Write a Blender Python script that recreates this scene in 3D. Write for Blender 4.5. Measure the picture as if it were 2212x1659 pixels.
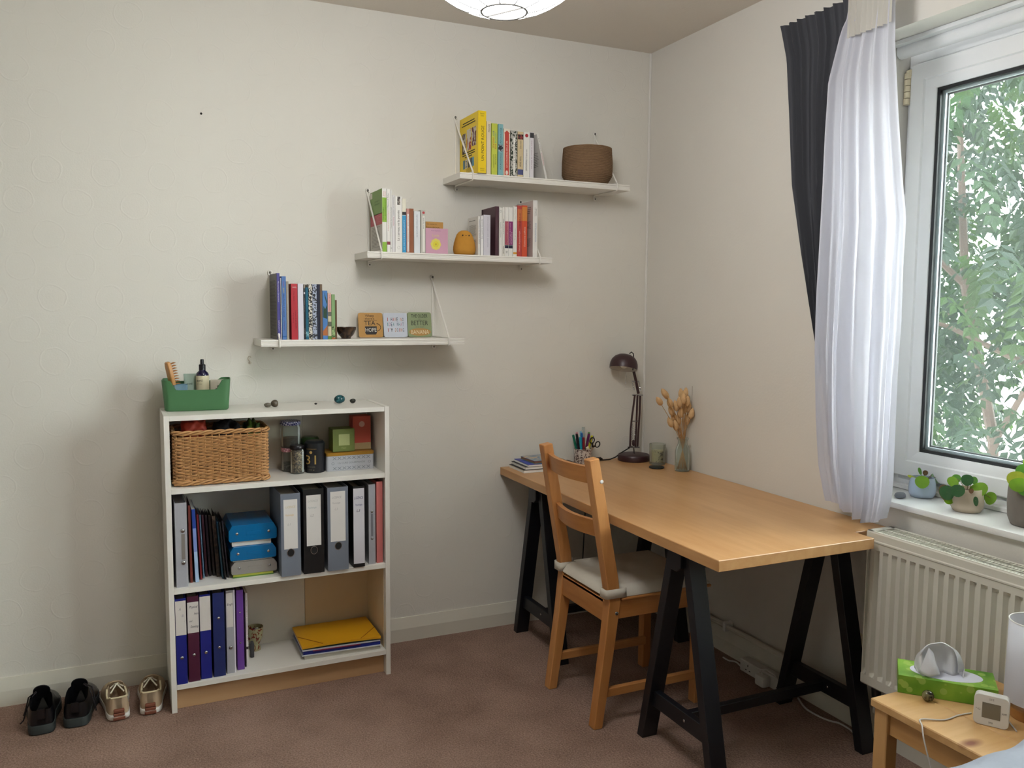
import bpy, bmesh, math, random
from mathutils import Vector, Matrix, Euler

for _o in list(bpy.data.objects): bpy.data.objects.remove(_o)
scene = bpy.context.scene
COL = scene.collection
rnd = random.Random(7)

# ------------------------------------------------------------------ camera
FPX, CU, CV = 1825.2, 1106.0, 829.5
CAM = Vector((-2.2651, -3.4231, 1.4360))
YAW, PITCH, ROLL = 0.4288, -0.0892, 0.0070
def _axes():
    cy, sy, cp, sp = math.cos(YAW), math.sin(YAW), math.cos(PITCH), math.sin(PITCH)
    fwd = Vector((sy*cp, cy*cp, sp)); right = Vector((cy, -sy, 0)); up = right.cross(fwd)
    c, s = math.cos(ROLL), math.sin(ROLL)
    return c*right + s*up, -s*right + c*up, fwd
AR, AU, AF = _axes()
cam_data = bpy.data.cameras.new('camera'); cam = bpy.data.objects.new('camera', cam_data); COL.objects.link(cam)
cam_data.sensor_fit = 'HORIZONTAL'; cam_data.sensor_width = 36.0; cam_data.lens = 36.0*FPX/2212.0
cam_data.clip_start = 0.02; cam_data.clip_end = 200
cam.matrix_world = Matrix(((AR.x, AU.x, -AF.x, CAM.x), (AR.y, AU.y, -AF.y, CAM.y), (AR.z, AU.z, -AF.z, CAM.z), (0, 0, 0, 1)))
scene.camera = cam

# ------------------------------------------------------------------ sky and exposure
world = bpy.data.worlds.new('overcast_sky'); scene.world = world; world.use_nodes = True
bg = world.node_tree.nodes['Background']; bg.inputs['Color'].default_value = (0.94, 0.975, 1.0, 1); bg.inputs['Strength'].default_value = 22.0
vs = scene.view_settings
vs.view_transform = 'Standard'; vs.look = 'None'; vs.gamma = 1.0; vs.use_curve_mapping = False; vs.exposure = 0.3

# ------------------------------------------------------------------ pixel -> point helpers (photo frame 2212 x 1659)
def ray(u, v): return AR*((u-CU)/FPX) - AU*((v-CV)/FPX) + AF
def atX(u, v, x): d = ray(u, v); return CAM + d*((x-CAM.x)/d.x)
def atY(u, v, y): d = ray(u, v); return CAM + d*((y-CAM.y)/d.y)
def atZ(u, v, z): d = ray(u, v); return CAM + d*((z-CAM.z)/d.z)

# ------------------------------------------------------------------ materials
def lin(h, a=1.0):
    if isinstance(h, (tuple, list)): return tuple(h)[:3] + (a,)
    h = h.lstrip('#'); r = []
    for i in (0, 2, 4):
        c = int(h[i:i+2], 16)/255.0
        r.append(c/12.92 if c <= 0.04045 else ((c+0.055)/1.055)**2.4)
    return tuple(r) + (a,)
_mats = {}
def newmat(name):
    m = bpy.data.materials.new(name); m.use_nodes = True
    return m, m.node_tree, m.node_tree.nodes['Principled BSDF']
def M(col, rough=0.55, metal=0.0, var=0.06, vs_=18.0, bump=0.0, bs=120.0, spec=0.5, stretch=(1, 1, 1), name='paint', trans=0.0, alpha=1.0, coat=0.0):
    """general procedural material: noise-varied colour plus optional noise relief"""
    key = (col, rough, metal, var, vs_, bump, bs, spec, stretch, name, trans, alpha, coat)
    if key in _mats: return _mats[key]
    m, nt, p = newmat(name)
    tc = nt.nodes.new('ShaderNodeTexCoord'); mp = nt.nodes.new('ShaderNodeMapping'); mp.inputs['Scale'].default_value = stretch
    nt.links.new(tc.outputs['Object'], mp.inputs['Vector'])
    no = nt.nodes.new('ShaderNodeTexNoise'); no.inputs['Scale'].default_value = vs_; no.inputs['Detail'].default_value = 4
    nt.links.new(mp.outputs['Vector'], no.inputs['Vector'])
    base = lin(col)
    mx = nt.nodes.new('ShaderNodeMix'); mx.data_type = 'RGBA'
    mx.inputs['A'].default_value = tuple(max(0, c*(1-var)) for c in base[:3]) + (1,)
    mx.inputs['B'].default_value = tuple(min(1, c*(1+var)) for c in base[:3]) + (1,)
    nt.links.new(no.outputs['Fac'], mx.inputs['Factor']); nt.links.new(mx.outputs['Result'], p.inputs['Base Color'])
    p.inputs['Roughness'].default_value = rough; p.inputs['Metallic'].default_value = metal
    p.inputs['Specular IOR Level'].default_value = spec
    if coat: p.inputs['Coat Weight'].default_value = coat
    if trans: p.inputs['Transmission Weight'].default_value = trans
    if alpha < 1: p.inputs['Alpha'].default_value = alpha
    if bump:
        n2 = nt.nodes.new('ShaderNodeTexNoise'); n2.inputs['Scale'].default_value = bs; n2.inputs['Detail'].default_value = 3
        nt.links.new(mp.outputs['Vector'], n2.inputs['Vector'])
        b = nt.nodes.new('ShaderNodeBump'); b.inputs['Strength'].default_value = bump; b.inputs['Distance'].default_value = 0.002
        nt.links.new(n2.outputs['Fac'], b.inputs['Height']); nt.links.new(b.outputs['Normal'], p.inputs['Normal'])
    _mats[key] = m
    return m
def wood(name, light, dark, axis='y', scale=9.0, rough=0.45, knots=0.0):
    key = ('wood', name, axis)
    if key in _mats: return _mats[key]
    m, nt, p = newmat(name)
    tc = nt.nodes.new('ShaderNodeTexCoord'); mp = nt.nodes.new('ShaderNodeMapping')
    st = {'x': (0.12, 1, 1), 'y': (1, 0.12, 1), 'z': (1, 1, 0.12)}[axis]
    mp.inputs['Scale'].default_value = st
    nt.links.new(tc.outputs['Object'], mp.inputs['Vector'])
    n1 = nt.nodes.new('ShaderNodeTexNoise'); n1.inputs['Scale'].default_value = scale; n1.inputs['Detail'].default_value = 5; n1.inputs['Distortion'].default_value = 0.6
    n2 = nt.nodes.new('ShaderNodeTexNoise'); n2.inputs['Scale'].default_value = scale*9; n2.inputs['Detail'].default_value = 3
    nt.links.new(mp.outputs['Vector'], n1.inputs['Vector']); nt.links.new(mp.outputs['Vector'], n2.inputs['Vector'])
    ad = nt.nodes.new('ShaderNodeMath'); ad.operation = 'MULTIPLY_ADD'; ad.inputs[1].default_value = 0.35
    nt.links.new(n2.outputs['Fac'], ad.inputs[0]); nt.links.new(n1.outputs['Fac'], ad.inputs[2])
    cr = nt.nodes.new('ShaderNodeValToRGB'); e = cr.color_ramp.elements
    e[0].position = 0.42; e[0].color = lin(dark); e[1].position = 0.86; e[1].color = lin(light)
    nt.links.new(ad.outputs[0], cr.inputs['Fac'])
    out = cr.outputs['Color']
    if knots:
        vo = nt.nodes.new('ShaderNodeTexVoronoi'); vo.inputs['Scale'].default_value = knots
        mp2 = nt.nodes.new('ShaderNodeMapping'); mp2.inputs['Scale'].default_value = tuple(0.5 if s < 1 else 1 for s in st)
        nt.links.new(tc.outputs['Object'], mp2.inputs['Vector']); nt.links.new(mp2.outputs['Vector'], vo.inputs['Vector'])
        c2 = nt.nodes.new('ShaderNodeValToRGB'); c2.color_ramp.elements[0].position = 0.03; c2.color_ramp.elements[0].color = (1, 1, 1, 1)
        c2.color_ramp.elements[1].position = 0.12; c2.color_ramp.elements[1].color = (0, 0, 0, 1)
        nt.links.new(vo.outputs['Distance'], c2.inputs['Fac'])
        mx = nt.nodes.new('ShaderNodeMix'); mx.data_type = 'RGBA'; mx.inputs['B'].default_value = lin('#7a3f1c')
        nt.links.new(c2.outputs['Color'], mx.inputs['Factor']); nt.links.new(out, mx.inputs['A']); out = mx.outputs['Result']
    nt.links.new(out, p.inputs['Base Color'])
    p.inputs['Roughness'].default_value = rough
    b = nt.nodes.new('ShaderNodeBump'); b.inputs['Strength'].default_value = 0.08; b.inputs['Distance'].default_value = 0.001
    nt.links.new(n2.outputs['Fac'], b.inputs['Height']); nt.links.new(b.outputs['Normal'], p.inputs['Normal'])
    _mats[key] = m
    return m
def clear_mat(name, tint, opac, rough=0.08):
    """thin clear plastic or glass: mostly see-through sheet plus a glossy coat"""
    key = ('clear', name, tint, opac)
    if key in _mats: return _mats[key]
    m, nt, p = newmat(name)
    out = nt.nodes['Material Output']
    tr = nt.nodes.new('ShaderNodeBsdfTransparent'); tr.inputs['Color'].default_value = lin(tint)
    p.inputs['Base Color'].default_value = lin(tint); p.inputs['Roughness'].default_value = rough
    mx = nt.nodes.new('ShaderNodeMixShader')
    no = nt.nodes.new('ShaderNodeTexNoise'); no.inputs['Scale'].default_value = 30
    mr = nt.nodes.new('ShaderNodeMapRange'); mr.inputs['To Min'].default_value = opac*0.9; mr.inputs['To Max'].default_value = min(1, opac*1.1)
    nt.links.new(no.outputs['Fac'], mr.inputs['Value'])
    fr = nt.nodes.new('ShaderNodeFresnel'); fr.inputs['IOR'].default_value = 1.25
    ad = nt.nodes.new('ShaderNodeMath'); ad.operation = 'ADD'; ad.use_clamp = True
    nt.links.new(mr.outputs['Result'], ad.inputs[0]); nt.links.new(fr.outputs['Fac'], ad.inputs[1]); nt.links.new(ad.outputs[0], mx.inputs['Fac'])
    nt.links.new(tr.outputs[0], mx.inputs[1]); nt.links.new(p.outputs[0], mx.inputs[2]); nt.links.new(mx.outputs[0], out.inputs['Surface'])
    _mats[key] = m
    return m
def cloth_mat(name, col, transl=0.3, clear=0.0, rough=0.9, weave=900.0):
    key = ('cloth', name)
    if key in _mats: return _mats[key]
    m, nt, p = newmat(name)
    out = nt.nodes['Material Output']
    p.inputs['Base Color'].default_value = lin(col); p.inputs['Roughness'].default_value = rough; p.inputs['Specular IOR Level'].default_value = 0.15
    no = nt.nodes.new('ShaderNodeTexNoise'); no.inputs['Scale'].default_value = weave
    b = nt.nodes.new('ShaderNodeBump'); b.inputs['Strength'].default_value = 0.15; b.inputs['Distance'].default_value = 0.001
    nt.links.new(no.outputs['Fac'], b.inputs['Height']); nt.links.new(b.outputs['Normal'], p.inputs['Normal'])
    tl = nt.nodes.new('ShaderNodeBsdfTranslucent'); tl.inputs['Color'].default_value = lin(col)
    m1 = nt.nodes.new('ShaderNodeMixShader'); m1.inputs['Fac'].default_value = transl
    nt.links.new(p.outputs[0], m1.inputs[1]); nt.links.new(tl.outputs[0], m1.inputs[2])
    s = m1.outputs[0]
    if clear:
        tr = nt.nodes.new('ShaderNodeBsdfTransparent'); m2 = nt.nodes.new('ShaderNodeMixShader'); m2.inputs['Fac'].default_value = clear
        nt.links.new(s, m2.inputs[1]); nt.links.new(tr.outputs[0], m2.inputs[2]); s = m2.outputs[0]
    nt.links.new(s, out.inputs['Surface'])
    _mats[key] = m
    return m

# ------------------------------------------------------------------ mesh building
class B:
    def __init__(s): s.bm = bmesh.new(); s.mi = 0
    def _mark(s, faces):
        for f in faces: f.material_index = s.mi
    def box(s, x0, x1, y0, y1, z0, z1, bev=0.0, seg=1, mtx=None):
        t = bmesh.new(); bmesh.ops.create_cube(t, size=1)
        bmesh.ops.scale(t, vec=(abs(x1-x0), abs(y1-y0), abs(z1-z0)), verts=t.verts)
        bmesh.ops.translate(t, vec=((x0+x1)/2, (y0+y1)/2, (z0+z1)/2), verts=t.verts)
        if bev: bmesh.ops.bevel(t, geom=t.edges[:], offset=bev, segments=seg, affect='EDGES', profile=0.5)
        return s.merge(t, mtx)
    def merge(s, t, mtx=None):
        if mtx is not None: bmesh.ops.transform(t, matrix=mtx, verts=t.verts)
        vm = {v: s.bm.verts.new(v.co) for v in t.verts}
        fs = []
        for f in t.faces:
            try: fs.append(s.bm.faces.new([vm[v] for v in f.verts]))
            except ValueError: pass
        s._mark(fs); t.free()
        return s
    def beam(s, p, q, w, h, up=(0, 0, 1), bev=0.0):
        """rectangular bar from p to q; w across, h along 'up'"""
        p, q = Vector(p), Vector(q); d = q-p; L = d.length; d.normalize()
        x = d.cross(Vector(up)).normalized(); z = x.cross(d).normalized()
        m = Matrix(((x.x, d.x, z.x, p.x), (x.y, d.y, z.y, p.y), (x.z, d.z, z.z, p.z), (0, 0, 0, 1)))
        return s.box(-w/2, w/2, 0, L, -h/2, h/2, bev, 1, m)
    def tube(s, pts, r, n=8, cap=True, closed=False):
        pts = [Vector(p) for p in pts]; k = len(pts)
        rs = r if isinstance(r, (list, tuple)) else [r]*k
        rings = []; prev = None
        for i, p in enumerate(pts):
            if closed: d = pts[(i+1) % k]-pts[i-1]
            else: d = pts[min(i+1, k-1)]-pts[max(i-1, 0)]
            if d.length < 1e-9: d = Vector((0, 0, 1))
            d.normalize()
            if prev is None:
                a = Vector((0, 0, 1)) if abs(d.z) < 0.9 else Vector((1, 0, 0))
            else: a = prev
            x = (a - d*a.dot(d)).normalized(); y = d.cross(x); prev = x
            rings.append([s.bm.verts.new(p + (x*math.cos(2*math.pi*j/n) + y*math.sin(2*math.pi*j/n))*rs[i]) for j in range(n)])
        fs = []
        rng = range(k if closed else k-1)
        for i in rng:
            A, C = rings[i], rings[(i+1) % k]
            for j in range(n): fs.append(s.bm.faces.new((A[j], A[(j+1) % n], C[(j+1) % n], C[j])))
        if cap and not closed:
            fs.append(s.bm.faces.new(list(reversed(rings[0])))); fs.append(s.bm.faces.new(rings[-1]))
        s._mark(fs); return s
    def lathe(s, prof, c=(0, 0, 0), n=24, sx=1.0, sy=1.0, mtx=None):
        """prof: list of (r, z); r == 0 closes to a point"""
        t = bmesh.new(); rings = []
        for r, z in prof:
            if r <= 1e-7: rings.append([t.verts.new((0, 0, z))])
            else: rings.append([t.verts.new((r*sx*math.cos(2*math.pi*j/n), r*sy*math.sin(2*math.pi*j/n), z)) for j in range(n)])
        for A, C in zip(rings, rings[1:]):
            for j in range(n):
                k = (j+1) % n
                if len(A) == 1 and len(C) == 1: continue
                if len(A) == 1: t.faces.new((A[0], C[k], C[j]))
                elif len(C) == 1: t.faces.new((A[j], A[k], C[0]))
                else: t.faces.new((A[j], A[k], C[k], C[j]))
        m = Matrix.Translation(c)
        if mtx is not None: m = mtx @ m
        return s.merge(t, m)
    def prism(s, poly, a, b, axis='z', bev=0.0, mtx=None):
        """extrude a 2-D outline between a and b along axis (outline in the other two axes, in xyz order)"""
        t = bmesh.new()
        def P(q, w): return {'z': (q[0], q[1], w), 'y': (q[0], w, q[1]), 'x': (w, q[0], q[1])}[axis]
        A = [t.verts.new(P(q, a)) for q in poly]; C = [t.verts.new(P(q, b)) for q in poly]
        n = len(poly)
        t.faces.new(A); t.faces.new(list(reversed(C)))
        for j in range(n): t.faces.new((A[j], C[j], C[(j+1) % n], A[(j+1) % n]))
        bmesh.ops.recalc_face_normals(t, faces=t.faces)
        if bev: bmesh.ops.bevel(t, geom=t.edges[:], offset=bev, segments=1, affect='EDGES', profile=0.5)
        return s.merge(t, mtx)
    def grid(s, fn, nu, nv, closed_u=False, flip=False):
        """surface from fn(i, j) -> point"""
        V = [[s.bm.verts.new(fn(i, j)) for j in range(nv)] for i in range(nu)]
        fs = []
        for i in range(nu if closed_u else nu-1):
            for j in range(nv-1):
                q = (V[i][j], V[(i+1) % nu][j], V[(i+1) % nu][j+1], V[i][j+1])
                fs.append(s.bm.faces.new(tuple(reversed(q)) if flip else q))
        s._mark(fs); return V
    def poly(s, pts):
        f = s.bm.faces.new([s.bm.verts.new(p) for p in pts]); s._mark([f]); return s
    def ball(s, c, r, sx=1, sy=1, sz=1, u=16, v=10, mtx=None):
        t = bmesh.new(); bmesh.ops.create_uvsphere(t, u_segments=u, v_segments=v, radius=r)
        m = Matrix.Translation(c) @ Matrix.Diagonal((sx, sy, sz, 1))
        if mtx is not None: m = mtx @ m
        return s.merge(t, m)

WM = {}
def obj(name, b, mats, parent=None, smooth=35, local=False, keep=False):
    """link one mesh object; geometry is in world space unless local"""
    me = bpy.data.meshes.new(name)
    bmesh.ops.recalc_face_normals(b.bm, faces=b.bm.faces) if not keep else None
    b.bm.to_mesh(me); b.bm.free()
    for m in (mats if isinstance(mats, (list, tuple)) else [mats]): me.materials.append(m)
    o = bpy.data.objects.new(name, me); COL.objects.link(o)
    if parent is not None:
        o.parent = parent; w = WM.get(parent.name, Matrix())
        if not local: me.transform(w.inverted())
        WM[o.name] = w
    else: WM[o.name] = Matrix()
    if smooth:
        me.shade_smooth(); me.set_sharp_from_angle(angle=math.radians(smooth))
    return o
def tag(o, label, cat, group=None):
    o['label'] = label; o['category'] = cat
    if group: o['group'] = group
    return o
def struct(o, label=None, cat=None):
    o['kind'] = 'structure'
    if label: o['label'] = label
    if cat: o['category'] = cat
    return o
def thing(name, label, cat, loc=(0, 0, 0), rot=(0, 0, 0), group=None):
    o = bpy.data.objects.new(name, None); COL.objects.link(o); o.empty_display_size = 0.05
    o.location = loc; o.rotation_euler = rot
    WM[o.name] = Matrix.LocRotScale(Vector(loc), Euler(rot), None)
    return tag(o, label, cat, group)
def base_box(o, x, y, z): return None
def dup(root, loc, rz=None, label=None, group=None, rot=None):
    r = root.copy(); COL.objects.link(r); r.location = loc
    if rz is not None: r.rotation_euler = (0, 0, rz)
    if rot is not None: r.rotation_euler = rot
    if label: r['label'] = label
    if group: r['group'] = group
    for ch in list(root.children):
        c = ch.copy(); COL.objects.link(c); c.parent = r
        for g in list(ch.children):
            d = g.copy(); COL.objects.link(d); d.parent = c
    return r
def frame(o, x, y):
    """matrix with origin o, local x and y axes given (text plane)"""
    x = Vector(x).normalized(); y = Vector(y); y = (y - x*y.dot(x)).normalized(); z = x.cross(y); o = Vector(o)
    return Matrix(((x.x, y.x, z.x, o.x), (x.y, y.y, z.y, o.y), (x.z, y.z, z.z, o.z), (0, 0, 0, 1)))
def text(s, mat, parent, mtx, w=None, h=None, name='lettering', local=False, shear=0.0, spacing=1.0):
    """flat lettering centred on mtx, scaled to width w and/or height h"""
    cu = bpy.data.curves.new('lettering', 'FONT'); cu.body = s; cu.align_x = 'CENTER'; cu.resolution_u = 2; cu.shear = shear; cu.space_character = spacing
    t = bpy.data.objects.new('lettering', cu); me = bpy.data.meshes.new_from_object(t)
    bpy.data.objects.remove(t); bpy.data.curves.remove(cu)
    if not me.vertices: return None
    xs = [v.co.x for v in me.vertices]; ys = [v.co.y for v in me.vertices]
    W, H = max(xs)-min(xs), max(ys)-min(ys); cx, cy = (max(xs)+min(xs))/2, (max(ys)+min(ys))/2
    sx = w/W if w else None; sy = h/H if h else None
    sx = sx or sy; sy = sy or sx
    me.transform(mtx @ Matrix.Diagonal((sx, sy, 1, 1)) @ Matrix.Translation((-cx, -cy, 0)))
    me.materials.clear(); me.materials.append(mat)
    o = bpy.data.objects.new(name, me); COL.objects.link(o); o.parent = parent
    pw = WM.get(parent.name, Matrix()); WM[o.name] = pw
    if not local: me.transform(pw.inverted())
    return o
def patch(parent, name, mtx, w, h, mat, local=False, t=0.0002):
    """thin printed label or sticker lying on mtx's xy plane, centred"""
    b = B(); b.box(-w/2, w/2, -h/2, h/2, 0, t, 0, 1, mtx)
    return obj(name, b, mat, parent, smooth=0, local=local)

# ------------------------------------------------------------------ room materials
def wallpaper():
    m, nt, p = newmat('painted_embossed_wallpaper')
    N = nt.nodes.new; L = nt.links.new
    tc = N('ShaderNodeTexCoord'); sx = N('ShaderNodeSeparateXYZ'); L(tc.outputs['Object'], sx.inputs[0])
    hor = N('ShaderNodeMath'); hor.operation = 'ADD'; L(sx.outputs['X'], hor.inputs[0]); L(sx.outputs['Y'], hor.inputs[1])
    nz = N('ShaderNodeTexNoise'); nz.inputs['Scale'].default_value = 14; L(tc.outputs['Object'], nz.inputs['Vector'])
    PX, PZ, RAD = 0.185, 0.225, 0.046
    def mth(op, a, b=None, c=None):
        n = N('ShaderNodeMath'); n.operation = op
        for i, q in enumerate((a, b, c)):
            if q is None: continue
            if isinstance(q, (int, float)): n.inputs[i].default_value = q
            else: L(q, n.inputs[i])
        return n.outputs[0]
    wob = mth('MULTIPLY_ADD', nz.outputs['Fac'], 0.022, -0.011)
    rings = []
    for off in (0.0, 0.5):
        fx = mth('MULTIPLY_ADD', hor.outputs[0], 1/PX, off); fz = mth('MULTIPLY_ADD', sx.outputs['Z'], 1/PZ, off)
        fx = mth('MULTIPLY', mth('SUBTRACT', mth('FRACT', fx), 0.5), PX); fz = mth('MULTIPLY', mth('SUBTRACT', mth('FRACT', fz), 0.5), PZ)
        d = mth('SQRT', mth('ADD', mth('MULTIPLY', fx, fx), mth('MULTIPLY', fz, fz)))
        d = mth('ADD', d, wob)
        r = mth('ABSOLUTE', mth('SUBTRACT', d, RAD))
        r = mth('SUBTRACT', 1.0, mth('MINIMUM', mth('MULTIPLY', r, 1/0.004), 1.0))
        rings.append(r)
    ring = mth('MAXIMUM', rings[0], rings[1])
    fine = N('ShaderNodeTexNoise'); fine.inputs['Scale'].default_value = 170; fine.inputs['Detail'].default_value = 4; L(tc.outputs['Object'], fine.inputs['Vector'])
    brk = N('ShaderNodeTexNoise'); brk.inputs['Scale'].default_value = 55; L(tc.outputs['Object'], brk.inputs['Vector'])
    rg = mth('MULTIPLY', ring, brk.outputs['Fac'])
    h = mth('ADD', mth('MULTIPLY', rg, 1.2), mth('MULTIPLY', fine.outputs['Fac'], 0.55))
    bp = N('ShaderNodeBump'); bp.inputs['Strength'].default_value = 0.30; bp.inputs['Distance'].default_value = 0.0028
    L(h, bp.inputs['Height']); L(bp.outputs['Normal'], p.inputs['Normal'])
    big = N('ShaderNodeTexNoise'); big.inputs['Scale'].default_value = 1.3; big.inputs['Detail'].default_value = 3; L(tc.outputs['Object'], big.inputs['Vector'])
    cr = N('ShaderNodeMix'); cr.data_type = 'RGBA'; cr.inputs['A'].default_value = lin('#dcd9d0'); cr.inputs['B'].default_value = lin('#e5e2d9')
    L(big.outputs['Fac'], cr.inputs['Factor']); L(cr.outputs['Result'], p.inputs['Base Color'])
    p.inputs['Roughness'].default_value = 0.85; p.inputs['Specular IOR Level'].default_value = 0.2
    return m
def carpet():
    m, nt, p = newmat('brown_carpet')
    N = nt.nodes.new; L = nt.links.new
    tc = N('ShaderNodeTexCoord')
    n1 = N('ShaderNodeTexNoise'); n1.inputs['Scale'].default_value = 190; n1.inputs['Detail'].default_value = 3; L(tc.outputs['Object'], n1.inputs['Vector'])
    n2 = N('ShaderNodeTexNoise'); n2.inputs['Scale'].default_value = 5; n2.inputs['Detail'].default_value = 4; L(tc.outputs['Object'], n2.inputs['Vector'])
    v = N('ShaderNodeTexVoronoi'); v.inputs['Scale'].default_value = 110; L(tc.outputs['Object'], v.inputs['Vector'])
    ad = N('ShaderNodeMath'); ad.operation = 'MULTIPLY_ADD'; ad.inputs[1].default_value = 0.5
    L(n2.outputs['Fac'], ad.inputs[0]); L(n1.outputs['Fac'], ad.inputs[2])
    cr = N('ShaderNodeValToRGB'); e = cr.color_ramp.elements; e[0].position = 0.45; e[0].color = lin('#6b5549'); e[1].position = 0.95; e[1].color = lin('#a58a7b')
    L(ad.outputs[0], cr.inputs['Fac']); L(cr.outputs['Color'], p.inputs['Base Color'])
    b = N('ShaderNodeBump'); b.inputs['Strength'].default_value = 0.7; b.inputs['Distance'].default_value = 0.004
    L(v.outputs['Distance'], b.inputs['Height']); L(b.outputs['Normal'], p.inputs['Normal'])
    p.inputs['Roughness'].default_value = 1.0; p.inputs['Specular IOR Level'].default_value = 0.05
    return m
MW = wallpaper(); MC = carpet()
MCEIL = M('#ddd6cb', 0.9, var=0.02, vs_=3, bump=0.35, bs=90, spec=0.2, name='ceiling_paper')
MWHITE = M('#e9e8e4', 0.45, var=0.015, vs_=4, name='white_gloss_paint')
MUPVC = M('#eceded', 0.28, var=0.01, vs_=5, name='white_upvc')
MPLAST = M('#e4e2dc', 0.9, var=0.03, vs_=5, bump=0.15, bs=60, spec=0.2, name='white_plaster')
MSKIRT = M('#d9d5c8', 0.5, var=0.05, vs_=6, bump=0.1, bs=40, name='skirting_gloss')
MSTEEL = M('#b9bbbd', 0.25, metal=1.0, var=0.05, name='bright_steel')
MBLACKP = M('#0c0c0d', 0.4, var=0.1, name='black_plastic')
MPAPER = M('#e9e6dc', 0.8, var=0.03, name='paper')

RX, RY, RZ = -4.3, -4.4, 2.622
OY0, OY1, OZ0, OZ1 = -1.285, -3.0, 0.80, 2.332     # window opening

b = B(); b.box(RX-0.15, 0.32, RY-0.15, 0.15, -0.12, 0); struct(obj('floor', b, MC, smooth=0), 'brown textured wall-to-wall carpet', 'floor')
b = B(); b.box(RX-0.15, 0.32, RY-0.15, 0.15, RZ, RZ+0.12); struct(obj('ceiling', b, MCEIL, smooth=0), 'off-white papered ceiling', 'ceiling')
b = B(); b.box(RX-0.15, 0.32, 0, 0.15, 0, RZ); struct(obj('wall_back', b, MW, smooth=0), 'pale embossed wallpapered wall behind the shelves and bookcase', 'wall')
b = B(); b.box(RX-0.15, RX, RY-0.15, 0, 0, RZ); struct(obj('wall_left', b, MW, smooth=0), 'pale wallpapered wall on the far left', 'wall')
b = B(); b.box(RX, 0.32, RY-0.15, RY, 0, RZ); struct(obj('wall_front', b, MW, smooth=0), 'pale wallpapered wall behind the bed', 'wall')
b = B()
b.box(0, 0.32, OY0, 0, 0, RZ); b.box(0, 0.32, RY, OY1, 0, RZ); b.box(0, 0.32, OY1, OY0, 0, OZ0); b.box(0, 0.32, OY1, OY0, OZ1, RZ)
struct(obj('wall_right', b, M('#dedad2', 0.85, var=0.03, vs_=2.2, bump=0.25, bs=110, spec=0.2, name='painted_lining_paper'), smooth=0), 'pale wall holding the window and radiator', 'wall')

# skirting with a sloping upper face
def skirt(name, p, q, inward, label):
    p, q, n = Vector(p), Vector(q), Vector(inward); d = (q-p).normalized(); b = B()
    prof = [(0, 0), (0.018, 0), (0.018, 0.056), (0.006, 0.102), (0, 0.102)]
    A = [p + n*a + Vector((0, 0, z)) for a, z in prof]; C = [q + n*a + Vector((0, 0, z)) for a, z in prof]
    va = [b.bm.verts.new(v) for v in A]; vc = [b.bm.verts.new(v) for v in C]; k = len(prof)
    b.bm.faces.new(va); b.bm.faces.new(vc[::-1])
    for i in range(k): b.bm.faces.new((va[i], va[(i+1) % k], vc[(i+1) % k], vc[i]))
    return struct(obj(name, b, MSKIRT, smooth=0), label, 'skirting')
skirt('baseboard_back', (RX, 0, 0), (0, 0, 0), (0, -1, 0), 'cream painted skirting board under the shelf wall')
skirt('baseboard_right', (0, -0.018, 0), (0, RY, 0), (-1, 0, 0), 'cream painted skirting board under the radiator')
skirt('baseboard_left', (RX, -0.018, 0), (RX, RY, 0), (1, 0, 0), 'cream painted skirting board on the far left wall')
skirt('baseboard_front', (RX+0.018, RY, 0), (-0.018, RY, 0), (0, 1, 0), 'cream painted skirting board behind the bed')
# raised paper seam in the corner and along the ceiling edge
b = B(); b.tube([(-0.004, -0.004, 0.12), (-0.004, -0.004, RZ-0.002)], 0.006, 6); struct(obj('trim_1', b, MPLAST), 'thin filler bead down the corner between the two walls', 'trim')

# ------------------------------------------------------------------ window
win = bpy.data.objects.new('window_1', None); COL.objects.link(win); win.location = (0.2, -2.1, 0.82); WM['window_1'] = Matrix.Translation((0.2, -2.1, 0.82))
struct(win, 'white plastic casement window above the radiator', 'window')
WY0, WY1, WZ0, WZ1 = -1.288, -2.995, 0.822, 2.300
MID = -2.32
def rectframe(b, y0, y1, z0, z1, prof, x0=0.0):
    """mitred frame: prof = list of (inset, x) swept round the rectangle"""
    def ring(i): return [(y0-i, z0+i), (y1+i, z0+i), (y1+i, z1-i), (y0-i, z1-i)]
    R = []
    for i, x in prof: R.append([b.bm.verts.new((x0+x, y, z)) for y, z in ring(i)])
    for A, C in zip(R, R[1:]):
        for k in range(4): b.bm.faces.new((A[k], A[(k+1) % 4], C[(k+1) % 4], C[k]))
b = B(); rectframe(b, WY0, WY1, WZ0, WZ1, [(0, 0.30), (0, 0.195), (0.03, 0.195), (0.045, 0.215), (0.045, 0.30), (0, 0.30)])
b.box(0.205, 0.30, MID-0.03, MID+0.03, WZ0+0.04, WZ1-0.04)
obj('window_frame', b, MUPVC, win, smooth=30)
MGASK = M('#111316', 0.5, var=0.05, name='black_rubber_gasket')
MGLASS = clear_mat('window_glass', '#f3f7f5', 0.05, 0.02)
MSPACER = M('#c9ced6', 0.3, metal=0.6, var=0.03, name='glazing_spacer')
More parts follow.
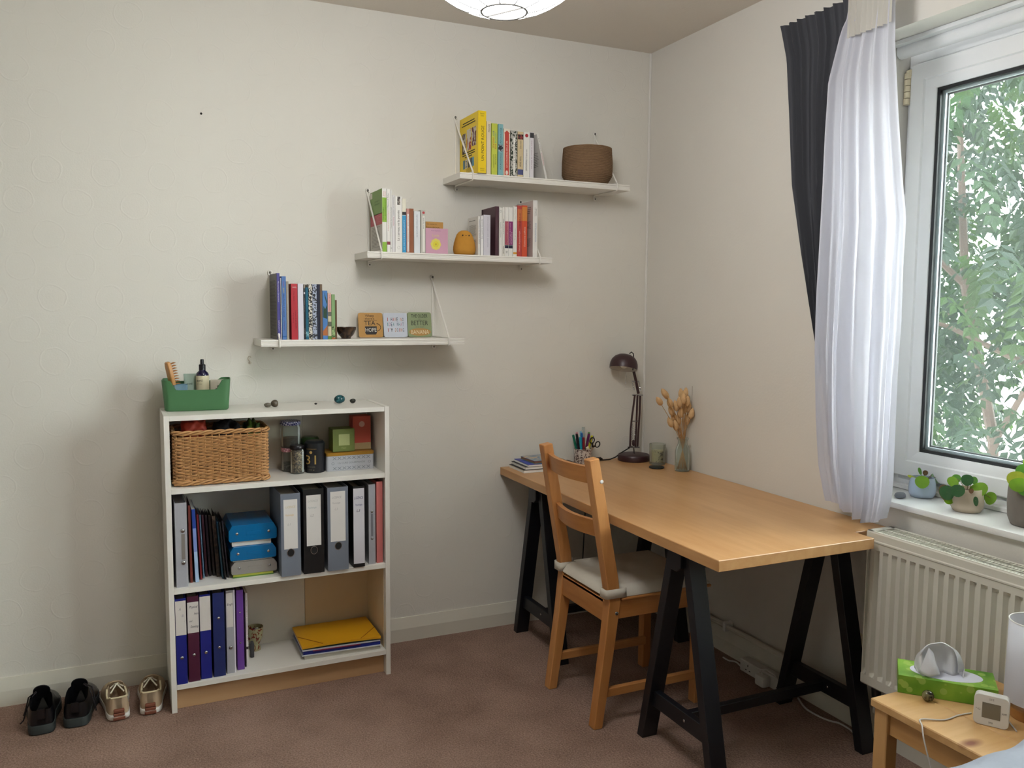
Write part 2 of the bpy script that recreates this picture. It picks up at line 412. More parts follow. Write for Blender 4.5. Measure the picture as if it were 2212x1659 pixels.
for (sy0, sy1) in ((-1.305, MID+0.002), (MID-0.002, -2.975)):
    b = B(); rectframe(b, sy0, sy1, 0.866, 2.262, [(0, 0.25), (0, 0.182), (0.004, 0.178), (0.054, 0.178), (0.058, 0.184), (0.066, 0.186), (0.088, 0.2), (0.09, 0.206), (0.09, 0.25), (0, 0.25)])
    sash = obj('sash', b, MUPVC, win, smooth=30)
    b = B(); rectframe(b, sy0, sy1, 0.866, 2.262, [(0.088, 0.203), (0.1, 0.205), (0.1, 0.214), (0.088, 0.214)]); obj('gasket', b, MGASK, sash, smooth=0)
    b = B(); rectframe(b, sy0, sy1, 0.866, 2.262, [(0.09, 0.221), (0.108, 0.221), (0.108, 0.228), (0.09, 0.228)]); obj('glazing_spacer', b, MSPACER, sash, smooth=0)
    b = B(); rectframe(b, sy0, sy1, 0.866, 2.262, [(0.09, 0.23), (0.113, 0.23), (0.113, 0.236), (0.09, 0.236)]); obj('gasket', b, MGASK, sash, smooth=0)
    b = B(); b.box(0.215, 0.219, sy1+0.092, sy0-0.092, 0.866+0.092, 2.262-0.092); obj('pane', b, MGLASS, sash, smooth=0)
MCREAM = M('#dfd3b4', 0.4, var=0.05, name='aged_cream_plastic')
b = B()
for k in range(5): b.lathe([(0, 0), (0.011, 0), (0.011, 0.019), (0, 0.019)], (0.176, -1.297+(k == 4)*0.0, 2.135+k*0.021), 12)
b.box(0.172, 0.2, -1.31, -1.29, 2.225, 2.25, 0.003); obj('hinge', b, MCREAM, win)
b = B(); b.lathe([(0, 0), (0.009, 0), (0.009, 0.05), (0, 0.05)], (0.176, -1.296, 0.845), 12); obj('hinge', b, MCREAM, win)
b = B(); b.box(-0.022, 0.198, OY1+0.002, OY0-0.002, 0.8, 0.82, 0.004, 2); b.box(0.172, 0.2, OY1+0.002, OY0-0.002, 0.8195, 0.838, 0.004)
MSILL = M('#e6e6e4', 0.35, var=0.02, vs_=3, name='sill_paint')
struct(obj('trim_2', b, MSILL, smooth=35), 'white painted window sill board', 'window sill')
b = B(); b.tube([(0.15, OY0-0.004, 2.306), (0.15, OY1+0.004, 2.306)], 0.024, 12); b.box(0.1, 0.2, OY1+0.004, OY0-0.004, 2.318, 2.331)
struct(obj('trim_3', b, MUPVC), 'rounded white plastic trim along the top of the window recess', 'trim')

# ------------------------------------------------------------------ desk
OAKY = wood('oak_veneer', '#cfa473', '#b5834f', 'y', 5.0, 0.34)
b = B()
b.prism([(-0.757, -1.541), (-0.154, -1.541), (-0.154, -1.462), (-0.003, -1.462), (-0.003, -0.003), (-0.757, -0.003)], 0.694, 0.728, 'z', 0.0018)
desk = obj('desk', b, OAKY, None, smooth=0)
tag(desk, 'oak veneer desk top with a corner notch, lying on two black trestles', 'desk')
MBLK = M('#0d1017', 0.42, var=0.15, vs_=10, bump=0.06, bs=60, name='black_lacquered_wood')
def trestle(y0, label):
    t = thing('trestle', label, 'trestle', (-0.4, y0, 0), group=None)
    b = B(); b.prism([(y0-0.034, 0.6935), (y0-0.034, 0.645), (y0-0.016, 0.63), (y0+0.016, 0.63), (y0+0.034, 0.645), (y0+0.034, 0.6935)], -0.742, -0.052, 'x', 0.002)
    obj('top_beam', b, MBLK, t, smooth=0)
    for xa in (-0.698, -0.104):
        for s in (-1, 1):
            b = B()
            yt, yb, th = 0.018, 0.208, 0.034      # leg outline in (y, z): parallelogram with horizontal cuts
            pr = [(y0+s*(yt), 0.6932), (y0+s*(yt+th), 0.6932), (y0+s*(yb), 0.0), (y0+s*(yb-th), 0.0)]
            b.prism(pr, xa-0.029, xa+0.029, 'x', 0.0015)
            leg = obj('leg', b, MBLK, t, smooth=0)
            b = B(); yy = y0+s*(0.208-0.156*0.15/0.693-0.012)
            if s < 0: b.ball((xa, y0+s*0.1665, 0.152), 0.0055, 1, 0.4, 1, 10, 6); obj('screw', b, MSTEEL, leg)
        b = B(); b.box(xa-0.012, xa+0.012, y0-0.15, y0+0.15, 0.124, 0.178, 0.0015); cb = obj('cross_rail', b, MBLK, t, smooth=0)
        b = B(); b.ball((xa-0.0125, y0-0.03, 0.152), 0.005, 0.4, 1, 1, 10, 6); obj('screw', b, MSTEEL, cb)
    b = B(); b.box(-0.686, -0.116, y0-0.012, y0+0.012, 0.130, 0.162, 0.0015); obj('long_rail', b, MBLK, t, smooth=0)
    return t
trestle(-0.30, 'black wooden trestle under the desk beside the shelf wall')
trestle(-1.306, 'black wooden trestle under the notched end of the desk near the radiator')

# ------------------------------------------------------------------ chair
PINEZ = wood('pine_upright', '#c98f55', '#a5662e', 'z', 7.0, 0.42, 7.0)
PINEX = wood('pine_deep', '#c98f55', '#a5662e', 'x', 7.0, 0.42, 5.0)
PINEY = wood('pine_cross', '#c08449', '#9c6029', 'y', 7.0, 0.42)
ch = thing('dining_chair', 'pine ladder-back chair pushed under the desk', 'chair', (-0.62, -0.83, 0))
PT = 0.040   # post thickness
ynear0, ynear1 = -1.022, -1.022+PT
yfar0, yfar1 = -0.684, -0.684+PT
prof = [(-0.850, 0.0), (-0.816, 0.0), (-0.770, 0.30), (-0.752, 0.44), (-0.762, 0.52), (-0.846, 0.942), (-0.884, 0.936), (-0.806, 0.50), (-0.798, 0.44), (-0.812, 0.30)]
for y0_, y1_ in ((ynear0, ynear1), (yfar0, yfar1)):
    b = B(); b.prism(prof, y0_, y1_, 'y', 0.0025); post = obj('back_post', b, PINEZ, ch, smooth=0)
    for z_, x_ in ((0.40, -0.768),):
        b = B(); b.ball((x_, y0_-0.0005, z_), 0.007, 1, 0.3, 1, 10, 6); obj('bolt', b, MSTEEL, post)
b = B(); b.ball((-0.836, ynear0-0.0004, 0.862), 0.007, 1, 0.3, 1, 12, 6); obj('bolt_cap', b, MWHITE, ch)
for yy in ((-0.997, -0.960), (-0.658, -0.621)):
    b = B(); b.box(-0.415, -0.377, yy[0], yy[1], 0, 0.44, 0.003); obj('front_leg', b, PINEZ, ch, smooth=0)
def slat(zc, xc, h):
    b = B(); n = 14
    ya, yb = ynear1-0.004, yfar0+0.004
    def P(i, k):
        t = i/(n-1); y = ya+(yb-ya)*t; bow = -0.028*math.sin(math.pi*t)
        x = xc+bow; tx = 0.009
        c = [(-tx, -h/2), (tx, -h/2), (tx, h/2), (-tx, h/2)][k]
        return (x+c[0]-(c[1])*0.18, y, zc+c[1])
    V = b.grid(P, n, 4)
    for i in range(n-1): b.bm.faces.new((V[i][3], V[i+1][3], V[i+1][0], V[i][0]))
    b.bm.faces.new([V[0][k] for k in range(4)]); b.bm.faces.new([V[-1][k] for k in range(4)])
    return obj('back_slat', b, PINEY, ch, smooth=40)
slat(0.878, -0.851, 0.058); slat(0.690, -0.815, 0.058)
# seat frame
b = B(); b.box(-0.764, -0.414, ynear0+0.004, ynear0+0.026, 0.378, 0.442, 0.002); obj('side_rail', b, PINEX, ch, smooth=0)
b = B(); b.box(-0.764, -0.414, yfar0+0.012, yfar0+0.034, 0.378, 0.442, 0.002); obj('side_rail', b, PINEX, ch, smooth=0)
b = B(); b.box(-0.798, -0.778, ynear1-0.002, yfar0+0.002, 0.362, 0.442, 0.002); obj('back_rail', b, PINEY, ch, smooth=0)
b = B(); b.box(-0.408, -0.388, -0.962, -0.656, 0.372, 0.442, 0.002); obj('front_rail', b, PINEY, ch, smooth=0)
b = B(); b.box(-0.798, -0.372, ynear0+0.042, yfar0-0.002, 0.430, 0.4425, 0.002); b.box(-0.75, -0.372, ynear0-0.004, yfar1+0.004, 0.4422, 0.452, 0.003); obj('seat', b, PINEX, ch, smooth=0)
for yy in (ynear0+0.018, yfar0+0.02):
    b = B(); b.beam((-0.798, yy, 0.118), (-0.41, yy, 0.118), 0.018, 0.032, bev=0.003); obj('stretcher', b, PINEX, ch, smooth=0)
# seat cushion with ties round the posts
MCUSH = M('#cfc9bb', 0.95, var=0.05, vs_=30, bump=0.3, bs=700, spec=0.1, name='ecru_cotton')
cu = thing('seat_cushion', 'ecru cotton seat pad tied to the pine chair', 'cushion', (-0.58, -0.83, 0.453))
b = B(); n = 26; x0, x1, y0, y1 = -0.80, -0.375, -1.020, -0.635
tuft = [(-0.70, -0.93), (-0.70, -0.73), (-0.5, -0.93), (-0.5, -0.73), (-0.6, -0.83)]
def cush(i, j, top=True):
    s, t = i/(n-1), j/(n-1)
    x, y = x0+(x1-x0)*s, y0+(y1-y0)*t
    # notch the two rear corners for the posts
    if x < -0.744:
        yc = max(ynear1+0.006, min(yfar0-0.006, y)); y = yc
    e = min(s, 1-s, t, 1-t)*2
    hh = 0.026*min(1, (e*7))**0.5
    for a, c in tuft: hh -= 0.011*math.exp(-((x-a)**2+(y-c)**2)/0.0012)
    return (x, y, 0.4535 + (0.006+hh if top else 0.0))
V1 = b.grid(lambda i, j: cush(i, j), n, n); V2 = b.grid(lambda i, j: cush(i, j, False), n, n, flip=True)
for k in range(n-1):
    for A, C, D, E_ in ((V1[k][0], V1[k+1][0], V2[k+1][0], V2[k][0]), (V1[k][-1], V1[k+1][-1], V2[k+1][-1], V2[k][-1]), (V1[0][k], V1[0][k+1], V2[0][k+1], V2[0][k]), (V1[-1][k], V1[-1][k+1], V2[-1][k+1], V2[-1][k])):
        b.bm.faces.new((A, C, D, E_))
obj('pad', b, MCUSH, cu, smooth=60)
for ya, yb in ((ynear0-0.003, ynear1+0.002), (yfar0-0.002, yfar1+0.003)):
    b = B(); xa, xb = -0.812, -0.744
    ring = [(xb+0.012, (ya+yb)/2 - 0.5*(yb-ya)), (xb-0.002, ya-0.0015), (xa+0.004, ya-0.001), (xa-0.001, ya+0.004), (xa-0.001, yb-0.004), (xa+0.004, yb+0.001), (xb, yb+0.0015)]
    if ya < -0.9: loop = ring
    else: loop = [(x, ya+yb-y) for x, y in ring]
    V = b.grid(lambda i, j: (loop[i][0], loop[i][1], 0.455+0.032*j), len(loop), 2)
    tie = obj('tie', b, MCUSH, cu, smooth=60)
    sm = tie.modifiers.new('thick', 'SOLIDIFY'); sm.thickness = 0.0025

# ------------------------------------------------------------------ radiator
MRAD = M('#d9d6ca', 0.4, var=0.02, vs_=3, name='radiator_enamel')
RY0, RY1 = -1.488, -2.86
rad = thing('radiator', 'white fluted panel radiator under the window', 'radiator', (-0.075, -2.1, 0.235))
b = B(); per = 0.0333; ncol = int((RY0-RY1-0.03)/per); ys = [RY0, RY0-0.012]
cols = [(RY0, 0), (RY0-0.010, 0)]
yk = RY0-0.014
for k in range(ncol):
    cols += [(yk-per*k, 0), (yk-per*(k+0.2), 1), (yk-per*(k+0.58), 1), (yk-per*(k+0.8), 0)]
cols += [(RY1, 0)]
rows = [(0.235, 0, 0.004), (0.24, 0, 0), (0.268, 0, 0), (0.28, 1, 0), (0.672, 1, 0), (0.684, 0, 0), (0.704, 0, 0), (0.707, 0, 0.003), (0.711, 0, 0.003), (0.714, 0, 0), (0.735, 0, 0), (0.74, 0, 0.004)]
def radP(i, j):
    y, f = cols[i]; z, g, off = rows[j]
    x = -0.130 + (off if off == 0.004 else -off)
    return (x + 0.013*(1-f)*g, y, z)
b.grid(radP, len(cols), len(rows)); obj('front_panel', b, MRAD, rad, smooth=25)
b = B(); b.box(-0.05, -0.03, RY1, RY0, 0.24, 0.735, 0.003)
for k in range(60): b.box(-0.118, -0.05, RY0-0.02-k*0.0225, RY0-0.022-k*0.0225, 0.26, 0.72)
obj('back_panel', b, MRAD, rad, smooth=0)
b = B(); b.box(-0.1285, -0.028, RY0-0.004, RY0+0.0, 0.242, 0.739, 0.001); obj('end_panel', b, MRAD, rad, smooth=0)
b = B(); zt = 0.741
b.box(-0.127, -0.118, RY1, RY0, zt-0.004, zt, 0.001); b.box(-0.040, -0.028, RY1, RY0, zt-0.004, zt, 0.001); b.box(-0.127, -0.028, RY0-0.024, RY0, zt-0.004, zt, 0.001)
b.box(-0.084, -0.075, RY1, RY0-0.02, zt-0.004, zt)
yk = RY0-0.034
while yk > RY1+0.01:
    b.box(-0.118, -0.040, yk-0.0042, yk, zt-0.0045, zt-0.0003); yk -= 0.0098
obj('top_grille', b, MRAD, rad, smooth=0)
MCOPP = M('#d6d2c6', 0.4, var=0.05, name='painted_pipe')
b = B(); b.tube([(-0.08, -1.51, 0.245), (-0.08, -1.51, 0.15), (-0.07, -1.5, 0.13), (-0.03, -1.47, 0.126)], 0.0085, 8); obj('inlet_pipe', b, MCOPP, rad)
b = B(); b.lathe([(0, 0), (0.014, 0), (0.016, 0.03), (0.012, 0.05), (0, 0.05)], (-0.08, -1.51, 0.185), 12); obj('valve', b, M('#1b1b1c', 0.5, name='valve_plastic'), rad)
b = B(); b.tube([(-0.030, -0.03, 0.126), (-0.030, -1.47, 0.126)], 0.011, 10)
pipe = obj('heating_pipe', b, MCOPP); tag(pipe, 'cream painted heating pipe running along the skirting under the desk', 'pipe')
b = B()
b.box(-0.044, -0.002, -0.705, -0.685, 0.106, 0.146, 0.003); clip = obj('pipe_clip', b, MWHITE, pipe, smooth=0)

# ------------------------------------------------------------------ wall shelves
MSHELF = M('#e6e3db', 0.4, var=0.02, vs_=4, name='white_shelf_foil')
MWIRE = M('#e8e5dd', 0.45, var=0.05, name='white_coated_wire')
MSCREW = M('#6f6d69', 0.4, metal=0.7, var=0.1, name='screw_head')
def wall_shelf(x0, x1, zt, bx, zh, label):
    t = thing('wall_shelf', label, 'shelf', ((x0+x1)/2, 0, zt-0.024))
    b = B(); d, th = 0.200, 0.0245
    pr = [(-0.0005, zt-th), (-d, zt-th), (-d-0.001, zt-th+0.007), (-d+0.002, zt-th+0.009), (-d+0.001, zt-th+0.016), (-d+0.002, zt-th+0.018), (-d-0.001, zt-th+0.0195), (-d, zt), (-0.0005, zt)]
    b.prism(pr, x0, x1, 'x'); obj('board', b, MSHELF, t, smooth=0)
    for k, x in enumerate(bx):
        b = B(); r = 0.0035; z0, zb = zh[k], zt-th
        loop = [(x+0.007*math.cos(a), -0.004, z0+0.007*math.sin(a)) for a in [math.radians(q) for q in range(-60, 230, 29)]]
        b.tube(loop + [(x-0.002, -0.004, z0-0.012), (x, -0.004, z0-0.02), (x, -0.005, zt+0.004), (x, -0.010, zt+0.003), (x, -d-0.003, zt+0.003), (x, -d-0.0055, zt), (x, -d-0.0055, zb-0.001), (x, -d-0.002, zb-0.003), (x, -0.012, zb-0.003), (x, -0.005, zb-0.006), (x, -0.005, zb-0.018)]
               + [(x+0.006-0.006*math.cos(a), -0.005, zb-0.018-0.006*math.sin(a)) for a in (0.5, 1.1, 1.7, 2.3, 2.9, 3.4)], r, 6)
        b.tube([(x, -0.006, z0-0.02), (x, -d-0.004, zt+0.004)], r, 6)
        br = obj('bracket', b, MWIRE, t)
        b = B(); b.ball((x, -0.006, z0), 0.0048, 1, 0.6, 1, 10, 6); obj('screw', b, MSCREW, br); b = B(); b.ball((x+0.006, -0.006, zb-0.017), 0.0032, 1, 0.6, 1, 8, 6); obj('screw', b, MSCREW, br)
    return t
S1Z, S2Z, S3Z = 1.313, 1.652, 1.979
wall_shelf(-1.811, -1.006, S1Z, (-1.745, -1.076), (1.569, 1.566), 'lowest white wall shelf, holding three slogan coasters and a small bowl')
wall_shelf(-1.408, -0.608, S2Z, (-1.353, -0.667), (1.909, 1.902), 'middle white wall shelf, holding a round tan toy between two rows of books')
wall_shelf(-1.027, -0.228, S3Z, (-0.973, -0.296), (2.236, 2.228), 'top white wall shelf, holding a yellow book and a jute basket')

# ------------------------------------------------------------------ books
def patmat(a, c, scale, lo=0.45, hi=0.52, name='patterned_print', stretch=(1, 1, 1), rough=0.5):
    key = ('pat', a, c, scale, lo, stretch)
    if key in _mats: return _mats[key]
    m, nt, p = newmat(name); N = nt.nodes.new
    tc = N('ShaderNodeTexCoord'); mp = N('ShaderNodeMapping'); mp.inputs['Scale'].default_value = stretch; no = N('ShaderNodeTexNoise'); no.inputs['Scale'].default_value = scale; no.inputs['Detail'].default_value = 1; no.inputs['Distortion'].default_value = 1.5
    cr = N('ShaderNodeValToRGB'); cr.color_ramp.elements[0].position = lo; cr.color_ramp.elements[0].color = lin(a); cr.color_ramp.elements[1].position = hi; cr.color_ramp.elements[1].color = lin(c)
    nt.links.new(tc.outputs['Object'], mp.inputs['Vector']); nt.links.new(mp.outputs['Vector'], no.inputs['Vector']); nt.links.new(no.outputs['Fac'], cr.inputs['Fac']); nt.links.new(cr.outputs['Color'], p.inputs['Base Color'])
    p.inputs['Roughness'].default_value = rough; _mats[key] = m
    return m
def cov(c): return c if not isinstance(c, str) else M(c, 0.42, var=0.04, vs_=25, name='book_cover')
def ink(c): return M(c, 0.6, var=0.02, name='printing_ink')
def spine_mtx(x, z, d='u', y=-0.0007):
    if d == 'u': return frame((x, y, z), (0, 0, 1), (-1, 0, 0))
    if d == 'd': return frame((x, y, z), (0, 0, -1), (1, 0, 0))
    return frame((x, y, z), (1, 0, 0), (0, 0, 1))
def make_book(name, label, x0, y0, z0, t, d, h, col, bands=(), titles=(), pages='#e6decb', cat='book', group=None, hard=False, rot=(0, 0, 0)):
    k = thing(name, label, cat, (x0, y0, z0), rot, group)
    c = 0.0022 if hard else 0.0007
    c = min(c, t*0.2); b = B()
    b.prism([(0, 0.0006), (0.0006, 0), (t-0.0006, 0), (t, 0.0006), (t, d), (t-c, d), (t-c, c), (c, c), (c, d), (0, d)], 0, h, 'z')
    obj('cover', b, cov(col), k, smooth=0, local=True)
    if pages:
        o = 0.003 if hard else 0.0006
        b = B(); b.box(c, t-c, c, d-o, o, h-o); obj('pages', b, M(pages, 0.9, var=0.08, vs_=60, stretch=(60, 1, 1), name='page_block'), k, smooth=0, local=True)
    for f0, f1, cc in bands:
        b = B(); b.box(0.0003, t-0.0003, -0.0003, 0.0002, f0*h, f1*h); obj('spine_band', b, cov(cc), k, smooth=0, local=True)
    for q in titles:
        s, f0, f1, cc = q[:4]; pos = q[4] if len(q) > 4 else 0.5; hf = q[5] if len(q) > 5 else 0.5; dr = q[6] if len(q) > 6 else 'u'
        if dr == 'h': text(s, ink(cc), k, spine_mtx(t*pos, (f0+f1)/2*h, 'h'), w=t*hf, h=(f1-f0)*h, local=True, name='spine_lettering')
        else: text(s, ink(cc), k, spine_mtx(t*pos, (f0+f1)/2*h, dr), w=(f1-f0)*h, h=t*hf, local=True, name='spine_lettering')
    return k, t, d, h
def book(u0, u1, vt, zs, col, label, d=0.13, ys=-0.188, vm=None, gap=0.0004, name='book', **kw):
    vm = vm or vt+45
    a, c = atY(u0, vm, ys), atY(u1, vm, ys)
    h = atY((u0+u1)/2, vt, ys).z - zs
    return make_book(name, label, a.x+gap/2, ys, zs+0.0004, c.x-a.x-gap, d, h, col, **kw)
def lines(k, y0, y1, z0, z1, n, col, jit=0.4, h=0.5, x=-0.0004):
    """rows of printed small type on the left face of a book (local)"""
    b = B(); st = (z1-z0)/n; r = random.Random(n*7+3)
    for i in range(n):
        z = z1-st*(i+0.5); w = (y1-y0)*(1-r.random()*jit); b.box(x-0.0001, x, y1-w, y1, z-st*h/2, z+st*h/2)
    return obj('printed_text', b, ink(col), k, smooth=0, local=True)
def face(k, y, z, w, h, mat, name='printed_panel', x=-0.0003):
    return patch(k, name, frame((x, y, z), (0, -1, 0), (0, 0, 1)), w, h, mat, local=True)

W = '#e4e2dc'
# --- top shelf
z = S3Z
k, t, d, h = book(1032.9, 1050.3, 239.4, z, '#e8c713', 'big yellow book with black capitals on its spine, on the top shelf', d=0.205, ys=-0.2155, vm=310,
    titles=[('UN POINT ROUGE', 0.20, 0.76, '#15140f', 0.55, 0.34), ('David A.\nCarter', 0.91, 0.965, '#2a2410', 0.5, 0.5, 'h'), ('Gallimard\nJeunesse', 0.03, 0.08, '#5a4c10', 0.5, 0.5, 'h')])
face(k, 0.045, h*0.62, 0.048, 0.075, patmat('#bfb8ad', '#5c1a20', 28)); face(k, 0.10, h*0.60, 0.048, 0.085, patmat('#c8c2b6', '#a5321d', 24)); face(k, 0.155, h*0.57, 0.04, 0.08, patmat('#b9b3a8', '#3a1512', 26))
for i, (zz, ww) in enumerate(((0.9, 0.13), (0.86, 0.15), (0.40, 0.14), (0.365, 0.14), (0.33, 0.08))):
    b = B(); b.box(-0.0005, -0.0004, 0.105-ww/2, 0.105+ww/2, h*zz-0.0022, h*zz+0.0022); obj('printed_text', b, ink('#3b3410'), k, smooth=0, local=True)
for i, (yy, cc) in enumerate(((0.155, '#3c6f86'), (0.128, '#cfcac0'), (0.10, '#171717'), (0.075, '#27424f'), (0.055, '#4f8fae'))): face(k, yy, h*0.215, 0.022, 0.036, cov(cc))
text('2', ink('#20262c'), k, frame((-0.0007, 0.128, h*0.215), (0, -1, 0), (0, 0, 1)), h=0.028, local=True)
lines(k, 0.05, 0.13, h*0.03, h*0.14, 6, '#8a7714', 0.3, 0.3)
book(1051, 1060.5, 262.3, z, '#dfd3b8', 'cream paperback with a narrow teal stripe, on the top shelf', d=0.14, titles=[('PERSONNE', 0.8, 0.95, '#55503f', 0.55, 0.35)], bands=[])
k, t, d, h = book(1062, 1074.6, 266.8, z, '#c3cc4d', 'lime paperback with red and blue capitals, on the top shelf', d=0.145,
    titles=[('BODY', 0.75, 0.85, '#2c5d8c', 0.3, 0.26, 'd'), ('LANGUAGE', 0.53, 0.73, '#c23a2b', 0.3, 0.26, 'd'), ('DEFINITIVE', 0.62, 0.82, '#4b8a8a', 0.68, 0.26, 'd'), ('BOOK', 0.5, 0.6, '#c23a2b', 0.68, 0.26, 'd'), ('ALLAN & BARBARA', 0.14, 0.4, '#7d8a2e', 0.35, 0.2, 'd'), ('PEASE', 0.2, 0.4, '#7d8a2e', 0.68, 0.2, 'd')])
k, t, d, h = book(1076.4, 1087, 268.3, z, '#7fb0b4', 'pale teal paperback with a dark picture across its spine, on the top shelf', d=0.14, bands=[(0.47, 0.6, patmat('#16222b', '#a9bcc0', 60))],
    titles=[('THE PSYCHOLOGIST', 0.63, 0.93, '#2f5458', 0.5, 0.3), ('SANDRA LEVINE', 0.12, 0.44, '#2f5458', 0.5, 0.3), ('\u25a0', 0.03, 0.06, '#123', 0.5, 0.3)] if False else [('PSYCHOLOGIE', 0.63, 0.93, '#2f5458', 0.5, 0.3), ('POUR LES NULS', 0.12, 0.44, '#2f5458', 0.5, 0.3)])
k, t, d, h = book(1087.9, 1101.7, 278.2, z, '#e4dcc8', 'cream paperback with a red house-shaped stripe on its spine, on the top shelf', d=0.13)
b = B(); b.prism([(t*0.16, 0.02*h), (t*0.84, 0.02*h), (t*0.84, 0.90*h), (t*0.97, 0.90*h), (t*0.5, 0.965*h), (t*0.03, 0.90*h), (t*0.16, 0.90*h)], -0.0004, 0.0002, 'y'); obj('red_stripe', b, cov('#c2483b'), k, smooth=0, local=True)
text('LE COACHING DE LA VIE', ink('#e9d9c9'), k, spine_mtx(t*0.5, h*0.46), w=h*0.56, h=t*0.24, local=True, name='spine_lettering')
b = B(); b.prism([(t*0.5+t*0.2*math.cos(a), 0.07*h+t*0.32*math.sin(a)) for a in [i*math.pi/8 for i in range(16)]], -0.0007, -0.0003, 'y'); obj('emblem', b, cov('#e4ddd0'), k, smooth=0, local=True)
k, t, d, h = book(1103.8, 1117.6, 282.2, z, patmat('#20301f', '#b5b3ab', 70, 0.44, 0.5), 'paperback printed with black and white leaves and a white title strip, on the top shelf', d=0.13)
b = B(); b.box(t*0.36, t*0.66, -0.0006, 0, 0.04*h, 0.85*h, 0.0002); obj('title_strip', b, cov('#e6e4dc'), k, smooth=0, local=True)
text('LE JARDIN', ink('#333'+'333'), k, spine_mtx(t*0.51, h*0.5, y=-0.0009), w=h*0.4, h=t*0.16, local=True, name='spine_lettering')
book(1118.2, 1130.4, 284.7, z, '#cfbc94', 'tan paperback with a small dark red picture, on the top shelf', d=0.125, bands=[(0.83, 0.94, patmat('#2b2224', '#8c3a36', 90)), (0.05, 0.17, '#4d5480')], titles=[('MICHEL ODOUL', 0.23, 0.46, '#3a2c1c', 0.5, 0.3), ('Dis-moi', 0.63, 0.8, '#6b5a40', 0.5, 0.3)])
k, t, d, h = book(1131, 1143.9, 285.7, z, W, 'white paperback with a red dot near the top of its spine, on the top shelf', d=0.125, titles=[('JEAN-PAUL BRIGHELLI', 0.15, 0.4, '#3a3a3a', 0.5, 0.3), ('Ce que je crois', 0.42, 0.62, '#77736b', 0.5, 0.3)])
b = B(); b.prism([(t*0.5+t*0.27*math.cos(a), 0.925*h+t*0.27*math.sin(a)) for a in [i*math.pi/9 for i in range(18)]], -0.0005, 0.0001, 'y'); obj('red_dot', b, cov('#a8242c'), k, smooth=0, local=True)
book(1144.4, 1153.2, 286.2, z, '#dcd9dd', 'slim white paperback with a purple title and dark tab, on the top shelf', d=0.125, bands=[(0.88, 0.99, '#39393c')], titles=[('Les mots du corps en scène', 0.2, 0.82, '#7d3f68', 0.45, 0.34)])
# leaning book
a0 = atY(1176.5, 384.5, -0.188)
k, t, d, h = make_book('book', 'white paperback leaning over at the end of the row, on the top shelf', a0.x+0.004, -0.188, z+0.0006, 0.0085, 0.125, 0.186, '#dad7d0', rot=(0, math.radians(-13.2), 0), titles=[('La voie', 0.62, 0.9, '#555555', 0.5, 0.4, 'd'), ('ROSENBERG', 0.3, 0.58, '#b05560', 0.5, 0.4, 'd')])
lines(k, 0.02, 0.1, h*0.3, h*0.62, 9, '#8c8983', 0.3, 0.35)

# --- middle shelf, row on the left
z = S2Z
k, t, d, h = book(825.6, 835.2, 407.0, z, W, 'tall psychology paperback with a green, red and grey back cover, on the middle shelf', d=0.17, ys=-0.196, vm=475, bands=[(0.0, 0.155, '#86b336'), (0.47, 0.855, '#86b336')],
    titles=[('Psychologie', 0.50, 0.70, '#1e2c10', 0.25, 0.3), ('du développement', 0.50, 0.83, '#1e2c10', 0.72, 0.3), ('grand', 0.88, 0.95, '#c2545c', 0.35, 0.25), ('manuel', 0.87, 0.95, '#c2545c', 0.65, 0.25)])
face(k, 0.085, h*0.805, 0.168, h*0.39, cov('#6f9440')); face(k, 0.085, h*0.53, 0.168, h*0.18, cov('#b03a44')); face(k, 0.085, h*0.22, 0.168, h*0.44, cov('#b9b5ac')); face(k, 0.155, h*0.94, 0.03, 0.022, cov('#cfcbbd'), x=-0.0006)
text('psychologie du\ndéveloppement', ink('#43602a'), k, frame((-0.0008, 0.07, h*0.8), (0, -1, 0), (0, 0, 1)), w=0.07, local=True, name='cover_lettering')
lines(k, 0.015, 0.15, h*0.46, h*0.6, 7, '#c9757c', 0.3, 0.3, x=-0.0007); lines(k, 0.02, 0.15, h*0.08, h*0.42, 15, '#85827b', 0.5, 0.35, x=-0.0007)
book(835.6, 842.9, 408.2, z, '#e6e4dd', 'white paperback with a small dark red square low down, on the middle shelf', d=0.165, ys=-0.194, bands=[(0.115, 0.165, '#7c2530')], titles=[('Analyses pour psychologues', 0.33, 0.66, '#b5484e', 0.38, 0.3), ('1. Mémoire 2. Fiches', 0.68, 0.93, '#2b2b2b', 0.35, 0.3)])
book(843.0, 847.0, 409.5, z, '#dddbd6', 'slim white history paperback with grey lettering, on the middle shelf', d=0.16, titles=[('Histoire de la psychologie', 0.38, 0.72, '#5b5b62', 0.5, 0.5), ('PUF', 0.05, 0.08, '#222222', 0.5, 0.5)])
book(847.2, 853.2, 422, z, '#dcd9d9', 'white paperback with a red word on its spine, on the middle shelf', d=0.15, titles=[('Parenting', 0.47, 0.62, '#b03040', 0.5, 0.4), ('ASSESSMENT AND INTERVENTION', 0.64, 0.97, '#6d6a6a', 0.5, 0.25)])
k, t, d, h = book(853.6, 868.4, 424, z, '#e9e7e1', 'thick white paperback with a large black serif title, on the middle shelf', d=0.15, bands=[], titles=[('Le cerveau et la pensée', 0.21, 0.75, '#1d1c1b', 0.5, 0.42)])
b = B(); b.box(t*0.32, t*0.74, -0.0004, 0.0001, h*0.845, h*0.99); obj('spine_picture', b, patmat('#3d3430', '#8f857c', 80), k, smooth=0, local=True)
b = B(); b.tube([(t*0.5+t*0.2*math.cos(a), -0.0004, 0.085*h+t*0.2*math.sin(a)) for a in [i*math.pi/8 for i in range(16)]], 0.0003, 4, closed=True); obj('emblem', b, ink('#8a8884'), k, local=True)
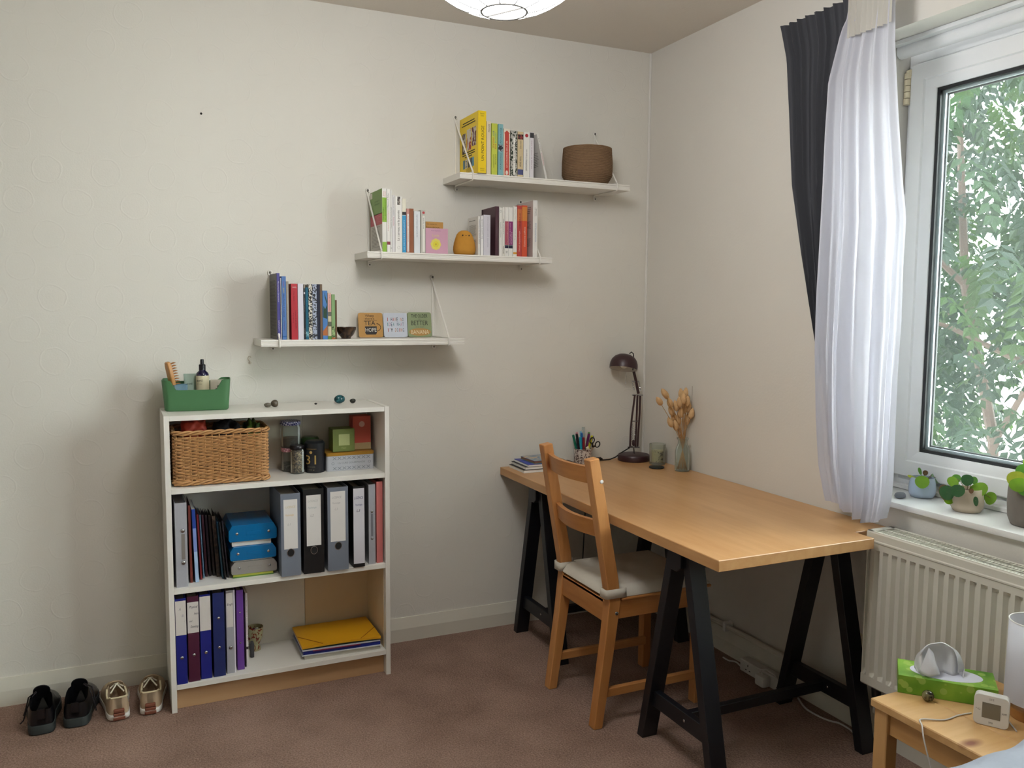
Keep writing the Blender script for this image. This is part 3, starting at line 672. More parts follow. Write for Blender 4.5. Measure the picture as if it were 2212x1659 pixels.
book(868.8, 877.3, 429.4, z, '#e5e0cd', 'paperback with cream top and bright blue lower spine, on the middle shelf', d=0.14, bands=[(0.0, 0.69, '#2f93c4'), (0.70, 0.755, '#1c1c20')], titles=[('LE DÉFI DES ENFANTS', 0.05, 0.6, '#dceaf0', 0.45, 0.32)])
k, t, d, h = book(878, 884.8, 451, z, '#c08a7e', 'slim pinkish paperback with a white title strip, on the middle shelf', d=0.12, titles=[])
b = B(); b.box(t*0.25, t*0.8, -0.0005, 0, 0.02*h, 0.88*h, 0.0002); obj('title_strip', b, cov('#e9e5df'), k, smooth=0, local=True)
text('KARL LÉON', ink('#2b2b2b'), k, spine_mtx(t*0.52, h*0.72, y=-0.0008), w=h*0.22, h=t*0.24, local=True, name='spine_lettering'); text('LE MONDE ET MOI', ink('#8b8580'), k, spine_mtx(t*0.52, h*0.4, y=-0.0008), w=h*0.3, h=t*0.24, local=True, name='spine_lettering')
book(884.9, 893.8, 451, z, M('#8f5330', 0.5, var=0.25, vs_=40, name='brown_cover'), 'rusty brown paperback, on the middle shelf', d=0.12)
book(894.4, 907.6, 456.4, z, '#dfe3e6', 'pale blue-white paperback with a thin blue title, on the middle shelf', d=0.12, titles=[('INVENTAIRE DES JOURS', 0.38, 0.92, '#4a5575', 0.5, 0.2)])
k, t, d, h = book(908.6, 919.2, 454, z, '#bcbab0', 'grey-green paperback with a red circle and white title strip, on the middle shelf', d=0.12)
b = B(); b.prism([(t*0.6+t*0.25*math.cos(a), 0.94*h+t*0.25*math.sin(a)) for a in [i*math.pi/9 for i in range(18)]], -0.0005, 0.0001, 'y'); obj('red_dot', b, cov('#b83a3c'), k, smooth=0, local=True)
b = B(); b.box(t*0.35, t*0.85, -0.0005, 0, 0.03*h, 0.87*h, 0.0002); obj('title_strip', b, cov('#e6e4dc'), k, smooth=0, local=True)
text('Boris Cyrulnik', ink('#303030'), k, spine_mtx(t*0.6, h*0.7, y=-0.0008), w=h*0.25, h=t*0.24, local=True, name='spine_lettering')
# card boxes
a, c = atY(919.3, 500, -0.150), atY(957.4, 500, -0.150); h = atY(938, 479.5, -0.150).z - z
k = thing('card_box', 'ochre box of cards standing behind a pink one, on the middle shelf', 'card box', (a.x, -0.15, z+0.0004))
b = B(); b.box(0.0005, c.x-a.x, 0, 0.035, 0, h, 0.0008); obj('box', b, cov('#b98a45'), k, smooth=0, local=True)
text('Intuition', ink('#4a3217'), k, spine_mtx((c.x-a.x)*0.42, h*0.82, 'h'), w=(c.x-a.x)*0.72, local=True); text('les cartes de', ink('#7c5c2c'), k, spine_mtx((c.x-a.x)*0.36, h*0.93, 'h'), w=(c.x-a.x)*0.55, local=True)
a, c = atY(919.6, 520, -0.188), atY(967.8, 520, -0.188); h = atY(943, 493.5, -0.188).z - z; w_ = c.x-a.x
k = thing('card_box', 'pink box of cards with a yellow sunburst, on the middle shelf', 'card box', (a.x, -0.188, z+0.0004))
b = B(); b.box(0, w_, 0, 0.034, 0, h, 0.001); obj('box', b, cov('#cf9fb4'), k, smooth=0, local=True)
b = B(); b.prism([(w_*0.45+(0.0205+0.0014*(i % 2)*((i*7) % 3))*math.cos(i*math.pi/24), h*0.37+(0.0215+0.0014*(i % 2)*((i*5) % 3))*math.sin(i*math.pi/24)) for i in range(48)], -0.0004, 0, 'y'); sun = obj('sunburst', b, cov('#e3d766'), k, smooth=0, local=True)
b = B(); b.prism([(w_*0.45+0.012*math.cos(i*math.pi/12), h*0.37+0.0125*math.sin(i*math.pi/12)) for i in range(24)], -0.0007, -0.0003, 'y'); obj('sun_core', b, cov('#ded43a'), sun, smooth=0, local=True)
b = B(); b.tube([(w_*0.45+0.003*math.cos(i*0.7), -0.0008, h*0.37+0.003*math.sin(i*0.7)) for i in range(9)], 0.0006, 4, closed=True); obj('eye', b, ink('#a06020'), sun, local=True)
text('Anne Tuppinette', ink('#7a5a86'), k, spine_mtx(w_*0.45, h*0.9, 'h'), w=w_*0.42, local=True); text('Lucie', ink('#d9c58a'), k, spine_mtx(w_*0.45, h*0.72, 'h'), w=w_*0.3, local=True)
# round tan toy
p = atY(1003, 551, -0.150); hh = atY(1003, 498, -0.150).z - z; rr = (atY(1026, 530, -0.15).x-atY(979.5, 530, -0.15).x)/2
k = thing('plush_toy', 'small tan potato-shaped toy with dot eyes, on the middle shelf', 'toy', (p.x, -0.150, z+0.0006))
prof = [(0, 0), (rr*0.7, 0.0), (rr*0.93, hh*0.06), (rr, hh*0.2), (rr*0.985, hh*0.33), (rr*0.92, hh*0.5), (rr*0.8, hh*0.68), (rr*0.68, hh*0.83), (rr*0.5, hh*0.93), (rr*0.27, hh*0.985), (0, hh)]
b = B(); b.lathe(prof, (0, 0, 0), 32, 1, 0.85); obj('body', b, M('#c08a3c', 0.95, var=0.08, vs_=60, bump=0.3, bs=500, spec=0.1, name='tan_plush'), k, smooth=80, local=True)
for sx_ in (-1, 1):
    b = B(); b.ball((-rr*0.1+sx_*rr*0.29, -rr*0.632, hh*0.775), 0.0028, 1, 0.6, 1.1, 10, 8); obj('eye', b, M('#15100c', 0.3, name='black_bead'), k, local=True)
b = B(); b.tube([(-rr*0.18, -rr*0.655, hh*0.772), (-rr*0.1, -rr*0.665, hh*0.777), (-rr*0.02, -rr*0.655, hh*0.772)], 0.0006, 5); obj('mouth', b, M('#4a2c12', 0.6, name='stitched_thread'), k, local=True)
# row on the right
k, t, d, h = book(1032.6, 1037.2, 467, z, '#dcd9d2', 'slim grey-white booklet with its text-covered back showing, on the middle shelf', d=0.115, vm=510, titles=[('Petit traité de l\'abandon', 0.3, 0.92, '#37507a', 0.5, 0.45)])
lines(k, 0.02, 0.095, h*0.5, h*0.8, 13, '#8b887f', 0.15, 0.35); lines(k, 0.02, 0.095, h*0.25, h*0.42, 4, '#8b887f', 0.4, 0.3); b = B(); b.box(-0.0005, -0.0003, 0.03, 0.098, h*0.9, h*0.915); obj('printed_text', b, ink('#6f6c66'), k, smooth=0, local=True)
book(1038, 1044.3, 467, z, '#e2e1df', 'slim white paperback with a dark blue title beside a grey one, on the middle shelf', d=0.115, vm=510, titles=[('Les quatre accords', 0.42, 0.92, '#2f3550', 0.5, 0.45)])
book(1044.6, 1059.4, 464.3, z, '#cfccd4', 'fat grey-white paperback with faint lettering, on the middle shelf', d=0.115, vm=510, titles=[('TRAITÉ DES ÉMOTIONS', 0.2, 0.95, '#9a98a4', 0.6, 0.2)])
k, t, d, h = book(1070, 1077.9, 446, z, '#4a2a35', 'dark burgundy hardback notebook, on the middle shelf', d=0.15, vm=500, hard=True)
b = B(); b.box(-0.0012, 0.0, 0.133, 0.139, 0, h); obj('elastic_band', b, M('#2a141c', 0.8, name='elastic'), k, smooth=0, local=True)
k, t, d, h = book(1078.4, 1084.8, 448.5, z, '#e3e1da', 'white paperback with a small ring emblem at the top, on the middle shelf', d=0.125, vm=500, titles=[('Thérapies cognitives', 0.38, 0.7, '#3a3a3a', 0.5, 0.35)])
b = B(); b.tube([(t*0.5+t*0.3*math.cos(a), -0.0004, 0.92*h+t*0.3*math.sin(a)) for a in [i*math.pi/6 for i in range(12)]], 0.0005, 4, closed=True); obj('emblem', b, ink('#57544e'), k, local=True)
book(1085, 1090.2, 447.6, z, '#dedbd3', 'slim white paperback with broken black lettering, on the middle shelf', d=0.125, vm=500, titles=[('Moi', 0.68, 0.76, '#333333', 0.5, 0.5), ('et la pensée', 0.45, 0.65, '#77736c', 0.5, 0.4), ('NATHAN', 0.05, 0.2, '#333333', 0.5, 0.5)])
book(1090.6, 1098.6, 447.6, z, '#e4e2dc', 'paperback with a dusty red band on its spine, on the middle shelf', d=0.125, vm=500, bands=[(0.23, 0.71, '#a94a5c'), (0.16, 0.225, '#1e1b38')], titles=[('Psychologie sociale', 0.25, 0.68, '#e3c1c6', 0.65, 0.24), ('A.B.', 0.06, 0.11, '#4a4745', 0.5, 0.5)])
book(1098.8, 1107.8, 447.9, z, '#e4e2dc', 'paperback with a purple band on its spine, on the middle shelf', d=0.125, vm=500, bands=[(0.23, 0.71, '#84276a'), (0.16, 0.225, '#1e1b38')], titles=[('Psychologie de la santé', 0.25, 0.68, '#e3c1d6', 0.35, 0.24), ('humaine', 0.25, 0.5, '#e3c1d6', 0.72, 0.24)])
book(1108.6, 1116.8, 446.2, z, '#e2e0d8', 'white paperback with a small orange label low on its spine, on the middle shelf', d=0.125, vm=500, bands=[(0.045, 0.085, '#d69a3a')], titles=[('Ce qui compte', 0.33, 0.56, '#4f4d48', 0.5, 0.3), ('Jean-Michel', 0.74, 0.94, '#a3a09a', 0.5, 0.3)])
book(1117.2, 1127.2, 444.2, z, '#b5413a', 'dark red paperback beside an orange one, on the middle shelf', d=0.125, vm=500, bands=[(0.70, 0.93, '#c26b3d')], titles=[('Manuel de psychologie', 0.1, 0.5, '#e8c9bb', 0.5, 0.3), ('GÉNÉRALE', 0.55, 0.85, '#4a1716', 0.55, 0.3)])
k, t, d, h = book(1127.5, 1139, 444, z, '#cf4f2c', 'bright orange paperback beside a dark red one, on the middle shelf', d=0.125, vm=500, bands=[(0.70, 0.97, '#d2853c')], titles=[('L\'homme et ses souffrances', 0.2, 0.58, '#f0d8c4', 0.5, 0.3)])
k, t, d, h = book(1151.2, 1161.0, 432.7, z, '#e4e1dc', 'tall white paperback with a pale pink back cover, on the middle shelf', d=0.165, vm=495, ys=-0.196, titles=[('Les bases de la\npsychologie', 0.72, 0.87, '#37373a', 0.55, 0.5), ('PSYCHOPATHOLOGIE', 0.27, 0.6, '#7f9ab5', 0.6, 0.3)])
face(k, 0.08, h*0.5, 0.158, h*0.99, cov('#cbbcb6'))
for q0, q1, n in ((0.77, 0.9, 4), (0.5, 0.64, 6), (0.19, 0.34, 9)): lines(k, 0.02, 0.062, h*q0, h*q1, n, '#7c6f6c', 0.3, 0.35, x=-0.0007)

# --- lowest shelf
z = S1Z
k, t, d, h = book(598.6, 605.2, 590.2, z, '#4f4c92', 'violet-blue paperback with a dark patterned back, first on the lowest wall shelf', d=0.17, ys=-0.19, vm=660, titles=[('Movement Direction', 0.57, 0.88, '#d9d6ea', 0.5, 0.4, 'd'), ('KATE FLATT', 0.14, 0.29, '#d9d6ea', 0.5, 0.4, 'd')], bands=[(0.055, 0.09, '#a7a5cf')])
face(k, 0.086, h*0.5, 0.166, h*0.99, cov('#4b4842')); lines(k, 0.02, 0.16, h*0.05, h*0.9, 46, '#24231f', 0.15, 0.5, x=-0.0006)
book(606.0, 607.8, 600.7, z, '#dedcd8', 'very thin white booklet between two blue books, on the lowest wall shelf', d=0.15, pages=None)
book(608.6, 618.2, 597.2, z, '#5379b4', 'mid-blue paperback with red and yellow words, on the lowest wall shelf', d=0.16, titles=[('Jouer', 0.84, 0.92, '#b02a48', 0.45, 0.3, 'd'), ('avec', 0.74, 0.82, '#b9b46a', 0.45, 0.3, 'd'), ('dans l\'action la maîtrise', 0.36, 0.72, '#1d2f5c', 0.5, 0.34, 'd'), ('Pédagogie', 0.15, 0.3, '#5a3470', 0.5, 0.3, 'd')], bands=[(0.04, 0.06, '#2a5f9c')])
book(618.6, 624, 608, z, '#a39c8f', 'grey-beige paperback with faint lettering, on the lowest wall shelf', d=0.14, titles=[('L\'art du comédien', 0.15, 0.6, '#857e72', 0.4, 0.3, 'd')])
book(628.9, 643.1, 613.3, z, '#b5303b', 'thick red paperback with black lettering, on the lowest wall shelf', d=0.13, titles=[('L\'acteur et son double', 0.2, 0.52, '#4f0f16', 0.72, 0.22, 'd'), ('Peter Brook', 0.69, 0.86, '#5a141a', 0.45, 0.16, 'd'), ('Théâtre', 0.3, 0.48, '#5a141a', 0.3, 0.14, 'd'), ('BABEL', 0.925, 0.95, '#e0c9c6', 0.55, 0.62, 'h')])
book(643.4, 655.5, 613.3, z, '#d9d7e0', 'plain white spine beside a thick red paperback, on the lowest wall shelf', d=0.13)
book(656, 659.7, 614.5, z, '#29262a', 'slim black paperback with tiny white words, on the lowest wall shelf', d=0.12, titles=[('CAMUS', 0.1, 0.2, '#c9c6c2', 0.5, 0.4, 'd'), ('Caligula suivi de', 0.5, 0.75, '#a59a94', 0.5, 0.4, 'd')], bands=[(0.825, 0.86, '#d6d3d6'), (0.93, 1.0, '#8b8070')])
book(659.9, 666.4, 621, z, '#0f5b73', 'teal paperback with a tiny chequered label, on the lowest wall shelf', d=0.12, bands=[(0.055, 0.15, patmat('#9fc9d0', '#3f7c90', 220))], titles=[('La leçon', 0.62, 0.75, '#2f8ba6', 0.5, 0.4, 'd')])
book(666.6, 674.5, 614.2, z, patmat('#191918', '#d9d5c8', 95, 0.47, 0.5), 'cream notebook with a black leaf pattern, on the lowest wall shelf', d=0.13)
book(674.7, 684.6, 614.2, z, patmat('#25272b', '#a7b0c4', 90, 0.45, 0.48), 'pale blue notebook with a dark scribble pattern, on the lowest wall shelf', d=0.13)
book(684.8, 691.2, 614.2, z, '#161d33', 'navy hardback with a plain spine, on the lowest wall shelf', d=0.13)
book(691.3, 696.5, 614.2, z, '#6d5843', 'plain brown book between navy and blue ones, on the lowest wall shelf', d=0.13)
k, t, d, h = book(696.9, 707.6, 628, z, '#4f82c0', 'blue picture book with green leaves and orange roof, on the lowest wall shelf', d=0.12)
b = B(); b.prism([(t*0.1, h*0.45), (t*0.9, h*0.42), (t*0.95, h*0.72), (t*0.5, h*0.62), (t*0.15, h*0.7)], -0.0003, 0.0001, 'y'); b.prism([(t*0.3, h*0.97), (t*0.95, h*0.78), (t*0.9, h*0.7), (t*0.5, h*0.85)], -0.0003, 0.0001, 'y'); obj('printed_leaves', b, cov('#24452f'), k, smooth=0, local=True)
b = B(); b.prism([(t*0.02, h*0.17), (t*0.6, h*0.24), (t*0.97, h*0.3), (t*0.97, h*0.08), (t*0.02, h*0.08)], -0.0003, 0.0001, 'y'); obj('printed_roof', b, cov('#b9713d'), k, smooth=0, local=True)
book(708.1, 715.8, 633, z, '#cfc4a4', 'small picture book with a pale pink title box, on the lowest wall shelf', d=0.115, bands=[(0.6, 0.99, '#d9a7a0'), (0.5, 0.59, '#6b675c'), (0.28, 0.38, '#5f6152'), (0, 0.07, '#5f8a3c')], titles=[('L\'île aux oiseaux', 0.62, 0.95, '#7a4a45', 0.5, 0.25, 'd')])
k, t, d, h = book(716.1, 724, 636, z, '#83a56f', 'small green picture book with leaves low on its spine, on the lowest wall shelf', d=0.115, bands=[(0.04, 0.3, patmat('#3d5a2c', '#9db77e', 120)), (0, 0.04, '#b0673c')])
book(724.4, 728.2, 648.3, z, '#6a5137', 'thin brown booklet, last before the little bowl on the lowest wall shelf', d=0.11)
# little bowl
p = atY(747, 730, -0.125); k = thing('bowl', 'small dark glazed bowl on the lowest wall shelf', 'bowl', (p.x+0.001, -0.125, z+0.0005))
b = B(); b.lathe([(0, 0.0), (0.019, 0.0), (0.019, 0.005), (0.03, 0.016), (0.0385, 0.036), (0.0395, 0.0455), (0.0385, 0.0455), (0.036, 0.036), (0.027, 0.017), (0.0, 0.009)], (0, 0, 0), 32); obj('bowl_body', b, patmat('#1d1613', '#5b4330', 30, 0.3, 0.75, name='tortoise_glaze', rough=0.15), k, smooth=50, local=True)
# coasters
def coaster(u0, u1, col, label):
    y = -0.045; a, c = atY(u0, 705, y), atY(u1, 705, y); w = c.x-a.x
    k = thing('coaster', label, 'coaster', ((a.x+c.x)/2, y, z+0.0016), (math.radians(-9), 0, 0))
    r, s = 0.008, w/2-0.0006; pts = []
    for cx, cz, a0 in ((s-r, r, -90), (s-r, 2*s-r, 0), (-s+r, 2*s-r, 90), (-s+r, r, 180)):
        pts += [(cx+r*math.cos(math.radians(a0+q)), cz+r*math.sin(math.radians(a0+q))) for q in (0, 30, 60, 90)]
    b = B(); b.prism(pts, 0, 0.005, 'y'); obj('board', b, cov(col), k, smooth=0, local=True)
    return k, w
def ctext(k, s, x, zc, w, h, col): return text(s, ink(col), k, frame((x, -0.0006, zc), (1, 0, 0), (0, 0, 1)), w=w, h=h, local=True)
k, w = coaster(775.3, 828.3, '#b98a45', 'ochre cork coaster with a printed tea mug, standing on the lowest wall shelf')
ctext(k, 'Where', -0.004, w*0.87, w*0.36, w*0.10, '#2a2018'); ctext(k, "there's", -0.004, w*0.755, w*0.38, w*0.09, '#2a2018'); ctext(k, 'TEA', -0.004, w*0.57, w*0.46, w*0.17, '#1f1a17')
b = B(); b.prism([(-w*0.24, w*0.44), (-w*0.24, w*0.18), (-w*0.19, w*0.11), (w*0.19, w*0.11), (w*0.24, w*0.18), (w*0.24, w*0.44)], -0.0004, 0, 'y'); obj('printed_mug', b, ink('#26211f'), k, smooth=0, local=True)
b = B(); b.tube([(w*0.24+w*0.16*math.sin(a), -0.0003, w*0.40+w*0.15*math.cos(a)) for a in [i*math.pi/10 for i in range(11)]], 0.0012, 5); obj('printed_handle', b, ink('#26211f'), k, local=True)
b = B(); b.box(-w*0.26, w*0.26, -0.0005, 0, w*0.675, w*0.685); obj('printed_rule', b, ink('#3a2a1a'), k, smooth=0, local=True)
ctext(k, 'HOPE', 0, w*0.30, w*0.45, w*0.16, '#d9d4cb')
k, w = coaster(829.6, 881.2, '#c9cfdb', 'pale blue coaster with hand-lettered slogan in mixed colours, standing on the lowest wall shelf')
cc = ['#c0453d', '#3a4a70', '#d08a4a', '#2f8a8a', '#20242c', '#c27ba0']
for row, (s, zc) in enumerate((('I HAVE NO', 0.72), ('IDEA WHAT', 0.52), ("I'M DOING", 0.29))):
    n = len(s); x = -w*0.36; st = w*0.72/n
    for i, chh in enumerate(s):
        if chh != ' ': ctext(k, chh, x+st*(i+0.5), w*zc+(w*0.05 if chh == "'" else 0), st*(0.25 if chh in "I'" else 0.72), w*(0.05 if chh == "'" else 0.145), cc[(i*2+row*3) % 6])
k, w = coaster(881.8, 933.6, '#8d9a72', 'sage green coaster with an orange oval reading of bananas, standing on the lowest wall shelf')
ctext(k, 'THE OLDER', 0, w*0.84, w*0.68, w*0.14, '#26281f'); ctext(k, 'the', 0, w*0.715, w*0.1, w*0.035, '#3a3c30'); ctext(k, 'BETTER', 0, w*0.56, w*0.7, w*0.18, '#1e2019'); ctext(k, 'the loaf', 0, w*0.40, w*0.36, w*0.03, '#3a3c30')
b = B(); b.prism([(w*0.45*math.cos(i*math.pi/16), w*0.2+w*0.15*math.sin(i*math.pi/16)) for i in range(32)], -0.0004, 0, 'y'); obj('printed_oval', b, ink('#b58a4c'), k, smooth=0, local=True)
text('BANANA', ink('#e9dcb8'), k, frame((0, -0.0009, w*0.2), (1, 0, 0), (0, 0, 1)), w=w*0.74, h=w*0.16, local=True)
# jute basket
p = atY(1268, 390, -0.105); k = thing('jute_basket', 'round brown jute basket on the top wall shelf', 'basket', (p.x, -0.105, S3Z+0.0006))
b = B(); R0 = (atY(1316, 350, -0.105).x - atY(1219, 350, -0.105).x)/2; hb = atY(1268, 320, -0.105).z - S3Z - 0.004
n = 24
for i in range(n):
    f = i/(n-1); r = R0*(0.80+0.2*min(1, f*4.0))*(1-0.04*max(0, f-0.6)/0.4) - 0.0035; zz = 0.0035+f*(hb-0.006)
    b.tube([(r*math.cos(q*2*math.pi/36), r*0.97*math.sin(q*2*math.pi/36), zz+0.0006*math.sin(q*1.7+i)) for q in range(36)], 0.0037, 6, closed=True)
obj('coiled_wall', b, M('#8a6f55', 0.95, var=0.3, vs_=90, bump=0.6, bs=400, spec=0.1, name='jute_rope', stretch=(1, 1, 4)), k, smooth=60, local=True)
b = B(); b.lathe([(0, 0.001), (R0*0.78, 0.001), (R0*0.78, 0.005), (0, 0.005)], (0, 0, 0), 32); obj('base', b, M('#7d6349', 0.95, var=0.3, vs_=90, name='jute_rope_base'), k, local=True)
# wall marks
p = atY(434.5, 245.5, 0); b = B(); b.lathe([(0, 0), (0.0042, 0), (0.0042, 0.0012), (0.0025, 0.0016), (0, 0.0016)], (0, 0, 0), 14, mtx=Matrix.Translation((p.x, -0.0002, p.z)) @ Matrix.Rotation(math.radians(90), 4, 'X'))
tag(obj('wall_plug', b, M('#1a1815', 0.8, name='dark_wall_plug')), 'small black wall plug hole high on the empty wall', 'wall plug')
p = atY(539, 777, 0); b = B(); b.tube([(p.x+0.006*math.cos(a)*1.0, -0.004, p.z+0.006+0.008*math.sin(a)) for a in [math.radians(q) for q in range(20, 290, 30)]] + [(p.x+0.001, -0.004, p.z-0.006), (p.x+0.001, -0.003, p.z-0.014)], 0.0016, 6); b.lathe([(0, 0), (0.006, 0), (0.006, 0.002), (0, 0.002)], (0, 0, 0), 10, mtx=Matrix.Translation((p.x+0.001, -0.0002, p.z-0.012)) @ Matrix.Rotation(math.radians(90), 4, 'X'))
tag(obj('wall_hook', b, M('#c9bfb0', 0.5, var=0.1, name='painted_hook')), 'small painted-over hook below the end of the lowest wall shelf', 'hook')

# ------------------------------------------------------------------ bookcase
BX, BY, BR = -2.1569, -0.3165, 0.0095
MBC = M('#e7e4dc', 0.38, var=0.02, vs_=4, name='white_melamine')
MBIRCH = wood('birch_foil', '#c9a57c', '#b98f63', 'x', 3.0, 0.5)
MBACK = M('#dcd7cb', 0.7, var=0.03, vs_=5, name='white_hardboard')
MTANB = M('#d3bd99', 0.7, var=0.08, vs_=6, name='tan_hardboard')  # tan tone for the lower right back and inner side
bc = thing('bookcase', 'white low bookcase with birch plinth standing against the wall', 'bookcase', (BX, BY, 0), (0, 0, BR))
def bcpart(name, x0, x1, y0, y1, z0, z1, mat, bev=0.0008):
    b = B(); b.box(x0, x1, y0, y1, z0, z1, bev); return obj(name, b, mat, bc, smooth=0, local=True)
bcpart('side_panel', 0, 0.018, 0, 0.262, 0, 1.06, MBC); bcpart('side_panel', 0.782, 0.8, 0, 0.262, 0, 1.06, MBC)
bcpart('top_panel', 0.0182, 0.7818, 0.003, 0.276, 1.0405, 1.0585, MBC)
for zt in (0.803, 0.447, 0.100): bcpart('shelf', 0.0182, 0.7818, 0.002, 0.262, zt-0.0185, zt, MBC)
bcpart('plinth', 0.0182, 0.7818, 0.034, 0.046, 0.0, 0.0812, MBIRCH)
zs_ = [(0.0, 0.438), (0.438, 0.794), (0.794, 1.0405)]
for i, (za, zb_) in enumerate(zs_):
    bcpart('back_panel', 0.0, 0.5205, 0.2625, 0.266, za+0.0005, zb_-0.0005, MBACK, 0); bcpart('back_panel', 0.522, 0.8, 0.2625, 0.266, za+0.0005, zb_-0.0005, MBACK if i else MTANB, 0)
b = B(); b.box(0.7806, 0.7819, 0.03, 0.2618, 0.1005, 0.428); obj('tan_inner_face', b, MTANB, bc, smooth=0, local=True)  # tan skin on the inner right side of the bottom compartment
ZA, ZB, ZC, ZT = 0.8032, 0.4472, 0.1002, 1.0588

def wrap_text(s, mat, parent, R, zc, ang, w=None, h=None, name='lettering'):
    """lettering wrapped round a vertical cylinder (local frame of parent); ang = facing direction"""
    o = text(s, mat, parent, Matrix(), w=w, h=h, local=True, name=name); 
    for v in o.data.vertices:
        a = ang + v.co.x/R; v.co = (R*math.cos(a), R*math.sin(a), zc+v.co.y)
    return o
FACE = math.atan2(-0.83, -0.55)   # towards the camera side of the room
def checker(a, c, scale, name='gingham_print'):
    key = ('chk', a, c, scale)
    if key in _mats: return _mats[key]
    m, nt, p = newmat(name); tc = nt.nodes.new('ShaderNodeTexCoord'); ck = nt.nodes.new('ShaderNodeTexChecker')
    ck.inputs['Scale'].default_value = scale; ck.inputs['Color1'].default_value = lin(a); ck.inputs['Color2'].default_value = lin(c)
    mp = nt.nodes.new('ShaderNodeMapping'); mp.inputs['Location'].default_value = (0.003, 0.003, 0.003); mp.inputs['Rotation'].default_value = (0.3, 0.2, 0.7)
    nt.links.new(tc.outputs['Object'], mp.inputs['Vector']); nt.links.new(mp.outputs['Vector'], ck.inputs['Vector']); nt.links.new(ck.outputs['Color'], p.inputs['Base Color']); p.inputs['Roughness'].default_value = 0.35
    _mats[key] = m
    return m

# ---- on top: green bin with toiletries, stones
MGREEN = M('#46744b', 0.5, var=0.03, vs_=4, name='green_plastic')
gb = thing('storage_bin', 'green plastic storage bin on top of the bookcase', 'storage bin', (-2.034, -0.1335, ZT+0.0006), (0, 0, math.radians(-5)))
def rrect(a, c, r, n=6):
    pts = []
    for sx, sy, a0 in ((1, -1, -90), (1, 1, 0), (-1, 1, 90), (-1, -1, 180)):
        for q in range(n+1):
            t = math.radians(a0+90*q/n); pts.append((sx*(a-r)+r*math.cos(t), sy*(c-r)+r*math.sin(t)))
    return pts
def dense(pts, m=10):
    out = []
    for i, p in enumerate(pts):
        q = pts[(i+1) % len(pts)]; L = math.hypot(q[0]-p[0], q[1]-p[1]); k = max(1, int(L/0.008))
        out += [(p[0]+(q[0]-p[0])*j/k, p[1]+(q[1]-p[1])*j/k) for j in range(k)]
    return out
outl = dense(rrect(0.109, 0.056, 0.018)); b = B()
def binP(i, j):
    x, y = outl[i]
    t, ins = [(0, 0), (0.04, 0), (0.35, 0), (0.7, 0), (1, 0), (1, 0.0026), (0.6, 0.0026), (0.05, 0.0026)][j]
    s = max(0.0, min(1.0, (0.086-abs(x))/0.022)); s = s*s*(3-2*s)
    hh = 0.112 - (0.036*s if y < -0.03 else 0.012*s*(1 if y > 0.03 else 0))
    k = 1+0.075*t*hh/0.11; f = (1-ins/0.06) if ins else 1
    if j == 0: k *= 0.96
    return (x*k*f*(1 if not ins else (0.109*k-ins)/(0.109*k*f)), y*k*f*(1 if not ins else (0.056*k-ins)/(0.056*k*f)), t*hh)
V = b.grid(binP, len(outl), 8, closed_u=True)
b.bm.faces.new([V[i][0] for i in range(len(outl))]); b.bm.faces.new([V[i][7] for i in range(len(outl))])
obj('tub', b, MGREEN, gb, smooth=40, local=True)
ZI = ZT+0.0072
MBRUSH = wood('beech', '#c99558', '#b37c3e', 'z', 8, 0.4)
hp = atY(352, 800, -0.118)
hb = thing('hairbrush', 'wooden paddle hairbrush standing in the green bin', 'hairbrush', (-2.098, -0.118, ZI), (0, math.radians(-12), math.radians(20)))
b = B(); hbh = 0.172
b.prism([(-0.007, 0), (0.007, 0), (0.010, 0.05), (0.014, 0.085), (0.017, 0.12), (0.016, 0.155), (0.010, hbh), (-0.010, hbh), (-0.016, 0.155), (-0.017, 0.12), (-0.014, 0.085), (-0.010, 0.05)], -0.0075, 0.0075, 'x', 0.003); obj('handle', b, MBRUSH, hb, smooth=0, local=True)
b = B()
for i in range(9):
    for j in (-1, 0, 1):
        zz = 0.088+i*0.0092; b.tube([(0.0075, j*0.0075, zz), (0.0255, j*0.0085, zz+0.002*(i-4)*0.3)], 0.0012, 5)
o = obj('bristle_field', b, M('#a8713a', 0.5, name='wooden_pins'), hb, local=True); o['kind'] = 'stuff'
# pump bottle
MNAVYG = M('#120f3a', 0.12, var=0.05, name='dark_blue_glass', coat=0.3)
p = atY(437.5, 820, -0.122); bt = thing('pump_bottle', 'dark blue bottle with black pump and cream label, in the green bin', 'bottle', (p.x, -0.122, ZI))
hz = lambda u, v, y: atY(u, v, y).z-ZI
ztop, zsh, zlab1 = hz(437, 776, -0.122), hz(437, 799, -0.122), hz(437, 811, -0.122)
R_ = (atY(452, 825, -0.122).x-atY(423.5, 825, -0.122).x)/2
b = B(); b.lathe([(0, 0), (R_*0.95, 0), (R_, 0.003), (R_, zlab1+0.002), (R_*0.92, zlab1+0.009), (R_*0.55, zsh-0.003), (R_*0.5, zsh), (0, zsh)], n=28); obj('bottle_body', b, MNAVYG, bt, smooth=50, local=True)
b = B(); b.lathe([(R_+0.0004, 0.01), (R_+0.0005, zlab1)], n=28); lb = obj('label_wrap', b, M('#d8cfae', 0.6, var=0.02, name='cream_label'), bt, local=True)
wrap_text('avril', ink('#23301f'), bt, R_+0.0009, zlab1-0.017, FACE, w=0.022)
wrap_text('EAU FLORALE', ink('#55604c'), bt, R_+0.0009, zlab1-0.03, FACE, w=0.02, h=0.0025)
b = B(); b.lathe([(0, zsh), (R_*0.52, zsh), (R_*0.52, zsh+0.019), (R_*0.4, zsh+0.021), (0.0065, zsh+0.022), (0.0065, ztop-0.004), (0.0055, ztop), (0, ztop)], n=20); obj('pump', b, M('#141418', 0.35, name='black_pump'), bt, smooth=40, local=True)
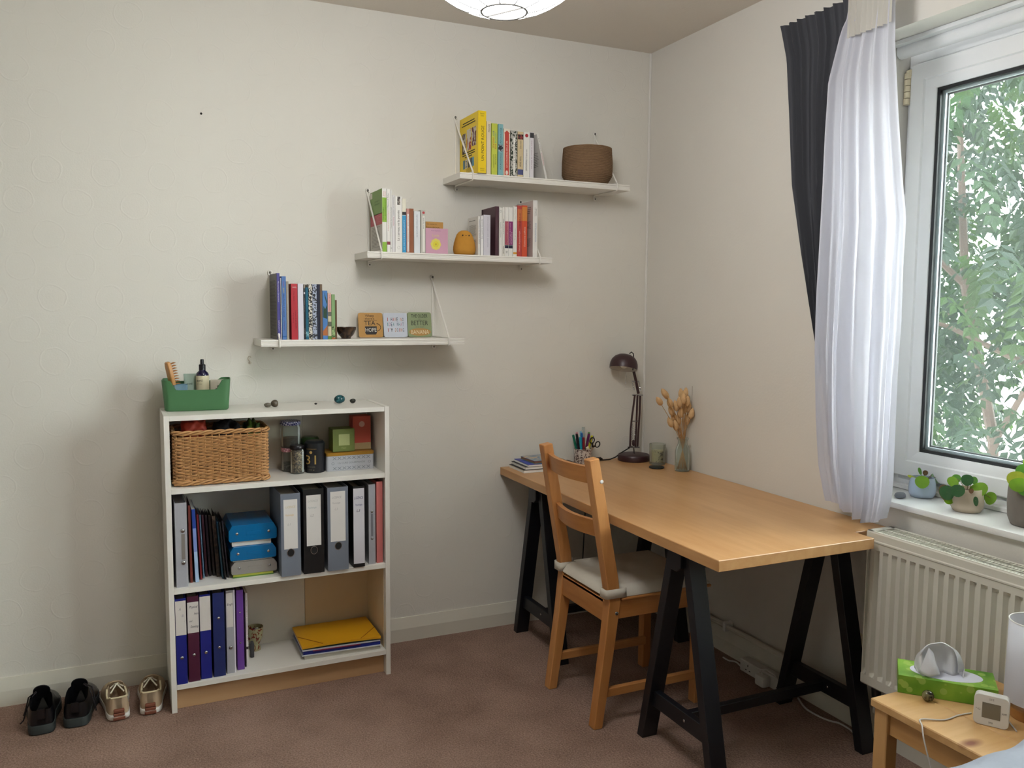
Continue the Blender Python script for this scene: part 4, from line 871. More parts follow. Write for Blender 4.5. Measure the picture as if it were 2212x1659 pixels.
# tube
p = atY(411, 825, -0.10); tb = thing('cream_tube', 'pale mint squeeze tube standing in the green bin', 'tube', (p.x, -0.10, ZI)); zt_ = hz(411, 807, -0.10)
b = B()
def tubeP(i, j):
    a = i*2*math.pi/20; f = j/8; rx, ry = 0.017+0.006*f, 0.017*(1-f)+0.0008
    return (rx*math.cos(a), ry*math.sin(a), f*zt_)
V = b.grid(tubeP, 20, 9, closed_u=True); b.bm.faces.new([V[i][0] for i in range(20)]); b.bm.faces.new([V[i][8] for i in range(20)])
obj('tube_body', b, M('#a9bfb0', 0.45, var=0.03, name='mint_tube'), tb, smooth=60, local=True)
text('avril', ink('#2a3a2c'), tb, frame((-0.003, -0.0095, zt_*0.70), (1, 0, 0), (0, 0.12, 1)), w=0.018, local=True)
# packet and clear tub
p = atY(471, 830, -0.105); pk = thing('packet', 'clear-wrapped white packet in the green bin', 'packet', (p.x, -0.105, ZI), (math.radians(-6), 0, math.radians(-8))); hh = hz(471, 820, -0.105)
b = B(); b.box(-0.028, 0.028, -0.009, 0.009, 0, hh, 0.003, 2); obj('wrapper', b, M('#c9c3b2', 0.25, var=0.12, vs_=30, bump=0.3, bs=60, name='crinkled_film'), pk, local=True)
b = B(); b.box(0.006, 0.014, -0.0095, -0.0085, hh*0.72, hh*0.8); obj('printed_mark', b, ink('#22221f'), pk, smooth=0, local=True)
p = atY(474, 846, -0.152); hc = thing('hair_clip', 'black claw hair clip at the front of the green bin', 'hair clip', (p.x, -0.150, ZI+0.032), (0, 0, 0.2))
b = B(); b.ball((0, 0, 0.03), 0.011, 1.6, 0.8, 0.9, 12, 8); b.tube([(-0.006, 0, 0.036), (-0.004, 0, 0.047), (0.004, 0, 0.047), (0.006, 0, 0.036)], 0.0025, 6); b.box(-0.004, 0.004, -0.003, 0.003, -0.032, 0.03, 0.001); obj('claw', b, MBLACKP, hc, local=True)
p = atY(386, 838, -0.135); cb_ = thing('plastic_tub', 'small translucent blue tub holding white pieces, in the green bin', 'tub', (p.x+0.006, -0.130, ZI)); hh = hz(386, 831, -0.14)
b = B(); ol = dense(rrect(0.024, 0.022, 0.006)); V = b.grid(lambda i, j: (ol[i][0]*(0.9+0.1*min(j, 2)/2-(0.06 if j == 3 else 0)), ol[i][1]*(0.9+0.1*min(j, 2)/2-(0.06 if j == 3 else 0)), [0, hh*0.5, hh, hh*0.98][j]), len(ol), 4, closed_u=True); b.bm.faces.new([V[i][0] for i in range(len(ol))])
obj('tub_wall', b, clear_mat('pale_blue_plastic', '#9fc3d6', 0.45, 0.15), cb_, smooth=40, local=True)
for i in range(5):
    b = B(); b.ball((-0.012+0.006*i, 0.006*((i % 3)-1), hh*0.72+0.003*(i % 2)), 0.006, 1.2, 0.9, 0.7, 8, 6); obj('cotton_piece', b, M('#e2e4e6', 0.9, name='cotton'), cb_, local=True)
b = B(); b.box(-0.019, 0.019, -0.017, 0.017, 0.001, hh*0.66, 0.003); obj('filling', b, M('#4f9aa8', 0.6, var=0.2, name='teal_filling'), cb_, local=True)
# stones
def stone(u, v, zt, r, sx, sy, sz, col, label, name='pebble', rough=0.3, rotz=0.0, sub=0.08, seed=1, cat='stone', egg=0.0):
    q = atZ(u, v, zt); b = B(); t = bmesh.new(); bmesh.ops.create_icosphere(t, subdivisions=3, radius=r); rr_ = random.Random(seed); ph = [rr_.random()*6 for _ in range(6)]
    for w in t.verts:
        n = w.co.normalized(); k = 1+sub*(math.sin(3*n.x+ph[0])*math.sin(2.5*n.y+ph[1])+0.6*math.sin(4*n.z+ph[2]))
        k *= 1-egg*n.x
        w.co = Vector((w.co.x*sx*k, w.co.y*sy*k, w.co.z*sz*k))
    zmin = min(w.co.z for w in t.verts)
    b.merge(t, Matrix.Translation((q.x, q.y, zt-zmin+0.0002)) @ Matrix.Rotation(rotz, 4, 'Z'))
    return tag(obj(name, b, col, smooth=80), label, cat)
stone(578.5, 880, ZT, 0.012, 1.15, 1, 0.72, patmat('#3c3a33', '#8a8272', 60, 0.3, 0.7, name='grey_stone', rough=0.35), 'small flat grey pebble beside a rounder brown one, on the bookcase top', seed=2)
stone(593, 879.5, ZT, 0.0135, 1.1, 1, 0.95, M('#4a4030', 0.35, var=0.3, vs_=60, name='brown_stone'), 'rounded dark brown pebble on the bookcase top', seed=5)
stone(682, 874.3, ZT, 0.0048, 1.1, 1, 0.8, M('#141212', 0.3, name='black_stone'), 'tiny black pebble alone on the bookcase top', seed=8)
stone(731.5, 871.5, ZT, 0.0165, 1.4, 0.95, 1.0, patmat('#0d2a2f', '#2e6a70', 45, 0.35, 0.65, name='teal_polished_stone', rough=0.08), 'polished dark teal egg on the bookcase top', name='polished_egg', rotz=0.3, sub=0.0, egg=-0.2, cat='ornament')
stone(762, 871, ZT, 0.0105, 1.15, 1, 0.85, M('#23241d', 0.3, var=0.2, vs_=60, name='dark_green_stone'), 'small square-ish black pebble near the polished egg, on the bookcase top', seed=11)

# ---- upper compartment
MWICK = M('#b98a58', 0.6, var=0.35, vs_=70, bump=0.3, bs=200, name='wicker_cane')
wx0, wx1, wy0, wy1 = -2.132, -1.797, -0.292, -0.068; wz1 = 0.196
wb = thing('wicker_basket', 'rectangular woven wicker basket in the upper compartment', 'basket', ((wx0+wx1)/2, (wy0+wy1)/2, ZA+0.0006))
hw, hd = (wx1-wx0)/2, (wy1-wy0)/2
per_ = dense(rrect(hw-0.006, hd-0.006, 0.022, 5)); 
def perim(a, c, r, step):
    pts = rrect(a, c, r, 6); out = []; acc = 0; L = []
    for i, p in enumerate(pts):
        q = pts[(i+1) % len(pts)]; L.append(math.hypot(q[0]-p[0], q[1]-p[1]))
    tot = sum(L); n = int(tot/step/4)*4; res = []; i = 0; s0 = 0
    for k in range(n):
        s = tot*k/n
        while s > s0+L[i]: s0 += L[i]; i += 1
        f = (s-s0)/L[i]; p, q = pts[i], pts[(i+1) % len(pts)]
        dx, dy = (q[0]-p[0])/L[i], (q[1]-p[1])/L[i]
        res.append((p[0]+(q[0]-p[0])*f, p[1]+(q[1]-p[1])*f, dy, -dx))
    return res
P_ = perim(hw-0.008, hd-0.008, 0.024, 0.0118); n = len(P_); rows_ = 27
b = B()
for r in range(rows_):
    zz = 0.022+r*(wz1-0.046)/(rows_-1)
    b.tube([(x+nx*0.0034*(1 if ((k//2)+r) % 2 else -1), y+ny*0.0034*(1 if ((k//2)+r) % 2 else -1), zz+0.0006*math.sin(k+r)) for k, (x, y, nx, ny) in enumerate(P_)], 0.0029, 5, closed=True)
weave = obj('woven_wall', b, MWICK, wb, smooth=70, local=True); weave['kind'] = 'stuff'
b = B()
for k in range(0, n, 2):
    x, y, nx, ny = P_[k]; b.tube([(x, y, 0.006), (x, y, wz1-0.012)], 0.0026, 5)
st_ = obj('stakes', b, MWICK, wb, smooth=70, local=True); st_['kind'] = 'stuff'
for zz, name in ((wz1-0.008, 'braided_rim'), (0.0108, 'braided_foot')):
    b = B(); Q = perim(hw-0.007, hd-0.007, 0.024, 0.006)
    for ph in (0, 2.094, 4.189):
        b.tube([(x+nx*0.005*math.cos(i*0.36+ph), y+ny*0.005*math.cos(i*0.36+ph), zz+0.0055*math.sin(i*0.36+ph)) for i, (x, y, nx, ny) in enumerate(Q)], 0.0042, 6, closed=True)
    o = obj(name, b, MWICK, wb, smooth=70, local=True); o['kind'] = 'stuff'
b = B(); b.box(-hw+0.012, hw-0.012, -hd+0.012, hd-0.012, 0.004, 0.010); obj('floor_panel', b, MWICK, wb, smooth=0, local=True)
def lump(x0, x1, y0, y1, z0, z1, mat, label, name='folded_cloth', seed=1, amp=0.16, cat='cloth'):
    b = B(); t = bmesh.new(); bmesh.ops.create_icosphere(t, subdivisions=4, radius=1); r = random.Random(seed); ph = [r.random()*6 for _ in range(9)]
    for w in t.verts:
        c = w.co.normalized(); s = max(abs(c.x), abs(c.y), abs(c.z)); c = c/(s**0.55)
        k = 1+amp*(math.sin(5*c.x+ph[0])*math.sin(4*c.y+ph[1])*0.6+0.35*math.sin(9*c.x+ph[3])*math.sin(8*c.z+ph[4]))-amp*0.6
        w.co = Vector(((x0+x1)/2+c.x*k*(x1-x0)/2, (y0+y1)/2+c.y*k*(y1-y0)/2, (z0+z1)/2+c.z*k*(z1-z0)/2))
    b.merge(t); return tag(obj(name, b, mat, smooth=80), label, cat)
lump(-2.10, -2.0, -0.235, -0.10, ZA+0.142, ZA+0.228, M('#a8351f', 0.6, var=0.1, name='orange_fabric'), 'orange-red bag on top of the wicker basket', name='fabric_bag', seed=3, cat='bag')
lump(-1.992, -1.885, -0.262, -0.10, ZA+0.02, ZA+0.226, M('#0e0f14', 0.9, var=0.2, name='black_knit'), 'black bundled cloth filling the wicker basket', seed=5)
lump(-2.115, -2.0, -0.262, -0.09, ZA+0.012, ZA+0.145, M('#131419', 0.9, var=0.2, name='dark_knit'), 'dark cloth at the shaded end of the wicker basket', seed=15)
lump(-1.88, -1.815, -0.245, -0.11, ZA+0.012, ZA+0.222, patmat('#1c2a14', '#5c7a2c', 40, 0.35, 0.6, name='leaf_print'), 'green leaf-print cloth at one end of the wicker basket', seed=9)
# jars
MJAR = clear_mat('jar_glass', '#f4f7f5', 0.05, 0.05)
def jar(u0, u1, y, zb, zh, lidmat, lidh, fillmat, fillh, label, lidname='lid', hex_=0.0):
    a, c = atY(u0, 980, y), atY(u1, 980, y); R = (c.x-a.x)/2
    k = thing('glass_jar', label, 'jar', ((a.x+c.x)/2, y, zb+0.0005)); hB = zh-lidh
    b = B(); b.lathe([(0, 0), (R*0.9, 0), (R*0.97, 0.003), (R*0.97, hB*0.86), (R*0.88, hB*0.96), (R*0.86, hB), (R*0.82, hB), (R*0.84, hB*0.95), (R*0.92, hB*0.85), (R*0.92, 0.005), (0, 0.004)], n=24); obj('glass', b, MJAR, k, smooth=50, local=True)
    b = B(); b.lathe([(0, 0.0045), (R*0.9, 0.0055), (R*0.9, fillh), (R*0.5, fillh*1.04), (0, fillh)], n=20); obj('contents', b, fillmat, k, smooth=40, local=True)
    b = B(); b.lathe([(0, zh), (R*0.93, zh), (R*1.02, zh-0.003), (R*1.03, hB+0.001), (R*0.98, hB-0.002), (R*0.9, hB-0.002)], n=28); obj(lidname, b, lidmat, k, smooth=40, local=True)
    return k
yj = -0.125
zl = atY(625, 966, yj).z-ZA; zu = atY(628, 909, yj).z-ZA
jar(607.5, 640.5, yj, ZA, zl, checker('#b86f86', '#d9b9c0', 160), 0.0135, patmat('#2a2a28', '#6b655a', 60), zl*0.35, 'glass jar with a pink gingham lid at the bottom of a jar stack')
jar(606, 650, yj+0.004, ZA+zl, zu-zl, checker('#2c3278', '#c4c8de', 150), 0.0135, M('#3d2a20', 0.9, var=0.4, vs_=200, name='brown_tea'), (zu-zl)*0.36, 'tall glass jar with a blue gingham lid stacked on a pink-lidded jar')
jar(626.5, 657, -0.185, ZA, atY(641, 962, -0.185).z-ZA, M('#17161a', 0.3, name='black_lid'), 0.012, patmat('#2d1d18', '#b79c76', 130, 0.42, 0.6, name='dried_petals'), (atY(641, 962, -0.185).z-ZA)*0.8, 'small glass jar of dried petals with a black lid')
# tins
def round_tin(u0, u1, vt, y, col, label, lid):
    a, c = atY(u0, 990, y), atY(u1, 990, y); R = (c.x-a.x)/2; h = atY((u0+u1)/2, vt, y).z-ZA
    k = thing('tea_tin', label, 'tin', ((a.x+c.x)/2, y, ZA+0.0005))
    b = B(); b.lathe([(0, 0), (R*0.98, 0), (R, 0.003), (R, h*0.8), (R*0.99, h*0.803), (0, h*0.803)], n=32); obj('tin_body', b, M(col, 0.35, var=0.1, vs_=40, name='tin_print'), k, smooth=40, local=True)
    b = B(); b.lathe([(R*0.9, h*0.795), (R*1.01, h*0.80), (R*1.01, h*0.93), (R*0.85, h*0.985), (R*0.8, h), (0, h)], n=32); obj('lid', b, lid, k, smooth=40, local=True)
    return k, R, h
k, R, h = round_tin(650.5, 690, 943, -0.105, '#26391f', 'dark green round tin behind the black one', M('#3d5a34', 0.3, name='green_lid'))
k, R, h = round_tin(658.5, 701, 951, -0.178, '#15161d', 'black round tin with a large gold number', M('#1b2024', 0.3, metal=0.2, name='black_tin_lid'))
GOLD = M('#c9a865', 0.35, metal=0.6, var=0.1, name='gold_print')
wrap_text('31', GOLD, k, R+0.0006, h*0.42, FACE-0.05, w=R*1.15, h=h*0.29); wrap_text('DAMMANN', GOLD, k, R+0.0006, h*0.76, FACE, w=R*1.1, h=h*0.03); wrap_text('THÉ DE NOËL', M('#8b8468', 0.4, name='dull_gold_print'), k, R+0.0006, h*0.2, FACE, w=R*0.9, h=h*0.028); wrap_text('100 g', M('#8b8468', 0.4, name='dull_gold_print'), k, R+0.0006, h*0.1, FACE, w=R*0.7, h=h*0.03)
b = B()
for i in range(14):
    a0, a1 = FACE-0.2*math.cos(i*math.pi/7), FACE-0.2*math.cos((i+1)*math.pi/7)
b.prism([(0.0055*math.cos(q*math.pi/8), 0.0055*math.sin(q*math.pi/8)) for q in range(16)], -0.0003, 0.0003, 'z', mtx=frame(((R+0.0004)*math.cos(FACE), (R+0.0004)*math.sin(FACE), h*0.655), (-math.sin(FACE), math.cos(FACE), 0), (0, 0, 1))); obj('seal', b, GOLD, k, smooth=0, local=True)
# rectangular tin, boxes
yt_ = -0.205; a, c = atY(705.5, 1000, yt_), atY(808, 995, yt_); h = atY(756, 976, yt_).z-ZA; w = c.x-a.x
k = thing('biscuit_tin', 'pale grey rectangular tin with a gold lid', 'tin', (a.x, yt_, ZA+0.0005))
ol = [(x+w/2, y+0.055) for x, y in rrect(w/2, 0.055, 0.010)]
b = B(); b.prism(ol, 0, h*0.82, 'z'); obj('tin_body', b, M('#b9bcc2', 0.35, var=0.03, name='grey_tin_print'), k, smooth=30, local=True)
ol2 = [(x+w/2, y+0.055) for x, y in rrect(w/2+0.0015, 0.0565, 0.011)]
b = B(); b.prism(ol2, h*0.80, h*0.985, 'z', 0.002); obj('lid', b, M('#b98a35', 0.35, metal=0.5, var=0.06, name='gold_lid'), k, smooth=30, local=True)
for zz, s in ((0.68, 'XXXXXXXX'), (0.14, 'XXXXXXXX')): text(s, ink('#7d818c'), k, frame((w*0.52, -0.0006, h*zz), (1, 0, 0), (0, 0, 1)), w=w*0.80, h=h*0.16, local=True, name='printed_pattern', spacing=1.15)
text('LA CURE GOURMANDE', ink('#7d7f86'), k, frame((w*0.52, -0.0006, h*0.42), (1, 0, 0), (0, 0, 1)), w=w*0.57, h=h*0.09, local=True)
for xx in (0.13, 0.9): text('O', ink('#858992'), k, frame((w*xx, -0.0006, h*0.41), (1, 0, 0), (0, 0, 1)), h=h*0.15, local=True, name='printed_pattern')
zt2 = ZA+h+0.001
def small_box(u0, u1, vt, y, zb, dep, col, label, name='tea_box'):
    a, c = atY(u0, 950, y), atY(u1, 950, y); hh_ = atY((u0+u1)/2, vt, y).z-zb; k = thing(name, label, 'box', (a.x, y, zb+0.0004))
    b = B(); b.box(0, c.x-a.x, 0, dep, 0, hh_, 0.0006); obj('carton', b, M(col, 0.55, var=0.06, name='printed_card'), k, smooth=0, local=True)
    return k, c.x-a.x, hh_
k, w, h = small_box(719, 766, 927, -0.196, zt2, 0.075, '#6d7a3c', 'olive green square box on the gold-lidded tin')
patch(k, 'square_label', frame((w*0.52, -0.0002, h*0.52), (1, 0, 0), (0, 0, 1)), w*0.5, h*0.5, ink('#a9b077'), local=True); text('Palais', ink('#a9b077'), k, frame((w*0.5, -0.0005, h*0.16), (1, 0, 0), (0, 0, 1)), w=w*0.2, h=h*0.05, local=True)
k, w, h = small_box(762.5, 801, 899, -0.170, zt2, 0.06, '#b9503f', 'coral red box with a beige foot on the gold-lidded tin')
patch(k, 'beige_band', frame((w*0.5, -0.0002, h*0.1), (1, 0, 0), (0, 0, 1)), w, h*0.2, ink('#a9936a'), local=True)
b = B(); b.prism([(w*0.5+w*0.16*math.cos(q*math.pi/10), h*0.76+w*0.16*math.sin(q*math.pi/10)) for q in range(20)], -0.0004, 0, 'y'); obj('printed_flower', b, ink('#c99a8c'), k, smooth=0, local=True)
b = B(); b.prism([(-0.012, h*0.72), (-0.0005, h*0.99), (-0.0005, h*0.6)], 0.002, 0.003, 'y'); obj('torn_flap', b, M('#7d2a22', 0.6, name='card_inside'), k, smooth=0, local=True)

# ---- middle compartment
def binder(u0, u1, vb, vt, zs, col, label, d=0.24, name='binder', cat='binder', thick=0.0024, paper='#cfcac0', mat=None, group=None):
    a, c = atZ(u0, vb, zs), atZ(u1, vb, zs); y = max(atZ((u0+u1)/2, vb, zs).y, -0.321)
    a, c = atY(u0, vb, y), atY(u1, vb, y); w = c.x-a.x-0.0006; h = atY((u0+u1)/2-(vb-vt)*0.036, vt, y).z-zs
    d = min(d, -0.058-y)
    k = thing(name, label, cat, (a.x, y, zs+0.0004), (0, 0, BR), group); b = B(); e = thick
    b.prism([(0, 0.001), (0.001, 0), (w-0.001, 0), (w, 0.001), (w, d), (w-e, d), (w-e, e), (e, e), (e, d), (0, d)], 0, h, 'z'); obj('cover', b, mat or M(col, 0.45, var=0.05, vs_=30, name='binder_board'), k, smooth=0, local=True)
    b = B(); b.box(e+0.001, w-e-0.001, 0.02, d-0.012, 0.012, h-0.014); obj('paper_block', b, M(paper, 0.9, var=0.1, vs_=40, stretch=(80, 1, 1), name='paper_edges'), k, smooth=0, local=True)
    return k, w, h, d
def hand(k, w, h, items, y=-0.0009):
    for s, x, zz, ww, hh_, col in items: text(s, ink(col), k, frame((w*x, y, h*zz), (1, 0, 0), (0, 0, 1)), w=w*ww, h=hh_, local=True, shear=0.25, name='handwriting')
def arch_ring(k, x, zz, r=0.0125):
    b = B(); b.tube([(x+r*math.cos(i*math.pi/12), -0.0008, zz+r*1.15*math.sin(i*math.pi/12)) for i in range(24)], 0.0014, 6, closed=True); rg = obj('finger_ring', b, MSTEEL, k, local=True)
    b = B(); b.prism([(x+r*0.95*math.cos(i*math.pi/12), zz+r*1.1*math.sin(i*math.pi/12)) for i in range(24)], -0.0005, 0.0002, 'y'); obj('finger_hole', b, M('#0c0b0b', 0.7, name='dark_hole'), rg, smooth=0, local=True)
def stud(k, x, zz, r=0.006, y=0.0):
    b = B(); b.ball((x, y-0.001, zz), r, 1, 0.5, 1, 12, 8); obj('rivet', b, MSTEEL, k, local=True)
MGREYPP = M('#747b88', 0.4, var=0.04, vs_=8, name='grey_polypropylene')
MCLEARPP = clear_mat('clear_polypropylene', '#dcdde4', 0.5, 0.25)
wl = '#dcd8d4'
k, w, h, d = binder(608.5, 651.5, 1247, 1067, ZB, '', 'grey lever arch binder with yellow handwriting', mat=MGREYPP)
patch(k, 'spine_label', frame((w*0.5, -0.0003, h*0.63), (1, 0, 0), (0, 0, 1)), w*0.70, h*0.60, M(wl, 0.8, var=0.02, name='label_paper'), local=True); arch_ring(k, w*0.48, h*0.285)
hand(k, w, h, [('LiCENCE', 0.5, 0.84, 0.5, 0.008, '#cdbb8d'), ('Psychologie', 0.45, 0.74, 0.42, 0.009, '#d8b36a'), ('L1', 0.42, 0.63, 0.16, 0.008, '#b3b0ae')])
k, w, h, d = binder(657, 702, 1240, 1057, ZB, '#0d0d0f', 'black lever arch binder between two grey ones')
patch(k, 'spine_label', frame((w*0.5, -0.0003, h*0.63), (1, 0, 0), (0, 0, 1)), w*0.70, h*0.60, M(wl, 0.8, var=0.02, name='label_paper'), local=True); arch_ring(k, w*0.5, h*0.275)
hand(k, w, h, [('LiCENCE', 0.47, 0.86, 0.48, 0.008, '#b4b2b0'), ('Psychologie', 0.43, 0.78, 0.42, 0.009, '#a9b2b4'), ('L2', 0.42, 0.69, 0.16, 0.008, '#a8a6a4')])
k, w, h, d = binder(709, 754, 1234, 1053, ZB, '', 'grey lever arch binder with faint grey handwriting', mat=MGREYPP)
patch(k, 'spine_label', frame((w*0.5, -0.0003, h*0.65), (1, 0, 0), (0, 0, 1)), w*0.72, h*0.60, M(wl, 0.8, var=0.02, name='label_paper'), local=True); arch_ring(k, w*0.5, h*0.295)
hand(k, w, h, [('LiCENCE', 0.45, 0.88, 0.46, 0.008, '#a9a6a6'), ('Psychologie', 0.43, 0.81, 0.38, 0.009, '#aeabab'), ('L3', 0.42, 0.74, 0.15, 0.008, '#bdbab8')])
k, w, h, d = binder(764, 789, 1225, 1051, ZB, '#101012', 'slim black binder with a white spine and blue handwriting')
patch(k, 'spine_label', frame((w*0.5, -0.0003, h*0.51), (1, 0, 0), (0, 0, 1)), w*0.96, h*0.93, M('#d6d4dc', 0.6, var=0.02, name='label_paper'), local=True)
hand(k, w, h, [('LiCENCE', 0.5, 0.86, 0.8, 0.010, '#2c2f72'), ('Psychologie', 0.5, 0.77, 0.6, 0.010, '#2c2f86'), ('L3', 0.45, 0.70, 0.3, 0.010, '#3a3350')])
k, w, h, d = binder(797, 812, 1218, 1047, ZB, '', 'clear plastic ring binder next to a pink one', mat=MCLEARPP); stud(k, w*0.5, h*0.66, 0.005); stud(k, w*0.5, h*0.32, 0.005)
b = B(); b.box(w*0.35, w*0.65, -0.0008, 0.0005, h*0.35, h*0.63); obj('spine_window', b, M('#77767c', 0.4, name='grey_strip'), k, smooth=0, local=True)
binder(814, 827.8, 1215.5, 1041, ZB, '#c9736f', 'slim pink cardboard binder at the end of its compartment', paper='#d98d86')
k, w, h, d = binder(381.5, 408, 1268.5, 1087, ZB, '', 'thick clear plastic ring binder at the shoe side of the middle compartment', mat=MCLEARPP, paper='#bdbab6'); stud(k, w*0.62, h*0.67, 0.008); stud(k, w*0.62, h*0.29, 0.008)
b = B(); b.box(w*0.5, w*0.8, -0.0008, 0.0005, h*0.33, h*0.63); obj('spine_window', b, M('#7d7872', 0.4, var=0.1, name='grey_window'), k, smooth=0, local=True)
# leaning files and slim books
def lean(u0, u1, vb, vt, col, ang, label, d=0.2, pages=None, **kw):
    y = max(atZ((u0+u1)/2, vb, ZB).y, -0.318); a, c = atY(u0, vb, y), atY(u1, vb, y); h = atY((u0+u1)/2, vt, y).z-ZB
    return make_book(kw.pop('name', 'folder'), label, a.x, y, ZB+0.0008, c.x-a.x-0.0012, min(d, -0.095-y), h, col, rot=(0, math.radians(-ang), BR), pages=pages, cat=kw.pop('cat', 'folder'), **kw)
lean(411.5, 417.5, 1259, 1092, '#6e2f26', 0.4, 'thin rust brown book beside the thick clear binder', name='book', cat='book')
lean(422.5, 431, 1258, 1100, '#4d6fb5', 1.6, 'slim blue and white magazine standing among dark folders', name='magazine', cat='magazine', pages='#e6e4e0', bands=[(0, 0.42, '#a9c4e2'), (0.42, 0.74, '#7d92cc'), (0.74, 1, '#1f3f93')])
lean(433.5, 438, 1252.5, 1111, '#7a2026', 2.0, 'thin dark red folder beside the blue magazine')
lean(439.5, 442.8, 1249.5, 1112, '#5f7f9c', 2.2, 'thin grey-blue folder among dark ones')
lean(444.5, 449.8, 1246, 1112, '#43202c', 2.4, 'wine-dark cardboard folder leaning in the middle compartment')
lean(452.4, 457.5, 1244.5, 1112, '#221722', 2.7, 'purple-black cardboard folder leaning in the middle compartment')
lean(460.6, 466, 1243.5, 1112, '#231d1c', 3.0, 'brown-black cardboard folder leaning in the middle compartment')
lean(468.8, 477, 1246, 1114, patmat('#1d1714', '#5a4636', 50, 0.35, 0.7), 3.4, 'brown marbled folder leaning in the middle compartment')
lean(480.5, 484.8, 1250.5, 1126, '#1d4658', 4.1, 'dark teal plastic folder leaning in the middle compartment')
lean(486, 490, 1252, 1126, '#0e0d10', 4.3, 'black folder with a white edge beside the blue cases', bands=[(0, 1, '#17161a')])
lean(491.8, 495.6, 1248, 1124, '#2e2a33', 4.5, 'charcoal folder leaning nearest the blue cases')
# document cases in a pile
y = atZ(545, 1245, ZB).y; xa, xb = atY(503, 1245, y).x, atY(591, 1238, y).x
zz = ZB+0.0005
k = thing('folder', 'lime card folder at the bottom of the pile of plastic cases', 'folder', ((xa+xb)/2, y, zz)); b = B(); b.box(xa, xb, y, y+0.19, zz, zz+0.0035); obj('lower_sheet', b, cov('#5f8a3a'), k, smooth=0); b = B(); b.box(xa+0.001, xb-0.001, y+0.001, y+0.19, zz+0.0036, zz+0.012, 0.001); obj('upper_sheet', b, cov('#b5ba4c'), k, smooth=0); zz += 0.0125
def case(u0, u1, yf, z0, hh_, mat, label, depth=0.21, handle='#7c7670'):
    a, c = atY(u0, 1200, yf).x, atY(u1, 1200, yf).x; k = thing('document_case', label, 'plastic case', ((a+c)/2, yf, z0)); e = 0.0015; ch_ = hh_*0.35
    b = B(); pr = [(a, z0+ch_*0.3), (a+0.004, z0), (c-0.004, z0), (c, z0+ch_*0.3), (c, z0+hh_-ch_), (c-0.012, z0+hh_), (a+0.012, z0+hh_), (a, z0+hh_-ch_)]
    b.prism(pr, yf, yf+depth, 'y', 0.0008); obj('shell', b, mat, k, smooth=0)
    b = B(); b.box(a+0.012, c-0.012, yf+0.01, yf+depth-0.01, z0+0.003, z0+hh_*0.72); obj('papers', b, M('#b9c2c6', 0.8, var=0.1, vs_=50, stretch=(1, 1, 60), name='case_papers'), k, smooth=0)
    for f in (0.17, 0.83):
        b = B(); b.ball((a+(c-a)*f, yf-0.001, z0+hh_*0.5), 0.0055, 1, 0.5, 1, 12, 8); obj('clasp', b, MSTEEL, k)
    b = B(); b.box(a+(c-a)*0.36, a+(c-a)*0.66, yf-0.0012, yf+0.0005, z0+hh_*0.36, z0+hh_*0.58, 0.0004); obj('handle_slot', b, mat, k, smooth=0)
    return zz+hh_
MBLUEPP = clear_mat('blue_polypropylene', '#0a78b8', 0.72, 0.16)
case(499, 598, y-0.002, zz, 0.046, clear_mat('frosted_polypropylene', '#c3bcb6', 0.5, 0.2), 'frosted clear plastic case under the blue ones'); zz += 0.0464
for hh_, lab, uu in ((0.050, 'blue plastic case in the middle of the pile', (497, 597)), ):
    k = thing('paper_bundle', 'white paper bundle between the frosted case and the blue one', 'paper', (-1.9, y, zz)); b = B(); b.box(xa+0.002, xb-0.004, y+0.006, y+0.2, zz, zz+0.006); obj('sheets', b, MPAPER, k, smooth=0); zz += 0.0063
    case(uu[0], uu[1], y-0.004, zz, hh_, MBLUEPP, lab); zz += hh_+0.0004
k = thing('paper_bundle', 'white paper bundle between the two blue cases', 'paper', (-1.9, y, zz)); b = B(); b.box(xa-0.0, xb-0.006, y+0.008, y+0.2, zz, zz+0.019, 0.001); obj('sheets', b, MPAPER, k, smooth=0); zz += 0.0194
case(495, 599, y-0.003, zz, 0.060, MBLUEPP, 'blue plastic case on top of the pile')

# ---- bottom compartment
def rowbinder(u0, u1, vb, vt, col, label, **kw): return binder(u0, u1, vb, vt, ZC, col, label, **kw)
lab = M('#d5cfc9', 0.8, var=0.05, name='wrinkled_label')
def toplabel(k, w, h, f0, f1): patch(k, 'spine_label', frame((w*0.5, -0.0004, h*(f0+f1)/2), (1, 0, 0), (0, 0, 1)), w*0.99, h*(f1-f0), lab, local=True)
k, w, h, d = rowbinder(383, 406.5, 1478, 1294, '#16207d', 'bright blue binder with a white upper label marked with letters', d=0.23); toplabel(k, w, h, 0.575, 0.975); stud(k, w*0.52, h*0.31)
hand(k, w, h, [('A', 0.42, 0.88, 0.2, 0.010, '#8b8790'), ('B', 0.68, 0.80, 0.18, 0.009, '#9a96a0'), ('C', 0.9, 0.735, 0.12, 0.008, '#a5a1a8')])
k, w, h, d = rowbinder(408.5, 433.5, 1472, 1289, '#4a1832', 'burgundy binder with a handwritten white label', d=0.23); toplabel(k, w, h, 0.575, 0.935); stud(k, w*0.5, h*0.315)
hand(k, w, h, [('Physical', 0.55, 0.875, 0.72, 0.012, '#2c2c44'), ('Aware', 0.78, 0.8, 0.4, 0.009, '#3a3a50'), ('and', 0.3, 0.715, 0.26, 0.007, '#3a3a50'), ('Develop', 0.6, 0.645, 0.68, 0.012, '#2c2c44')])
k, w, h, d = rowbinder(435, 459, 1466, 1285, '#141f7e', 'bright blue binder with a blank white upper label', d=0.23); toplabel(k, w, h, 0.575, 0.98); stud(k, w*0.5, h*0.315)
k, w, h, d = rowbinder(463, 488.5, 1461, 1281, '#1c2a63', 'tall navy binder without any label', d=0.23); stud(k, w*0.5, h*0.70, 0.005); stud(k, w*0.5, h*0.35, 0.005)
